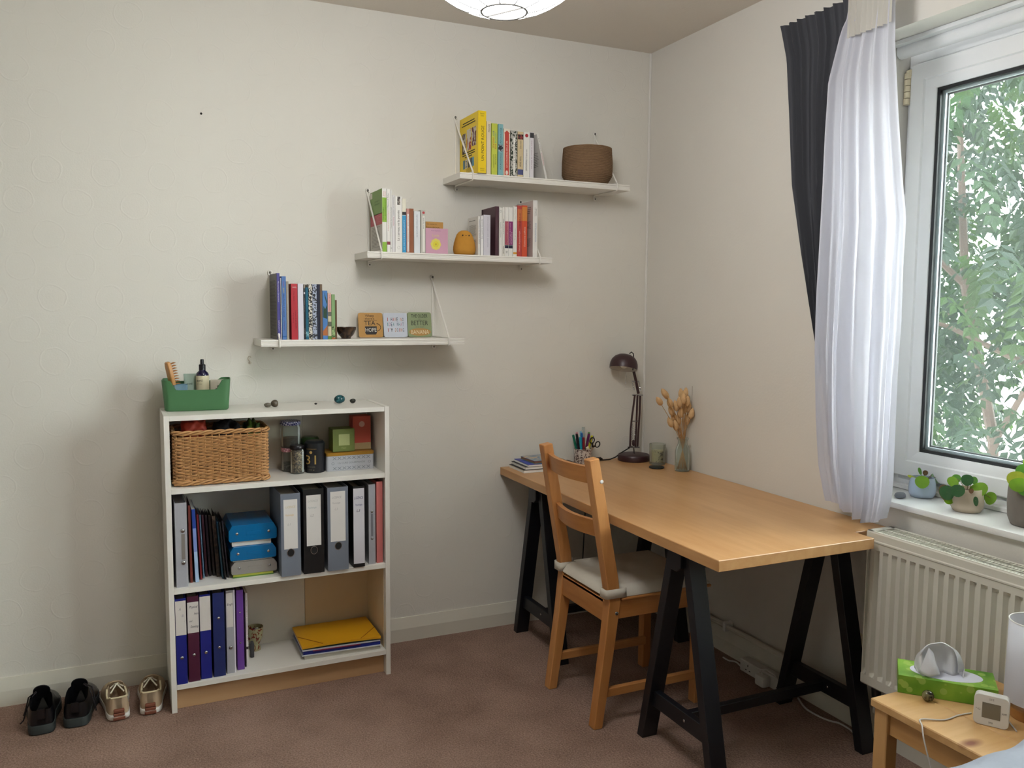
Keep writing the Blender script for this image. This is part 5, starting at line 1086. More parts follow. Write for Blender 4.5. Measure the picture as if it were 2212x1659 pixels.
k, w, h, d = rowbinder(491, 511, 1454, 1276, '', 'clear plastic binder with a white English label', mat=MCLEARPP, d=0.23)
patch(k, 'spine_label', frame((w*0.42, -0.0004, h*0.765), (1, 0, 0), (0, 0, 1)), w*0.72, h*0.41, lab, local=True); hand(k, w, h, [('Engli', 0.45, 0.83, 0.62, 0.011, '#3a3a48')]); stud(k, w*0.45, h*0.31, 0.007)
b = B(); b.box(w*0.86, w*0.999, -0.0006, 0.001, 0, h); obj('white_edge', b, M('#dedbe2', 0.5, name='white_plastic'), k, smooth=0, local=True)
k, w, h, d = rowbinder(513.5, 529, 1447, 1275, '#6b3f96', 'slim purple binder in the bottom compartment', d=0.22); stud(k, w*0.5, h*0.72, 0.003); stud(k, w*0.5, h*0.34, 0.003)
k, w, h, d = rowbinder(530, 532.3, 1441, 1280, '#2c1526', 'very thin dark purple folder', d=0.2, thick=0.0004, cat='folder', name='folder')
y = atZ(534.5, 1440, ZC).y; a, c = atY(532.8, 1440, y), atY(537.5, 1440, y); h = atY(532, 1281, y).z-ZC
make_book('book', 'slim white book with red lettering in the bottom compartment', a.x, y, ZC+0.0004, c.x-a.x, 0.17, h, '#dcd8d6', titles=[('Les sciences de l\'éducation', 0.35, 0.9, '#a5566a', 0.5, 0.4)], bands=[(0.235, 0.27, '#3a3038')])
# footed bowl
p = atZ(549, 1403, ZC); k = thing('footed_bowl', 'small painted footed bowl of beads in the bottom compartment', 'bowl', (p.x+0.004, min(p.y+0.02, -0.1), ZC+0.0005))
b = B(); b.lathe([(0, 0), (0.021, 0), (0.022, 0.006), (0.017, 0.02), (0.018, 0.028), (0.028, 0.048), (0.031, 0.07), (0.0315, 0.092), (0.0295, 0.092), (0.029, 0.07), (0.024, 0.05), (0, 0.04)], n=28); obj('bowl_body', b, patmat('#7a3524', '#a8a07a', 45, 0.4, 0.5, name='painted_glaze', rough=0.25), k, smooth=50, local=True)
for i in range(7):
    b = B(); b.ball((0.014*math.cos(i*0.9), 0.014*math.sin(i*0.9), 0.074+0.003*(i % 2)), 0.007, u=10, v=8); obj('bead', b, M(['#a32a22', '#c9c4bc', '#7a2a5a'][i % 3], 0.2, name='bead_glass'), k, local=True)
b = B(); p = atZ(541, 1420, ZC); b.lathe([(0, 0), (0.0075, 0), (0.0085, 0.05), (0.005, 0.062), (0, 0.062)], (p.x+0.0065, p.y, ZC+0.0004), 14); tag(obj('marker_cap', b, M('#3a3a3e', 0.5, var=0.1, name='grey_plastic')), 'short dark grey cap standing in front of the painted bowl', 'cap')
# pile of folders
def quadslab(c4, z0, z1, mats, name, label, cat='folder', dz=(0, 0, 0, 0), parts=()):
    b = B(); lo = [b.bm.verts.new((x, y, z0+e)) for (x, y), e in zip(c4, dz)]; hi = [b.bm.verts.new((x, y, z1+e)) for (x, y), e in zip(c4, dz)]
    b.bm.faces.new(lo[::-1]); b.bm.faces.new(hi)
    for i in range(4): b.bm.faces.new((lo[i], lo[(i+1) % 4], hi[(i+1) % 4], hi[i]))
    return tag(obj(name, b, mats, smooth=0), label, cat)
zf = 0.158
Y4 = [atZ(652.5, 1396, zf), atZ(830, 1371, zf), atZ(798, 1319, zf+0.004), atZ(628.5, 1345, zf+0.004)]
Y4 = [(min(p.x, -1.392), max(p.y, -0.338)) for p in Y4]; Y4[2] = (Y4[2][0], min(Y4[2][1], -0.062)); Y4[3] = (Y4[3][0], min(Y4[3][1], -0.062))
cx_, cy_ = sum(p[0] for p in Y4)/4, sum(p[1] for p in Y4)/4
def sh(k, dx=0, dy=0): return [(min(cx_+(x-cx_)*k+dx, -1.392), min(max(cy_+(y-cy_)*k+dy, -0.312), -0.06)) for x, y in Y4]
z0 = ZC+0.0004
b = B()
quadslab(sh(0.97, 0.006, 0.004), z0, z0+0.016, M('#c5c2b6', 0.85, var=0.1, vs_=30, stretch=(1, 1, 60), name='paper_pad'), 'paper_pad', 'thick off-white paper pad at the bottom of the folder pile', 'paper pad')
quadslab(sh(1.0, 0.0, 0.0), z0+0.0163, z0+0.019, M('#d3d6da', 0.3, name='white_wallet'), 'plastic_wallet', 'white plastic wallet under the blue folder', 'wallet')
quadslab(sh(0.98, 0.002, 0.003), z0+0.0193, z0+0.031, M('#16267e', 0.4, var=0.1, name='blue_card'), 'folder', 'thick blue card folder in the pile under the yellow one')
quadslab(sh(0.6, -0.02, -0.045), z0+0.0312, z0+0.0335, M('#8a2440', 0.5, name='pink_sheet'), 'paper_sheet', 'crimson sheet sticking out of the folder pile', 'paper')
quadslab(sh(0.985, 0.0, 0.002), z0+0.0337, z0+0.0385, M('#cfd3dc', 0.6, name='white_sheets'), 'paper_bundle', 'white sheets between the blue and green folders', 'paper')
quadslab(sh(0.99, 0.002, 0.006), z0+0.0388, z0+0.0435, M('#24453a', 0.5, name='green_card'), 'folder', 'dark green card folder right under the yellow one')
k = thing('elastic_folder', 'bright yellow elastic-band card folder on top of the pile', 'folder', (cx_, cy_, z0+0.044))
yl = [(x, y) for x, y in Y4]; b = B()
n = 12
def ylP(i, j, up):
    s, t = i/(n-1), j/(n-1)
    x = (yl[0][0]*(1-s)+yl[1][0]*s)*(1-t)+(yl[3][0]*(1-s)+yl[2][0]*s)*t; y = (yl[0][1]*(1-s)+yl[1][1]*s)*(1-t)+(yl[3][1]*(1-s)+yl[2][1]*s)*t
    return (x, y, z0+0.0442+0.006*math.sin(math.pi*s)*(1-t)*0.6+(0.009+0.002*math.sin(math.pi*t) if up else 0))
V1 = b.grid(lambda i, j: ylP(i, j, True), n, n); V2 = b.grid(lambda i, j: ylP(i, j, False), n, n, flip=True)
for q in range(n-1):
    for A, C, D, E_ in ((V1[q][0], V1[q+1][0], V2[q+1][0], V2[q][0]), (V1[q][-1], V1[q+1][-1], V2[q+1][-1], V2[q][-1]), (V1[0][q], V1[0][q+1], V2[0][q+1], V2[0][q]), (V1[-1][q], V1[-1][q+1], V2[-1][q+1], V2[-1][q])): b.bm.faces.new((A, C, D, E_))
obj('card', b, M('#dba015', 0.5, var=0.04, vs_=6, name='yellow_card'), k, smooth=40)
def onf(s, t): p = ylP(s*(n-1), t*(n-1), True); return (p[0], p[1], p[2]+0.0012)
for (s0, t0), (s1, t1) in (((0.0, 0.45), (0.26, 0.0)), ((1.0, 0.42), (0.74, 0.0))):
    b = B(); b.tube([onf(s0+(s1-s0)*q/6, t0+(t1-t0)*q/6) for q in range(7)], 0.0011, 5); obj('elastic', b, M('#8a4a12', 0.7, name='brown_elastic'), k)

# ------------------------------------------------------------------ things on the desk
ZD = 0.7283
def slab_book(x0, x1, y0, y1, z0, th, cover, label, name='book', top=None, rz=0.0, pages='#e8e6e0'):
    k = thing(name, label, 'book' if name != 'magazine' else 'magazine', ((x0+x1)/2, (y0+y1)/2, z0), (0, 0, rz)); w, d = (x1-x0)/2, (y1-y0)/2; e = min(0.0012, th*0.15)
    b = B(); b.box(-w, w, -d, d, 0, e); obj('back_cover', b, cov(cover), k, smooth=0, local=True)
    b = B(); b.box(-w+0.0015, w-0.0015, -d+0.0015, d-0.0015, e, th-e); obj('pages', b, M(pages, 0.9, var=0.08, vs_=60, stretch=(1, 1, 60), name='page_edges'), k, smooth=0, local=True)
    b = B(); b.box(-w, w, -d, d, th-e, th); obj('front_cover', b, top or cov(cover), k, smooth=0, local=True)
    return z0+th+0.0003
z = ZD+0.0003
z = slab_book(-0.722, -0.425, -0.178, -0.022, z, 0.013, '#d9d7d2', 'black and white notebook at the bottom of the desk pile', top=cov('#2b2a2a'))
z = slab_book(-0.712, -0.470, -0.180, -0.022, z, 0.013, '#232326', 'black-covered notebook lying second from the bottom of the desk pile', rz=-0.02)
z = slab_book(-0.700, -0.500, -0.182, -0.025, z, 0.009, '#d9d9dc', 'blue magazine in the desk pile under a small colourful book', name='magazine', top=patmat('#1f3f9a', '#7a6fb5', 16, 0.45, 0.65), rz=-0.03)
z = slab_book(-0.668, -0.535, -0.165, -0.030, z, 0.012, '#5f9a3a', 'small colourful green-edged book on top of the desk pile', top=patmat('#5f86a6', '#c9b08a', 22, 0.4, 0.6), rz=0.03, pages='#8a5f52')
# pen pot and pens
px, py = -0.366, -0.058
pot = thing('pen_pot', 'white ceramic pen pot with a brown leaf print on the desk', 'pen pot', (px, py, ZD+0.0004)); PR, PH = 0.0405, 0.068
b = B(); b.lathe([(0, 0), (PR*0.97, 0), (PR, 0.002), (PR, PH), (PR-0.003, PH), (PR-0.003, 0.006), (0, 0.006)], n=32); obj('pot_body', b, patmat('#5c4640', '#d3c7bd', 75, 0.40, 0.47, name='leaf_printed_ceramic', rough=0.3), pot, smooth=40, local=True)
pens = [('#137a5c', -0.030, 0.006, -14, 0.128, 'green'), ('#1c1c22', -0.026, -0.012, -12, 0.135, 'black'), ('#1aa3b8', -0.018, -0.022, -10, 0.120, 'turquoise'), ('#4f3a86', -0.012, 0.014, -7, 0.132, 'violet'), ('#d08a96', -0.016, 0.004, -9, 0.137, 'pink'), ('#2a6fb0', -0.004, -0.006, -4, 0.134, 'mid-blue'),
        ('#8a1f2a', -0.006, -0.026, -6, 0.118, 'dark red'), ('#6a1f5a', 0.010, -0.008, 9, 0.130, 'plum'), ('#7fb8d0', 0.002, 0.02, 1, 0.136, 'pale blue'), ('#c9c22a', 0.018, -0.012, 14, 0.124, 'yellow'), ('#1f3f9a', 0.026, 0.0, 18, 0.122, 'royal blue'), ('#4d8a3a', 0.020, 0.014, 14, 0.134, 'leaf green'), ('#123a6a', -0.024, -0.004, -11, 0.112, 'navy')]
for col, dx, dy, tilt, L, nm in pens:
    k = thing('pen', nm + ' pen standing in the leaf-printed pot', 'pen', (px+dx*0.55, py+dy*0.75, ZD+0.0085), (math.radians(-dy*250), math.radians(tilt), 0), group='pens in the pot')
    b = B(); b.lathe([(0, 0), (0.0018, 0.004), (0.005, 0.014), (0.005, L*0.6), (0, L*0.6)], n=10); obj('barrel', b, M(col, 0.35, var=0.05, name='pen_plastic'), k, local=True)
    b = B(); b.lathe([(0, L*0.58), (0.0058, L*0.58), (0.0058, L*0.985), (0.003, L), (0, L)], n=10); b.box(-0.001, 0.001, -0.0075, -0.0045, L*0.7, L*0.98); obj('cap', b, M(col, 0.3, var=0.1, name='pen_cap'), k, local=True)
k = thing('scissors', 'black-handled scissors standing in the pen pot', 'scissors', (px+0.013, py-0.016, ZD+0.010), (math.radians(4), math.radians(22), 0))
b = B(); b.prism([(-0.001, 0), (0.004, 0.004), (0.006, 0.08), (-0.004, 0.08)], -0.001, 0.001, 'y'); obj('blade', b, MSTEEL, k, smooth=0, local=True)
for cx, cz in ((-0.015, 0.098), (0.020, 0.090)):
    b = B(); b.tube([(cx+0.0115*math.cos(i*math.pi/9), 0, cz+0.0135*math.sin(i*math.pi/9)) for i in range(18)], 0.0028, 7, closed=True); b.beam((0, 0, 0.07), (cx*0.55, 0, cz-0.010), 0.005, 0.006); obj('handle', b, MBLACKP, k, local=True)
k = thing('plastic_ruler', 'short clear plastic ruler sticking up from the pen pot', 'ruler', (px+0.012, py+0.018, ZD+0.009)); b = B(); b.box(-0.008, 0.008, -0.0008, 0.0008, 0, 0.155, 0.0003); obj('blade', b, clear_mat('clear_acrylic', '#e6ecea', 0.25, 0.05), k, smooth=0, local=True)
k = thing('eraser', 'worn cream eraser in the pen pot', 'eraser', (px+0.016, py-0.026, ZD+0.052), (0.1, -0.4, 0.2)); b = B(); b.box(-0.008, 0.008, -0.004, 0.004, 0, 0.03, 0.002); obj('block', b, M('#d6ceb0', 0.8, var=0.1, name='rubber'), k, local=True)
b = B(); b.box(px+0.009, px+0.021, py-0.03, py-0.022, ZD+0.0068, ZD+0.0525, 0.001); 
tag(obj('sharpener', b, M('#8a9a3c', 0.5, name='green_plastic_dull')), 'small green sharpener hidden low in the pen pot', 'sharpener')
# desk lamp
MPLUM = M('#3a2226', 0.38, var=0.06, vs_=10, name='plum_lacquer')
lx, ly = -0.106, -0.085
lp = thing('desk_lamp', 'dark plum jointed desk lamp in the desk corner', 'desk lamp', (lx, ly, ZD+0.0004))
b = B(); b.lathe([(0, 0), (0.074, 0), (0.0755, 0.004), (0.0755, 0.022), (0.072, 0.028), (0.06, 0.0305), (0, 0.031)], (lx, ly, ZD+0.0004), 40); obj('base', b, MPLUM, lp, smooth=35)
Pt = lambda u, v, dy=0.0: atY(u, v, ly+dy)
b = B(); s0 = Vector((lx+0.004, ly, ZD+0.03)); e1 = Pt(1368.5, 966); b.tube([s0, e1], 0.004, 8); obj('stem', b, MSTEEL, lp)
def armset(pts_list, r, name):
    for pts in pts_list:
        b = B(); b.tube([Pt(*q) if not isinstance(q, Vector) else q for q in pts], r, 8); obj(name, b, MPLUM, lp)
armset([[(1361, 965, -0.008), (1362.5, 925, -0.008), (1365.5, 898, -0.008), (1371.5, 853, -0.008)], [(1377, 966, 0.008), (1379, 930, 0.008), (1381.5, 895, 0.008), (1383, 853, 0.008)], [(1372.5, 965, 0.0), (1375, 910, 0.0), (1377, 853, 0.0)]], 0.0048, 'lower_arm')
armset([[(1379, 850), (1373.5, 822), (1369, 803)]], 0.0068, 'upper_arm')
for (u0, u1, v, nm) in ((1356, 1381, 966, 'pivot'), (1366, 1388.5, 853.5, 'pivot'), (1365.5, 1380, 824, 'pivot'), (1366, 1378, 910, 'pivot')):
    b = B(); b.tube([Pt(u0, v), Pt(u1, v)], 0.0036, 8); obj(nm, b, MSTEEL, lp)
for q0, q1 in (((1365.5, 825, -0.01), (1370, 842, -0.01)), ((1380, 825, 0.01), (1384, 845, 0.01)), ((1367, 915, 0), (1365, 955, 0)), ((1374, 912, 0), (1370.5, 952, 0))):
    b = B(); a_, c_ = Pt(*q0), Pt(*q1); b.tube([a_.lerp(c_, i/40)+Vector((0.0028*math.cos(i*1.7), 0.0028*math.sin(i*1.7), 0)) for i in range(41)], 0.0011, 5); obj('spring', b, MSTEEL, lp)
b = B(); b.ball(Pt(1368.5, 957), 0.011, 0.7, 0.9, 1.4, 12, 8); obj('clamp_knob', b, MPLUM, lp)
sc = Pt(1346.5, 797); dv = (CAM-sc).normalized()
nrm = (Vector((0, 0, -1))+Vector((dv.x, dv.y, 0)).normalized()*0.20+Vector((-0.12, 0, 0))).normalized()   # opening direction
xx = Vector((1, 0, 0)); xx = (xx-nrm*xx.dot(nrm)).normalized(); yy_ = (-nrm).cross(xx)
SM = Matrix(((xx.x, yy_.x, -nrm.x, sc.x), (xx.y, yy_.y, -nrm.y, sc.y), (xx.z, yy_.z, -nrm.z, sc.z), (0, 0, 0, 1)))
SR = 0.0645
b = B(); b.lathe([(SR*1.0, 0), (SR*1.01, SR*0.2), (SR*0.985, SR*0.42), (SR*0.9, SR*0.66), (SR*0.72, SR*0.88), (SR*0.46, SR*1.03), (SR*0.2, SR*1.09), (0, SR*1.1)], n=36, mtx=SM); sh_ = obj('shade', b, MPLUM, lp, smooth=60)
b = B(); b.lathe([(SR*0.995, 0.0005), (SR*0.985, SR*0.2), (SR*0.96, SR*0.42), (SR*0.87, SR*0.64), (SR*0.69, SR*0.85), (SR*0.4, SR*1.0), (0, SR*1.06)], n=36, mtx=SM); obj('shade_lining', b, M('#ddd9d2', 0.5, name='white_lining'), sh_, smooth=60)
b = B(); b.ball((0, 0, SR*0.45), 0.022, 1, 1, 1.2, 14, 10, SM); obj('bulb', b, M('#e6e4de', 0.2, name='frosted_bulb'), sh_)
b = B(); b.tube([Pt(1353, 804), Pt(1351.5, 827)], 0.0012, 5); b.ball(Pt(1351.3, 828.5), 0.0032, u=8, v=6); obj('pull_chain', b, MSTEEL, lp)
b = B(); b.tube([Pt(1360, 764), Pt(1364, 760.5), Pt(1368, 764), Pt(1369, 775), Pt(1367, 800, 0.006)], 0.0028, 6); obj('cable_loop', b, MBLACKP, lp)
b = B(); zc = ZD+0.0035
b.tube([e1+Vector((-0.004, 0.004, 0.005)), Vector((lx-0.05, ly+0.03, ZD+0.034)), Vector((-0.185, -0.05, zc+0.01)), Vector((-0.215, -0.045, zc)), Vector((-0.262, -0.043, zc))], 0.0028, 6); obj('cable', b, MBLACKP, lp)
b = B(); b.tube([(-0.252, -0.043, zc+0.004), (-0.262, -0.043, zc+0.006), (-0.285, -0.042, zc+0.006), (-0.3, -0.04, zc+0.005), (-0.315, -0.038, zc)], [0.004, 0.009, 0.0085, 0.006, 0.003], 10); obj('inline_switch', b, MBLACKP, lp)
# candle glass and lid
k = thing('candle_glass', 'patterned glass tumbler holding a cream candle', 'candle', (-0.060, -0.212, ZD+0.0004)); R = 0.0375; h = 0.094
b = B(); b.lathe([(0, 0), (R*0.93, 0), (R*0.96, 0.004), (R, h), (R-0.002, h), (R*0.92, 0.012), (0, 0.012)], n=32); obj('tumbler', b, clear_mat('printed_tumbler', '#eef0ea', 0.08, 0.05), k, smooth=40, local=True)
b = B(); b.lathe([(0, 0.0125), (R*0.905, 0.0125), (R*0.93, h*0.66), (0, h*0.66)], n=28); obj('wax', b, patmat('#6a6246', '#d8cfa6', 60, 0.36, 0.42, name='printed_wax'), k, smooth=40, local=True)
k = thing('candle_lid', 'flat dark metal candle lid lying beside the candle tumbler', 'dish', (-0.118, -0.292, ZD+0.0004)); b = B(); b.lathe([(0, 0), (0.0335, 0), (0.0345, 0.002), (0.0335, 0.006), (0.031, 0.0075), (0, 0.0075)], n=32); obj('disc', b, M('#3c3f3d', 0.3, metal=0.7, var=0.1, name='dark_pewter'), k, smooth=35, local=True)  # flat metal lid of the candle
# vase with dried grass
vx, vy = -0.052, -0.392
k = thing('glass_vase', 'clear glass bottle vase holding dried grass', 'vase', (vx, vy, ZD+0.0004)); VH = 0.146
b = B(); b.lathe([(0, 0), (0.0305, 0), (0.033, 0.004), (0.033, 0.085), (0.029, 0.104), (0.0205, 0.120), (0.0195, 0.134), (0.0265, 0.144), (0.0265, VH), (0.0245, VH), (0.0175, 0.134), (0.0185, 0.12), (0.0265, 0.104), (0.0305, 0.085), (0.0305, 0.006), (0, 0.005)], n=32); obj('bottle', b, clear_mat('vase_glass', '#f2f6f3', 0.04, 0.03), k, smooth=50, local=True)
MSTEM = M('#b58a55', 0.8, var=0.2, vs_=60, name='dry_stem'); MTUFT = M('#d6b183', 0.95, var=0.15, vs_=80, bump=0.9, bs=260, spec=0.1, name='bunny_tail_fluff')
heads = [(1427, 863, -20), (1438, 846, -14), (1449, 868, -5), (1441, 850, 8), (1452, 885, 4), (1456, 897, 10), (1450, 910, -8), (1461, 875, 0), (1468, 868, -6), (1472, 850, 6), (1480, 848, 0), (1484, 865, -4), (1478, 880, 8), (1470, 890, 0), (1489, 872, 10), (1496, 878, 4), (1492, 892, -6), (1484, 905, 6), (1460, 917, -4), (1498, 868, 12), (1466, 905, 6), (1476, 860, -10)]
bq = thing('dried_grass_bunch', 'bunch of dried bunny-tail grass standing in the clear bottle vase', 'dried grass', (vx, vy, ZD+0.0085))
for i, (u, v, dyy) in enumerate(heads):
    hd = atY(u, v+8, vy+dyy*0.0022); hd.x = min(hd.x, -0.022); a_ = i*2.399; bo = Vector((vx+0.021*math.cos(a_), vy+0.021*math.sin(a_), ZD+0.0085)); nk = Vector((vx-0.009*math.cos(a_)*0.9, vy-0.009*math.sin(a_), ZD+0.128))
    dirv = (hd-nk); tip = hd+Vector((dirv.x*0.12, dirv.y*0.12, 0.018))
    b = B(); mid_ = nk.lerp(hd, 0.55)+Vector((0, 0, 0.008)); b.tube([bo, nk, mid_, hd], 0.0012, 5); st_ = obj('stalk', b, MSTEM, bq)
    b = B(); dd = (tip-hd).normalized(); q = [hd+dd*(-0.012+0.052*s) for s in (0, 0.12, 0.3, 0.5, 0.7, 0.88, 1)]; b.tube(q, [0.001, 0.0085, 0.0125, 0.0128, 0.0105, 0.006, 0.001], 11); obj('seed_head', b, MTUFT, st_, smooth=80)
b = B(); tp = [atY(*q, vy-0.004) for q in ((1488, 905), (1500, 880), (1510, 855), (1519, 833))]
b.tube([Vector((vx+0.012, vy, ZD+0.009)), Vector((vx+0.008, vy, ZD+0.128))]+[Vector((min(q.x, -0.012), q.y, q.z)) for q in tp], 0.0008, 4); obj('thin_blade', b, M('#6b5a48', 0.9, name='dry_blade'), bq)
# loose black cable behind the desk
b = B(); a_ = atY(1268, 1105, -0.035); c_ = atY(1263, 1205, -0.035)
b.tube([(a_.x, -0.02, 0.69), (a_.x, -0.024, 0.6), (c_.x, -0.028, 0.42), (c_.x-0.01, -0.03, 0.2), (c_.x+0.02, -0.04, 0.012), (c_.x+0.12, -0.05, 0.006)], 0.003, 6); tag(obj('power_cable', b, MBLACKP), 'black power cable hanging down behind the desk', 'cable')

# ------------------------------------------------------------------ right wall electrics
MWPL = M('#d9d6d0', 0.45, var=0.02, name='white_plastic_fitting')
k = thing('power_strip', 'white extension socket block on the floor under the desk', 'power strip', (-0.045, -0.95, 0.0005))
b = B(); b.box(-0.068, -0.024, -1.085, -0.83, 0.0005, 0.05, 0.003); obj('block', b, MWPL, k)
for yc in (-0.878, -0.95, -1.055):
    for dy, dz, wy, wz in ((0, 0.011, 0.0035, 0.009), (-0.011, -0.008, 0.008, 0.0035), (0.011, -0.008, 0.008, 0.0035)):
        b = B(); b.box(-0.0685, -0.0675, yc+dy-wy/2, yc+dy+wy/2, 0.024+dz-wz/2, 0.024+dz+wz/2); obj('socket_slot', b, MBLACKP, k, smooth=0)
k = thing('mains_plug', 'white three-pin plug pushed into the extension socket', 'plug', (-0.09, -0.99, 0.008)); b = B(); b.box(-0.108, -0.0695, -1.012, -0.962, 0.004, 0.048, 0.008, 2); obj('body', b, MWPL, k)
b = B(); b.tube([(-0.09, -0.985, 0.047), (-0.088, -0.975, 0.062), (-0.085, -1.0, 0.073), (-0.08, -1.04, 0.066), (-0.076, -1.1, 0.03), (-0.075, -1.13, 0.004)], 0.003, 6); obj('flex', b, MWPL, k)
def spline(Q, n=6):
    S = []
    for i in range(len(Q)-1):
        p0, p1, p2, p3 = Q[max(i-1, 0)], Q[i], Q[i+1], Q[min(i+2, len(Q)-1)]
        for k_ in range(n):
            t = k_/n; S.append(0.5*((2*p1)+(p2-p0)*t+(2*p0-5*p1+4*p2-p3)*t*t+(3*p1-p0-3*p2+p3)*t**3))
    return S+[Q[-1]]
def floor_cable(pts, label, r=0.0035, z=0.0042):
    b = B(); Q = [atZ(u, v, z) for u, v in pts]; Q = [Vector((min(q.x, -0.024), q.y, z)) for q in Q]
    S = []
    for i in range(len(Q)-1):
        p0, p1, p2, p3 = Q[max(i-1, 0)], Q[i], Q[i+1], Q[min(i+2, len(Q)-1)]
        for t in (0, 0.25, 0.5, 0.75): S.append(0.5*((2*p1)+(p2-p0)*t+(2*p0-5*p1+4*p2-p3)*t*t+(3*p1-p0-3*p2+p3)*t**3))
    b.tube(S+[Q[-1]], r, 6); return tag(obj('extension_cable', b, MWPL), label, 'cable')
floor_cable([(1724, 1508), (1740, 1530), (1770, 1548), (1795, 1558), (1812, 1562), (1835, 1575), (1852, 1590), (1880, 1606)], 'white cable snaking over the carpet near the radiator')
floor_cable([(1562, 1420), (1575, 1427), (1590, 1430), (1602, 1441)], 'white cable running from the extension socket along the skirting')
k = thing('wall_socket', 'cream double wall socket low beside the radiator', 'wall socket', (0, -1.345, 0.29)); b = B(); b.box(-0.010, -0.0005, -1.39, -1.305, 0.245, 0.335, 0.003); obj('plate', b, MCREAM, k)
for dz in (0.022, -0.022):
    b = B(); b.box(-0.013, -0.0095, -1.38, -1.368, 0.29+dz-0.008, 0.29+dz+0.008, 0.001); obj('rocker_switch', b, MCREAM, k, smooth=0)
k = thing('black_plug', 'black plug and flex below the cream wall socket', 'plug', (-0.02, -1.40, 0.2)); b = B(); b.box(-0.032, -0.002, -1.425, -1.39, 0.185, 0.225, 0.006, 2); obj('body', b, MBLACKP, k)

# ------------------------------------------------------------------ shoes
def shoe(name, label, heel, ang, kind, mirror=1, group=None):
    L = 0.272 if kind == 'derby' else 0.265
    k = thing(name, label, 'shoe', (heel[0], heel[1], 0.0004), (0, 0, ang), group)
    WK = 1.16 if kind == 'derby' else 1.04
    def wid(t): return WK*wid0(t)
    def wid0(t):   # half width of the footprint
        pts = [(0, 0.016), (0.02, 0.0255), (0.06, 0.032), (0.15, 0.0345), (0.35, 0.034), (0.5, 0.039), (0.66, 0.0455), (0.78, 0.044), (0.88, 0.037), (0.95, 0.026), (1.0, 0.009)]
        for (a, x), (c, y) in zip(pts, pts[1:]):
            if a <= t <= c: return x+(y-x)*(t-a)/(c-a)
        return 0.009
    def cen(t): return mirror*(-0.004*math.sin(math.pi*t)-0.008*max(0, t-0.6))
    ts = [0, 0.02, 0.05, 0.1, 0.17, 0.25, 0.33, 0.42, 0.5, 0.58, 0.66, 0.74, 0.82, 0.89, 0.95, 1.0]
    sole_h = 0.032 if kind == 'derby' else 0.022
    b = B(); so = []
    ring = [(cen(t)+wid(t)*1.06, t*L) for t in ts] + [(cen(t)-wid(t)*1.06, t*L) for t in reversed(ts)]
    flare = 1.05 if kind != 'derby' else 1.03
    def soleP(i, j):
        x, y = ring[i]; f = [0.96, 1.0, 1.0, 0.985][j]; zz = [0, 0.004, sole_h-0.003, sole_h][j]
        toe = 0.010*max(0, (y/L-0.72)/0.28)**2*(1 if j < 2 else 0.7)
        if kind != 'derby' and y/L < 0.06 and j >= 2: y -= 0.004
        return (x*f, L/2+(y-L/2)*f, zz+toe)
    V = b.grid(soleP, len(ring), 4, closed_u=True); b.bm.faces.new([V[i][0] for i in range(len(ring))]); b.bm.faces.new([V[i][3] for i in range(len(ring))])
    msole = M('#2a3030', 0.6, var=0.1, name='dark_rubber') if kind == 'derby' else M('#dcdad4', 0.5, var=0.04, name='white_foam')
    sole = obj('sole', b, msole, k, smooth=40, local=True)
    # upper: open collar towards the heel, closed vamp towards the toe
    if kind == 'derby':
        rim = [(0, 0.082), (0.05, 0.084), (0.1, 0.088), (0.17, 0.094), (0.25, 0.102), (0.33, 0.106), (0.42, 0.104), (0.5, 0.097), (0.58, 0.084), (0.66, 0.074), (0.74, 0.068), (0.82, 0.064), (0.89, 0.058), (0.95, 0.05), (1, 0.038)]
        opn = [(0, 0.82), (0.02, 0.86), (0.05, 0.88), (0.1, 0.9), (0.25, 0.88), (0.34, 0.78), (0.42, 0.56), (0.5, 0.4), (0.58, 0.03), (1, 0.0)]
    else:
        rim = [(0, 0.078), (0.05, 0.078), (0.1, 0.070), (0.17, 0.066), (0.25, 0.070), (0.33, 0.082), (0.42, 0.090), (0.5, 0.082), (0.58, 0.074), (0.66, 0.066), (0.74, 0.06), (0.82, 0.056), (0.89, 0.05), (0.95, 0.043), (1, 0.032)]
        opn = [(0, 0.8), (0.02, 0.84), (0.05, 0.86), (0.1, 0.9), (0.25, 0.9), (0.34, 0.82), (0.42, 0.58), (0.5, 0.4), (0.58, 0.03), (1, 0.0)]
    def itp(T, t):
        for (a, x), (c, y) in zip(T, T[1:]):
            if a <= t <= c: return x+(y-x)*(t-a)/(c-a)
        return T[-1][1]
    NP = 8
    def upP(i, j):
        t = ts[i]; w = wid(t)*0.985; H = itp(rim, t); o = itp(opn, t)
        side = -1 if j < NP+4 else 1; q = j if side < 0 else 2*(NP+4)-1-j
        if q < NP:
            s = q/(NP-1); ang_ = s*math.pi/2
            x = w*(o+(1-o)*math.cos(ang_)) if o < 0.5 else w*(1-(1-o)*s**1.6)
            bul = 1+0.05*math.sin(math.pi*min(1, s*1.4))*(1 if t > 0.05 else 0)
            zz = (sole_h-0.004)+(H-sole_h+0.004)*(math.sin(ang_) if o < 0.5 else s)
            x *= bul
        else:
            s = (q-NP+1)/4; x = max(w*o-0.0035, 0.0)*(1+0.12*s) if o > 0.05 else 0.0; zz = H-0.002-(H-sole_h-0.004)*s*(0.97 if o > 0.05 else 0.25)
        y = t*L+(0.004 if t < 0.01 else 0)+(0.010*(zz/0.1) if t < 0.12 else 0)
        return (cen(t)+side*x, y, zz)
    nj = 2*(NP+4); b = B(); V = b.grid(upP, len(ts), nj)
    for j in range(NP+3):    # close the heel wall
        try: b.bm.faces.new((V[0][j], V[0][j+1], V[0][nj-2-j], V[0][nj-1-j]))
        except ValueError: pass
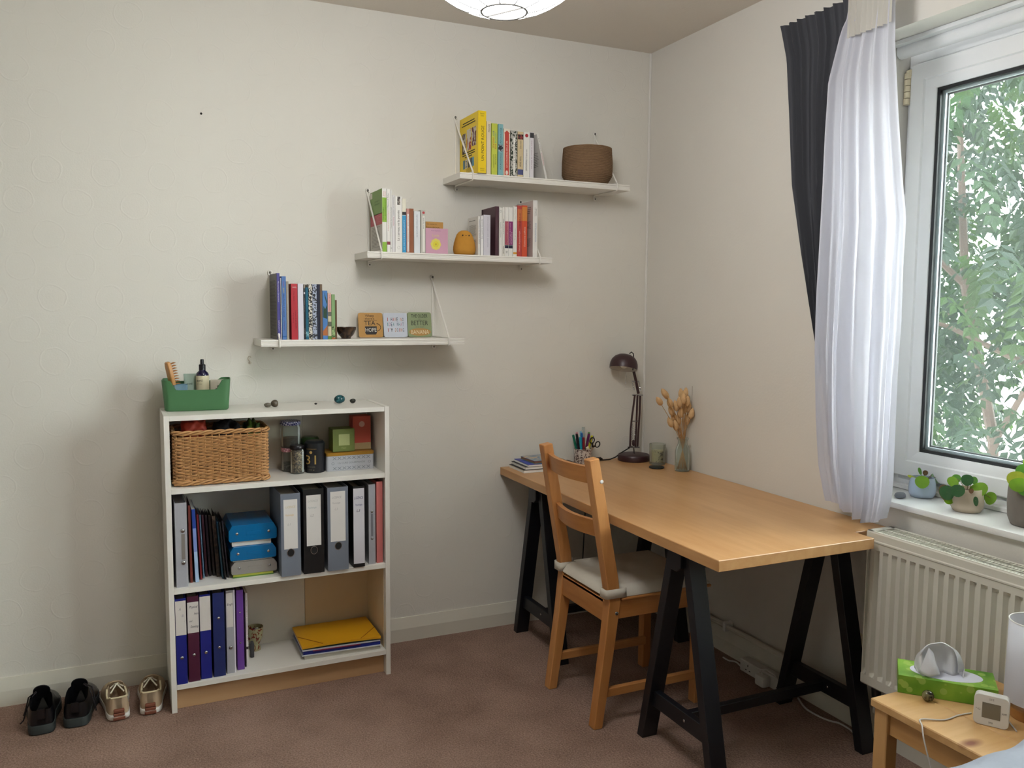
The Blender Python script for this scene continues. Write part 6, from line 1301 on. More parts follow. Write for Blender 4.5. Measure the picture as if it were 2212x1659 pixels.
    for i in range(len(ts)-1):
        try: b.bm.faces.new((V[i][0], V[i+1][0], V[i+1][nj-1], V[i][nj-1]))
        except ValueError: pass
    mu = M('#0f0f13', 0.28, var=0.15, vs_=30, bump=0.1, bs=90, name='black_leather') if kind == 'derby' else M('#b09a80', 0.85, var=0.1, vs_=30, bump=0.15, bs=300, spec=0.2, name='beige_suede')
    bmesh.ops.remove_doubles(b.bm, verts=b.bm.verts, dist=0.0001)
    obj('upper', b, mu, k, smooth=60, local=True)
    z1 = lambda t: itp(rim, t)
    if kind == 'derby':
        tg = [(0.027*math.cos(q), 0.030+0.030*max(0, math.sin(q))**0.8) for q in [i*math.pi/10 for i in range(11)]]+[(-0.02, 0.0), (0.02, 0.0)]
        b = B(); b.prism(tg, -0.002, 0.002, 'y', 0.001, mtx=Matrix.Translation((cen(0.45), 0.50*L, z1(0.5)-0.024)) @ Matrix.Rotation(math.radians(24), 4, 'X')); obj('tongue', b, mu, k, smooth=40, local=True)
        b = B(); b.box(-0.012, 0.012, 0.003, 0.0055, z1(0)-0.03, z1(0)+0.006, 0.001); obj('heel_tab', b, mu, k, smooth=0, local=True)
        sd = -mirror
        b = B(); b.tube([(sd*0.018, 0.38*L, z1(0.38)+0.004), (sd*0.036, 0.36*L, z1(0.36)-0.012), (sd*0.050, 0.30*L, 0.055), (sd*0.058, 0.26*L, 0.030), (sd*(0.066 if sd < 0 else 0.06), 0.2*L, 0.028)], 0.0022, 6); obj('lace', b, M('#1c1418', 0.8, name='black_lace'), k, local=True)
        b = B(); b.tube([(sd*0.020, 0.42*L, z1(0.42)+0.002), (sd*0.044, 0.42*L, 0.09), (sd*0.054, 0.36*L, 0.05), (sd*0.058, 0.32*L, 0.040)], 0.0022, 6); obj('lace', b, M('#1c1418', 0.8, name='black_lace'), k, local=True)
    else:
        mh = M('#7a4430', 0.6, var=0.12, name='rust_rubber')
        b = B()
        for q in range(3): b.box(-0.019+0.001*q, 0.019-0.001*q, -0.0065+0.0015*q, 0.02, 0.004+q*0.0125, 0.015+q*0.0125, 0.002)
        obj('heel_counter', b, mh, k, smooth=0, local=True)
        b = B(); ringo = [(x*0.985, L/2+(y-L/2)*0.985) for x, y in ring]; b.prism(ringo, 0.0002, 0.007, 'z'); obj('outsole', b, mh, sole, smooth=30, local=True)
        ml = M('#d8d0bc', 0.85, var=0.05, name='cream_lace')
        for q, (t0, t1, s) in enumerate(((0.28, 0.44, 1), (0.28, 0.44, -1), (0.36, 0.5, 1), (0.36, 0.5, -1))):
            b = B(); b.tube([(s*0.022, t0*L, z1(t0)-0.004), (0, (t0+t1)/2*L, z1(t1)+0.0055+0.001*q), (-s*0.018, t1*L, z1(t1)+0.001)], 0.0028, 6); obj('lace', b, ml, k, local=True)
        tg = [(0.027*math.cos(q), 0.030+0.030*max(0, math.sin(q))**0.8) for q in [i*math.pi/10 for i in range(11)]]+[(-0.02, 0.0), (0.02, 0.0)]
        b = B(); b.prism(tg, -0.002, 0.002, 'y', 0.001, mtx=Matrix.Translation((cen(0.45), 0.50*L, z1(0.5)-0.024)) @ Matrix.Rotation(math.radians(38), 4, 'X')); obj('tongue', b, mu, k, smooth=40, local=True)
        b = B(); Q = [upP(i, NP-1) for i in (6, 5, 4, 3, 2, 1, 0)]+[upP(i, nj-NP) for i in (0, 1, 2, 3, 4, 5, 6)]; b.tube([Vector(q) for q in Q], 0.0032, 6); obj('collar_piping', b, M('#cdbf9f', 0.85, name='cream_binding'), k, local=True)
    return k
shoe('derby_shoe', 'black leather lace-up shoe further from the bookcase', (-2.562, -0.302), math.radians(1), 'derby', 1)
shoe('derby_shoe', 'black leather lace-up shoe beside the beige trainers', (-2.462, -0.293), math.radians(-3), 'derby', -1)
shoe('trainer', 'beige suede trainer beside the black shoes', (-2.326, -0.296), math.radians(4), 'trainer', 1)
shoe('trainer', 'beige suede trainer next to the bookcase side', (-2.226, -0.293), math.radians(-2), 'trainer', -1)

# ------------------------------------------------------------------ bedside table and its things
NPX = wood('light_pine_top', '#d9b17c', '#bf9157', 'x', 6, 0.45, 6.0); NPZ = wood('light_pine_leg', '#d2a66e', '#b5864c', 'z', 7, 0.45)
NPY = wood('light_pine_rail', '#cfa269', '#b5864c', 'y', 7, 0.45)
nx0, nx1, ny0, ny1, nz = -0.560, -0.165, -2.275, -1.912, 0.45
nt_ = thing('bedside_table', 'small light pine bedside table in front of the radiator', 'bedside table', ((nx0+nx1)/2, (ny0+ny1)/2, 0))
n_b = 3
for i in range(n_b):
    b = B(); xa = nx0+(nx1-nx0)*i/n_b; b.box(xa+0.0004, nx0+(nx1-nx0)*(i+1)/n_b-0.0004, ny0, ny1, nz-0.021, nz, 0.0025); obj('top_plank', b, NPY if False else NPX, nt_, smooth=0)
LG = 0.040
for x in (nx0+0.008, nx1-0.008-LG):
    for y in (ny0+0.008, ny1-0.008-LG):
        b = B(); b.box(x, x+LG, y, y+LG, 0.0004, nz-0.0212, 0.002); obj('leg', b, NPZ, nt_, smooth=0)
for x in (nx0+0.018, nx1-0.018-0.018):
    b = B(); b.box(x, x+0.018, ny0+0.048, ny1-0.048, nz-0.08, nz-0.0212, 0.001); obj('apron', b, NPY, nt_, smooth=0)
    b = B(); b.box(x, x+0.018, ny0+0.048, ny1-0.048, 0.22, 0.26, 0.001); obj('lower_rail', b, NPY, nt_, smooth=0)
for y in (ny0+0.018, ny1-0.018-0.018):
    b = B(); b.box(nx0+0.048, nx1-0.048, y, y+0.018, nz-0.08, nz-0.0212, 0.001); obj('apron', b, NPX, nt_, smooth=0)
# tissue box
tl = Vector((-0.470, -1.918, 0)); tr = Vector((-0.318, -2.0865, 0)); ex = (tr-tl).normalized(); ey = Vector((-ex.y, ex.x, 0)); TW, TD, TH = 0.227, 0.113, 0.047
tz = math.atan2(ex.y, ex.x)
tb_ = thing('tissue_box', 'green printed tissue box on the bedside table', 'tissue box', (tl.x, tl.y, nz+0.0005), (0, 0, tz))
def bokeh():
    m, nt, p = newmat('green_bokeh_card'); N = nt.nodes.new; L = nt.links.new
    tc = N('ShaderNodeTexCoord'); vo = N('ShaderNodeTexVoronoi'); vo.inputs['Scale'].default_value = 38; L(tc.outputs['Object'], vo.inputs['Vector'])
    no = N('ShaderNodeTexNoise'); no.inputs['Scale'].default_value = 14; L(tc.outputs['Object'], no.inputs['Vector'])
    c1 = N('ShaderNodeValToRGB'); c1.color_ramp.elements[0].position = 0.3; c1.color_ramp.elements[0].color = lin('#4f8a1c'); c1.color_ramp.elements[1].position = 0.7; c1.color_ramp.elements[1].color = lin('#86b53a'); L(no.outputs['Fac'], c1.inputs['Fac'])
    c2 = N('ShaderNodeValToRGB'); c2.color_ramp.elements[0].position = 0.34; c2.color_ramp.elements[0].color = (0.5, 0.5, 0.5, 1); c2.color_ramp.elements[1].position = 0.38; c2.color_ramp.elements[1].color = (0, 0, 0, 1); L(vo.outputs['Distance'], c2.inputs['Fac'])
    mx = N('ShaderNodeMix'); mx.data_type = 'RGBA'; mx.inputs['B'].default_value = lin('#b5cf6a'); L(c2.outputs['Color'], mx.inputs['Factor']); L(c1.outputs['Color'], mx.inputs['A']); L(mx.outputs['Result'], p.inputs['Base Color']); p.inputs['Roughness'].default_value = 0.35
    return m
b = B(); b.box(0, TW, 0, TD, 0, TH, 0.0006); obj('carton', b, bokeh(), tb_, smooth=0, local=True)
b = B(); b.prism([(TW*0.5+TW*0.375*math.cos(i*math.pi/24), TD*0.5+TD*0.40*math.sin(i*math.pi/24)) for i in range(48)], TH, TH+0.0006, 'z'); obj('film_window', b, M('#dfe1f0', 0.25, name='white_film'), tb_, smooth=0, local=True)
tis = thing('tissue', 'white tissue pulled up out of the green box', 'tissue', (tl.x+ex.x*0.1+ey.x*0.05, tl.y+ex.y*0.1+ey.y*0.05, nz+TH+0.0013), (0, 0, tz))
b = B(); nu, nv = 34, 18
def tisP(i, j):
    s = i/(nu-1)*2-1; t = j/(nv-1); an = s*math.pi/2
    w = 0.052+0.010*math.sin(math.pi*t)
    x = math.sin(an)*w*(1-0.12*t); hgt = 0.010+0.070*math.cos(an)**0.62
    fold = 0.020*math.sin(2.6*s+0.5)*(1-0.5*t)+0.009*math.sin(7.5*s+2)*(1-t)**0.7+0.003*math.sin(13*s)
    return (x-0.006*t, fold-0.010+0.020*math.sin(math.pi*t*0.9), 0.0006+hgt*math.sin(math.pi/2*min(1, t*1.05)))
b.grid(tisP, nu, nv); o = obj('sheet', b, cloth_mat('tissue_paper', '#e9e9ec', 0.35), tis, smooth=60, local=True); sm = o.modifiers.new('thick', 'SOLIDIFY'); sm.thickness = 0.0005
b = B()
def tis2(i, j):
    s = i/9; t = j/9; top = Vector((-0.030+0.012*s, -0.004, 0.066-0.012*s)); lo = Vector((-0.052+0.050*s, -0.030-0.014*math.sin(math.pi*s), 0.004+0.010*abs(s-0.45)))
    p = top.lerp(lo, t); return (p.x, p.y-0.008*math.sin(math.pi*t)*math.sin(2.2*s+0.3), p.z)
b.grid(tis2, 10, 10); o = obj('front_flap', b, cloth_mat('tissue_paper', '#e9e9ec', 0.35), tis, smooth=60, local=True); sm = o.modifiers.new('thick', 'SOLIDIFY'); sm.thickness = 0.0005
b = B(); q = atZ(2007, 1516, nz); b.ball((q.x, q.y+0.004, nz+0.0142), 0.0145, 1.02, 1, 0.97, 24, 16)
tag(obj('polished_ball', b, patmat('#2b271f', '#6f6a48', 60, 0.35, 0.65, name='brown_jasper', rough=0.06)), 'small polished brown stone ball on the bedside table', 'ornament')
# cube clock
ca, cc_ = atZ(2101, 1563, nz), atZ(2164, 1582, nz); cd = (cc_-ca).normalized(); ca = Vector((-0.437, -2.108, 0))
ck = thing('digital_clock', 'white rounded-square digital clock on the bedside table', 'clock', (ca.x, ca.y, nz+0.0005), (math.radians(-3), 0, math.atan2(cd.y, cd.x)+math.radians(8))); CW = 0.074
b = B(); pts = [(x+CW/2, y+CW/2) for x, y in rrect(CW/2, CW/2, 0.011, 6)]; b.prism(pts, 0, 0.026, 'y', 0.0012); obj('case', b, M('#dedcd6', 0.35, var=0.02, name='white_clock_plastic'), ck, smooth=30, local=True)
patch(ck, 'lcd_screen', frame((CW*0.5, -0.0003, CW*0.5), (1, 0, 0), (0, 0, 1)), CW*0.52, CW*0.50, M('#7d7767', 0.15, var=0.05, name='lcd_grey'), local=True)
for s, x, zz in (('DATE', 0.5, 0.88), ('TIMER', 0.5, 0.12), ('\u00b0C', 0.13, 0.5), ('ALARM', 0.87, 0.5)): text(s, ink('#55534c'), ck, frame((CW*x, -0.0008, CW*zz), (1, 0, 0), (0, 0, 1)), w=CW*0.13, h=CW*0.06, local=True)
# lamp cable
b = B(); Cz = nz+0.0025
P0 = [atZ(u, v, Cz) for u, v in ((2196, 1580), (2185, 1566), (2178, 1556))]; P1 = [atZ(u, v, Cz) for u, v in ((2098, 1540), (2070, 1545), (2040, 1555), (2018, 1567))]
q0 = Vector((-0.572, -2.105, nz-0.02)); b.tube(spline(P1[:3]+[Vector((-0.545, -2.052, nz+0.004)), Vector((-0.566, -2.072, nz+0.002)), Vector((-0.576, -2.086, nz-0.02)), Vector((-0.58, -2.105, nz-0.06)), Vector((-0.58, -2.13, nz-0.13)), Vector((-0.578, -2.15, 0.2))]), 0.0019, 6)
tag(obj('lamp_cable', b, M('#c9c4be', 0.5, name='pale_cable')), 'thin pale cable curling over the edge of the bedside table', 'cable')
b = B(); b.tube(P0+[Vector((-0.385, -2.10, Cz))], 0.0019, 6); tag(obj('lamp_cable', b, M('#c9c4be', 0.5, name='pale_cable')), 'short end of pale cable between the clock and the bed', 'cable')
# bedside lamp
q = Vector((-0.278, -2.150, nz+0.0005)); bl = thing('bedside_lamp', 'bedside lamp with a white fabric drum shade and wooden foot', 'table lamp', q)
b = B(); b.lathe([(0, 0), (0.050, 0), (0.052, 0.003), (0.052, 0.024), (0.048, 0.028), (0, 0.028)], n=36); obj('foot', b, wood('lamp_wood', '#b9824a', '#9a6833', 'x', 7, 0.4), bl, smooth=35, local=True)
b = B(); b.lathe([(0, 0.028), (0.008, 0.028), (0.008, 0.12), (0, 0.12)], n=14); obj('stem', b, MWHITE, bl, local=True)
b = B(); b.lathe([(0.064, 0.042), (0.0645, 0.042), (0.0625, 0.240), (0.0615, 0.240)], n=40); o = obj('drum_shade', b, cloth_mat('shade_linen', '#dcdbe2', 0.35), bl, smooth=60, local=True)
b = B(); b.tube([(0.0622*math.cos(i*math.pi/20), 0.0622*math.sin(i*math.pi/20), 0.240) for i in range(40)], 0.0016, 6, closed=True); obj('shade_rim', b, MWHITE, o, local=True)
# bed
bd = thing('bed', 'bed covered with a pale grey quilt beside the bedside table', 'bed', (-0.53, -3.3, 0))
MQ = M('#a3a9b4', 0.95, var=0.12, vs_=14, bump=1.0, bs=38, spec=0.1, name='grey_quilt')
b = B(); b.box(-1.0, -0.16, -4.3, -2.34, 0.24, 0.50, 0.03, 3); obj('mattress', b, M('#cfd0d2', 0.9, name='mattress_ticking'), bd)
b = B(); nq = 60
def quilt(i, j):
    s, t = i/(nq-1), j/(nq-1)
    pl = 0.30; x = -1.03+s*0.885; y = -4.3+t*(2.0+pl)
    z_ = 0.535+0.008*math.sin(9*x+3*y)+0.006*math.sin(17*y-5*x)+0.004*math.sin(40*x+23*y)
    if y > -2.345:
        o_ = y+2.345; r_ = 0.045
        a_ = min(o_/r_, math.pi/2); yy = -2.345+r_*math.sin(a_); dz = r_*(1-math.cos(a_))+max(0, o_-r_*math.pi/2); y = yy+0.006*math.sin(22*x); z_ -= dz
    return (x, y, z_)
b.grid(quilt, nq, nq); o = obj('quilt', b, MQ, bd, smooth=70); sm = o.modifiers.new('thick', 'SOLIDIFY'); sm.thickness = 0.018; sm.offset = -1
for x in (-0.98, -0.22):
    for y in (-4.26, -2.42):
        b = B(); b.box(x, x+0.05, y, y+0.05, 0.0004, 0.24, 0.003); obj('leg', b, NPZ, bd, smooth=0)
b = B(); b.box(-0.99, -0.165, -4.29, -2.36, 0.17, 0.24, 0.003); obj('bed_base', b, NPX, bd, smooth=0)

# ------------------------------------------------------------------ pendant lantern
pb = CAM + ray(1089, 31)*1.85; PRD = 0.225; pc = Vector((pb.x, pb.y, pb.z+PRD*0.93))
pd = thing('pendant_lantern', 'round white paper lantern lamp hanging lit from the ceiling', 'ceiling lamp', (pc.x, pc.y, pc.z))
def lantern_mat(strength):
    m, nt, p = newmat('lit_paper'); N = nt.nodes.new
    p.inputs['Base Color'].default_value = lin('#f2efe8'); p.inputs['Roughness'].default_value = 0.8
    no = N('ShaderNodeTexNoise'); no.inputs['Scale'].default_value = 6; mr = N('ShaderNodeMapRange'); mr.inputs['To Min'].default_value = strength*0.93; mr.inputs['To Max'].default_value = strength*1.07
    nt.links.new(no.outputs['Fac'], mr.inputs['Value']); nt.links.new(mr.outputs['Result'], p.inputs['Emission Strength']); p.inputs['Emission Color'].default_value = (0.97, 0.98, 1.0, 1)
    return m
b = B(); prf = []
for i in range(25):
    a = -math.pi/2*0.86+i/24*(math.pi*0.86)
    prf.append((PRD*math.cos(a), PRD*math.sin(a)*0.93))
b.lathe([(0, prf[0][1]+0.002)]+prf+[(0, prf[-1][1])], pc, 48); obj('paper_shade', b, lantern_mat(17.0), pd, smooth=60)
MRIB = M('#4f4c47', 0.6, name='thin_wire')
r0, z0_ = prf[0]
b = B(); b.tube([(pc.x+(r0+0.001)*math.cos(i*math.pi/16), pc.y+(r0+0.001)*math.sin(i*math.pi/16), pc.z+z0_) for i in range(32)], 0.0026, 6, closed=True); obj('bottom_ring', b, MRIB, pd)
b = B(); b.tube([(pc.x-r0*0.5, pc.y+r0*0.86, pc.z+z0_-0.001), (pc.x+r0*0.5, pc.y-r0*0.86, pc.z+z0_-0.001)], 0.0019, 5); obj('cross_wire', b, MRIB, pd)
for k_ in range(10):
    a = k_*math.pi/5+0.35; b = B(); b.tube([(pc.x+(r+0.0006)*math.cos(a), pc.y+(r+0.0006)*math.sin(a), pc.z+z_) for r, z_ in prf], 0.0014, 4); obj('rib', b, MRIB, pd)
b = B(); b.tube([(pc.x, pc.y, pc.z+prf[-1][1]), (pc.x, pc.y, RZ-0.01)], 0.003, 6); b.lathe([(0, -0.03), (0.03, -0.02), (0.045, -0.001), (0, -0.001)], (pc.x, pc.y, RZ), 20); obj('cord_and_rose', b, MWHITE, pd)

# ------------------------------------------------------------------ curtains
def interp(T, q):
    T = sorted(T)
    if q <= T[0][0]: return T[0][1]
    for (a, x), (c, y) in zip(T, T[1:]):
        if a <= q <= c: return x+(y-x)*(q-a)/(c-a) if c > a else x
    return T[-1][1]
def curtain(name, part, label, x, left, right, ztop, zbot, folds, amp0, amp1, mat, seed, bottom=None, cols=110, rows=70):
    Lz = [(atX(u, v, x).z, atX(u, v, x).y) for v, u in left]; Rz = [(atX(u, v, x).z, atX(u, v, x).y) for v, u in right]
    r = random.Random(seed); ph = [r.random()*6.28 for _ in range(8)]
    k = thing(name, label, 'curtain', (x, (Lz[0][1]+Rz[0][1])/2, ztop)); b = B()
    def P(i, j):
        s, t = i/(cols-1), j/(rows-1); zb = zbot if bottom is None else bottom(s)
        z_ = ztop+(zb-ztop)*t
        y = interp(Lz, z_)*(1-s)+interp(Rz, z_)*s
        A = amp0+(amp1-amp0)*min(1, t*1.6)
        w = 2*math.pi*folds*(s+0.020*math.sin(3*t+ph[0])*math.sin(math.pi*s)) + ph[1]
        dx = A*(math.sin(w)+0.35*math.sin(2.3*w+ph[2]+2*t)+0.2*math.sin(5*w+ph[3]-3*t)*t)
        dx += 0.006*math.sin(7*t+9*s+ph[4])*t
        y += 0.35*A*math.cos(w)*(4*s*(1-s))
        return (min(x+dx, -0.026), y, z_)
    b.grid(P, cols, rows); o = obj(part, b, mat, k, smooth=70)
    return k
MDARK = cloth_mat('charcoal_curtain', '#4b4c51', 0.04, weave=1200)
MSHEER = cloth_mat('white_voile', '#d6d6e0', 0.3, 0.12, weave=1500)
curtain('blackout_curtain', 'drop', 'charcoal grey curtain gathered beside the window behind the sheer one', -0.062,
    [(40, 1683), (62, 1690), (130, 1703), (250, 1709), (400, 1714), (550, 1733), (650, 1748), (740, 1764), (850, 1786), (1000, 1800), (1100, 1812)],
    [(-10, 1846), (60, 1850), (200, 1830), (400, 1824), (700, 1810), (850, 1818), (1000, 1826), (1100, 1832)], 2.462, 0.80, 8.0, 0.010, 0.013, MDARK, 3)
def sheer_bottom(s): return 0.757+0.06*max(0, (0.42-s)/0.42)**0.8*0.75+0.03*max(0, (s-0.72)/0.28)**2
sheer = curtain('voile_curtain', 'drop', 'white sheer voile curtain hanging in front of the charcoal one', -0.108,
    [(-40, 1838), (40, 1832), (70, 1818), (180, 1791), (290, 1785), (400, 1781), (640, 1768), (760, 1765), (900, 1769), (1000, 1776), (1060, 1788), (1110, 1800), (1150, 1812)],
    [(-40, 1934), (90, 1933), (250, 1940), (400, 1950), (470, 1957), (560, 1952), (700, 1948), (800, 1941), (920, 1935), (1040, 1928), (1080, 1923), (1120, 1912), (1150, 1900)], 2.42, 0.757, 4.5, 0.008, 0.019, MSHEER, 11, sheer_bottom)
b = B()
Lz = atX(1838, -30, -0.112); Rz_ = atX(1934, -30, -0.112)
def hdr(i, j):
    s, t = i/39, j/5; p0 = atX(1838, -30, -0.114); p1 = atX(1934, -30, -0.114)
    return (-0.122+0.006*math.sin(s*50), p0.y*(1-s)+p1.y*s, 2.43-t*0.12)
b.grid(hdr, 40, 6); obj('header_tape', b, cloth_mat('voile_header', '#d9d5cc', 0.3, 0.1), sheer, smooth=60)
b = B(); b.box(-0.022, -0.002, -3.1, -0.95, 2.44, 2.47, 0.004)
tag(obj('curtain_rail', b, MWHITE), 'white curtain rail fixed above the window', 'curtain rail')

# ------------------------------------------------------------------ pot plants on the sill
ZS = 0.8205
def leafmat(col, name): 
    m, nt, p = newmat(name); out = nt.nodes['Material Output']; tc = nt.nodes.new('ShaderNodeTexCoord'); no = nt.nodes.new('ShaderNodeTexNoise'); no.inputs['Scale'].default_value = 60; nt.links.new(tc.outputs['Object'], no.inputs['Vector'])
    c = lin(col); mx = nt.nodes.new('ShaderNodeMix'); mx.data_type = 'RGBA'; mx.inputs['A'].default_value = tuple(q*0.85 for q in c[:3])+(1,); mx.inputs['B'].default_value = tuple(min(1, q*1.15) for q in c[:3])+(1,)
    nt.links.new(no.outputs['Fac'], mx.inputs['Factor']); nt.links.new(mx.outputs['Result'], p.inputs['Base Color']); p.inputs['Roughness'].default_value = 0.35
    tl = nt.nodes.new('ShaderNodeBsdfTranslucent'); nt.links.new(mx.outputs['Result'], tl.inputs['Color']); ms = nt.nodes.new('ShaderNodeMixShader'); ms.inputs['Fac'].default_value = 0.4
    nt.links.new(p.outputs[0], ms.inputs[1]); nt.links.new(tl.outputs[0], ms.inputs[2]); nt.links.new(ms.outputs[0], out.inputs['Surface']); return m
LM = {k: leafmat(c, 'pilea_'+k) for k, c in {'lime': '#7aa52a', 'mid': '#538a2e', 'dark': '#2c5a2e', 'pale': '#86a982', 'yellow': '#a9b236', 'brown': '#6a4e2e'}.items()}
MSOIL = M('#4a3a2e', 0.95, var=0.3, vs_=120, bump=0.8, bs=150, name='potting_soil'); MPET = M('#7a6a40', 0.6, var=0.2, name='petiole')
def plant(c, R, H, prof, mat, label, leaves):
    k = thing('pilea_plant', label, 'potted plant', (c[0], c[1], ZS)); c = Vector((c[0], c[1], ZS))
    b = B(); b.lathe([(r*R, z_*H) for r, z_ in prof], c, 36); obj('pot', b, mat, k, smooth=45)
    b = B(); b.lathe([(0, H*0.9), (R*0.72, H*0.88), (R*0.74, H*0.84)], c, 20); obj('soil', b, MSOIL, k)
    D = (c-CAM).dot(AF); top = c+Vector((0, 0, H*0.88))
    for (u, v, rpx, asp, rot, kind, dz) in leaves:
        D2 = D-dz; p = CAM+ray(u, v)*D2; r = rpx*D2/FPX
        n = (-ray(u, v).normalized()+Vector((0, 0, 0.35))).normalized(); e1_ = n.cross(Vector((0, 0, 1))).normalized(); e2_ = n.cross(e1_)
        e1_, e2_ = e1_*math.cos(rot)+e2_*math.sin(rot), -e1_*math.sin(rot)+e2_*math.cos(rot)
        b = B(); b.bm.verts.ensure_lookup_table(); N_ = 18; rings = []
        cv = b.bm.verts.new(p-n*r*0.10)
        for f in (0.4, 0.75, 1.0):
            rings.append([b.bm.verts.new(p+(e1_*math.cos(q*2*math.pi/N_)*asp+e2_*math.sin(q*2*math.pi/N_)*(1+0.10*math.sin(q*2*math.pi/N_)**3))*r*f+n*r*(-0.10+0.14*f*f-0.10*f**4)) for q in range(N_)])
        for q in range(N_):
            b.bm.faces.new((cv, rings[0][q], rings[0][(q+1) % N_]))
            for A, C in zip(rings, rings[1:]): b.bm.faces.new((A[q], A[(q+1) % N_], C[(q+1) % N_], C[q]))
        lf = obj('leaf', b, LM[kind], k, smooth=80, keep=True)
        b = B(); a = p-n*r*0.11; st = top+Vector(((p.x-top.x)*0.12, (p.y-top.y)*0.12, -0.004)); md = st.lerp(a, 0.55)+Vector((0, 0, max(0.004, (a-st).length*0.18)))-n*r*0.25
        b.tube([st, md, a], 0.0011, 5); obj('petiole', b, MPET, lf)
    return k
potp = [(0, 0), (0.72, 0), (0.82, 0.02), (0.97, 0.2), (1.0, 0.4), (0.95, 0.7), (0.86, 0.96), (0.84, 1.0), (0.80, 1.0), (0.80, 0.93), (0.78, 0.85), (0, 0.8)]
plant((0.133, -1.470), 0.0425, 0.066, potp, M('#aebdd0', 0.2, var=0.04, name='pale_blue_glaze'), 'pilea with few leaves in a pale blue pot on the sill',
    [(1992, 1040, 14.5, 1.0, 0, 'lime', 0.05), (2024, 1031, 13, 1.1, 0.5, 'pale', 0.0), (1968.5, 1030, 9, 0.35, 1.2, 'yellow', 0.0), (1987, 1017, 8.5, 0.4, 0.3, 'mid', 0.0), (1999, 1021, 6, 0.9, 0, 'brown', 0.0), (2028, 1026, 8, 0.8, 0.4, 'mid', -0.02)])
plant((0.090, -1.668), 0.0475, 0.072, potp, M('#bfb09c', 0.25, var=0.05, name='beige_glaze'), 'bushy pilea in a shiny beige pot on the sill',
    [(2045, 1063, 17, 0.85, 0.3, 'dark', 0.02), (2040, 1062, 18, 0.6, 0.2, 'brown', 0.0), (2050, 1077, 12, 0.9, 0, 'lime', 0.0), (2069, 1059, 14, 1.0, 0, 'dark', 0.05), (2058, 1040, 13, 0.8, 0.6, 'lime', 0.0), (2066, 1033, 10, 0.9, 0, 'mid', -0.03), (2089.5, 1036, 13, 0.95, 0, 'dark', 0.02), (2104, 1037, 9, 0.8, 0.3, 'mid', -0.02), (2114, 1056, 15, 1.25, 0.55, 'lime', 0.03), (2124, 1070, 9, 0.8, 0.3, 'mid', 0.0), (2140, 1075, 15, 0.75, -0.2, 'lime', 0.02), (2108, 1082, 11, 0.45, 0.1, 'dark', 0.06), (2098, 1060, 6, 0.8, 0, 'brown', 0.05)])
plant((0.100, -1.862), 0.0600, 0.122, [(0, 0), (0.74, 0), (0.82, 0.02), (0.96, 0.2), (1.0, 0.5), (0.99, 0.8), (0.95, 1.0), (0.9, 1.0), (0.88, 0.9), (0.8, 0.84), (0, 0.82)], M('#7a736b', 0.8, var=0.15, vs_=40, bump=0.3, bs=90, name='grey_concrete'), 'large pilea in a rough grey concrete pot on the sill',
    [(2196, 1034, 19, 1.0, 0.2, 'yellow', 0.03), (2200, 1046, 16, 1.15, 0.3, 'lime', 0.05), (2214, 1018, 18, 1.0, 0, 'mid', 0.02), (2228, 1040, 20, 1.0, 0.4, 'lime', 0.03), (2240, 1015, 18, 1.0, 0.1, 'dark', 0.0), (2212, 1058, 12, 1.1, 0, 'mid', 0.06), (2255, 1035, 18, 0.9, 0, 'mid', 0.0), (2225, 1000, 15, 0.9, 0, 'lime', -0.02)])
stone(1944.5, 1076, ZS, 0.0165, 1.25, 0.9, 0.65, M('#6d7078', 0.55, var=0.2, vs_=60, name='slate_pebble'), 'flat slate grey pebble on the window sill', seed=21)

# ------------------------------------------------------------------ outdoors
gr = B(); gr.box(0.9, 40, -25, 25, -3.2, -3.0); struct(obj('ground', gr, M('#a8a59d', 0.9, var=0.08, vs_=0.6, name='pale_paving'), smooth=0), 'pale paved ground outside the window', 'ground')
tr_ = thing('garden_tree', 'leafy green tree growing just outside the window', 'tree', (2.9, 0.2, -3.0))
MBARK = M('#3d2f28', 0.9, var=0.25, vs_=30, bump=0.6, bs=60, name='brown_bark')
stems = [[(2.9, 0.25, -3.0), (2.85, 0.3, -1.0), (2.75, 0.15, 0.6), (2.6, 0.3, 1.6), (2.8, 0.55, 2.6), (2.9, 0.6, 3.8)], [(2.75, 0.15, 0.6), (2.6, -0.2, 1.1), (2.4, -0.5, 1.7), (2.2, -0.9, 2.3), (2.1, -1.2, 3.2)], [(2.6, 0.3, 1.6), (2.3, 0.55, 2.0), (2.0, 0.7, 2.5), (1.9, 0.8, 3.0)],
         [(2.85, 0.3, -0.9), (2.5, -0.6, 0.0), (2.2, -1.2, 0.5), (2.0, -1.8, 1.2)], [(2.75, 0.15, 0.7), (3.1, 0.6, 1.1), (3.4, 1.2, 1.7), (3.5, 1.8, 2.6)], [(2.6, -0.2, 1.1), (2.2, 0.1, 1.35), (1.9, 0.3, 1.45)]]
for i, s in enumerate(stems):
    b = B(); w0 = 0.05 if i == 0 else 0.02; b.tube(s, [w0*(1-0.75*q/(len(s)-1)) for q in range(len(s))], 8); obj('trunk' if i == 0 else 'branch', b, MBARK, tr_)
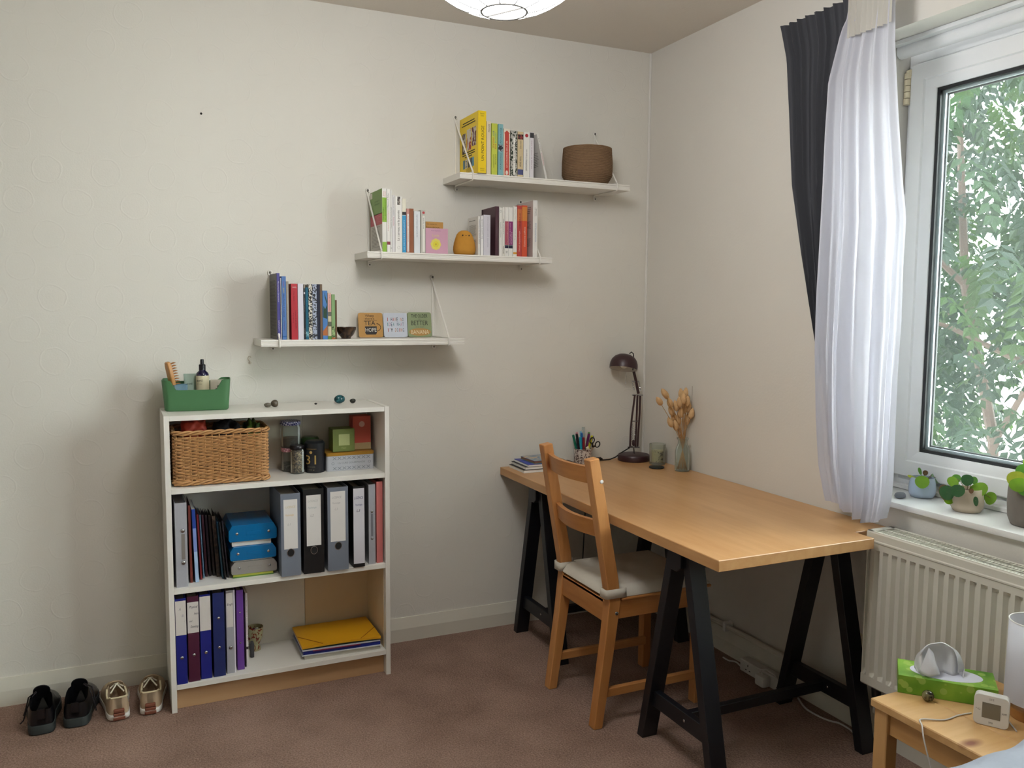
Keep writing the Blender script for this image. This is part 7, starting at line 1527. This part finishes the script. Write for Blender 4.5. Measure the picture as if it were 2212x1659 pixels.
def leaf_cloud():
    r = random.Random(42); V, F, MI = [], [], []
    def leaflet(p, d, side, n, L, Wd, mi):
        i0 = len(V); V.extend([p, p+d*L*0.45+side*Wd+n*Wd*0.35, p+d*L, p+d*L*0.45-side*Wd+n*Wd*0.35, p+d*L*0.45]); F.extend([(i0, i0+1, i0+4), (i0+1, i0+2, i0+4), (i0, i0+4, i0+3), (i0+4, i0+2, i0+3)]); MI.extend([mi]*4)
    def compound(p, ang, droop, L, mi, n=None):
        d = Vector((math.cos(ang), math.sin(ang), -droop*0.3)).normalized(); n = n or r.randint(6, 8); q = Vector(p); seg = L/n
        for k_ in range(n):
            q = q+d*seg; d = (d+Vector((0, 0, -droop*0.16))).normalized(); sd = d.cross(Vector((0, 0, 1))).normalized(); up = sd.cross(d)
            for s in (-1, 1):
                ld = (sd*s*0.86+d*0.45+Vector((0, 0, -0.25-0.25*r.random()))).normalized(); ls = ld.cross(up).normalized(); leaflet(q, ld, ls, up, (0.085+0.04*r.random())*(1-0.3*k_/n), 0.018+0.006*r.random(), mi)
        leaflet(q, d, d.cross(Vector((0, 0, 1))).normalized(), Vector((0, 0, 1)), 0.09, 0.02, mi)
    for _ in range(2900):
        x = 1.15+r.random()**0.8*3.2; y = -3.2+x*0.62+(r.random()*3.6-0.2); zz = -0.8+r.random()*4.6
        # leave the low corner away from the house open to the bright ground
        if zz < 0.95+0.25*math.sin(3*y) and y < -1.35+0.62*(x-0.0) and r.random() < 0.86: continue
        if r.random() < 0.10: continue
        compound((x, y, zz), r.random()*6.283, 0.6+r.random()*1.1, 0.3+0.22*r.random(), r.choice([0, 0, 1, 1, 2]))
    me = bpy.data.meshes.new('foliage'); me.from_pydata([tuple(v) for v in V], [], F)
    for i, col in enumerate(('#4d7a35', '#356a3e', '#74a03a')): me.materials.append(leafmat(col, 'tree_leaf_%d' % i) if False else TL[i])
    for p_, mi in zip(me.polygons, MI): p_.material_index = mi
    o = bpy.data.objects.new('foliage', me); COL.objects.link(o); o.parent = tr_; me.transform(WM[tr_.name].inverted()); o['kind'] = 'stuff'
    return o
def treeleaf(a, t, name):
    m, nt, p = newmat(name); out = nt.nodes['Material Output']; p.inputs['Roughness'].default_value = 0.5; p.inputs['Specular IOR Level'].default_value = 0.25
    tc = nt.nodes.new('ShaderNodeTexCoord'); no = nt.nodes.new('ShaderNodeTexNoise'); no.inputs['Scale'].default_value = 2.2; no.inputs['Detail'].default_value = 3; nt.links.new(tc.outputs['Object'], no.inputs['Vector'])
    mx = nt.nodes.new('ShaderNodeMix'); mx.data_type = 'RGBA'; mx.inputs['A'].default_value = tuple(q*0.55 for q in a)+(1,); mx.inputs['B'].default_value = tuple(q*1.45 for q in a)+(1,); nt.links.new(no.outputs['Fac'], mx.inputs['Factor']); nt.links.new(mx.outputs['Result'], p.inputs['Base Color'])
    tl = nt.nodes.new('ShaderNodeBsdfTranslucent'); tl.inputs['Color'].default_value = tuple(t)+(1,); ms = nt.nodes.new('ShaderNodeMixShader'); ms.inputs['Fac'].default_value = 0.45
    nt.links.new(p.outputs[0], ms.inputs[1]); nt.links.new(tl.outputs[0], ms.inputs[2]); nt.links.new(ms.outputs[0], out.inputs['Surface']); return m
TL = [treeleaf((0.010, 0.024, 0.010), (0.009, 0.028, 0.006), 'tree_leaf_mid'), treeleaf((0.007, 0.018, 0.011), (0.006, 0.018, 0.008), 'tree_leaf_dark'), treeleaf((0.015, 0.033, 0.009), (0.020, 0.048, 0.006), 'tree_leaf_fresh')]
leaf_cloud()
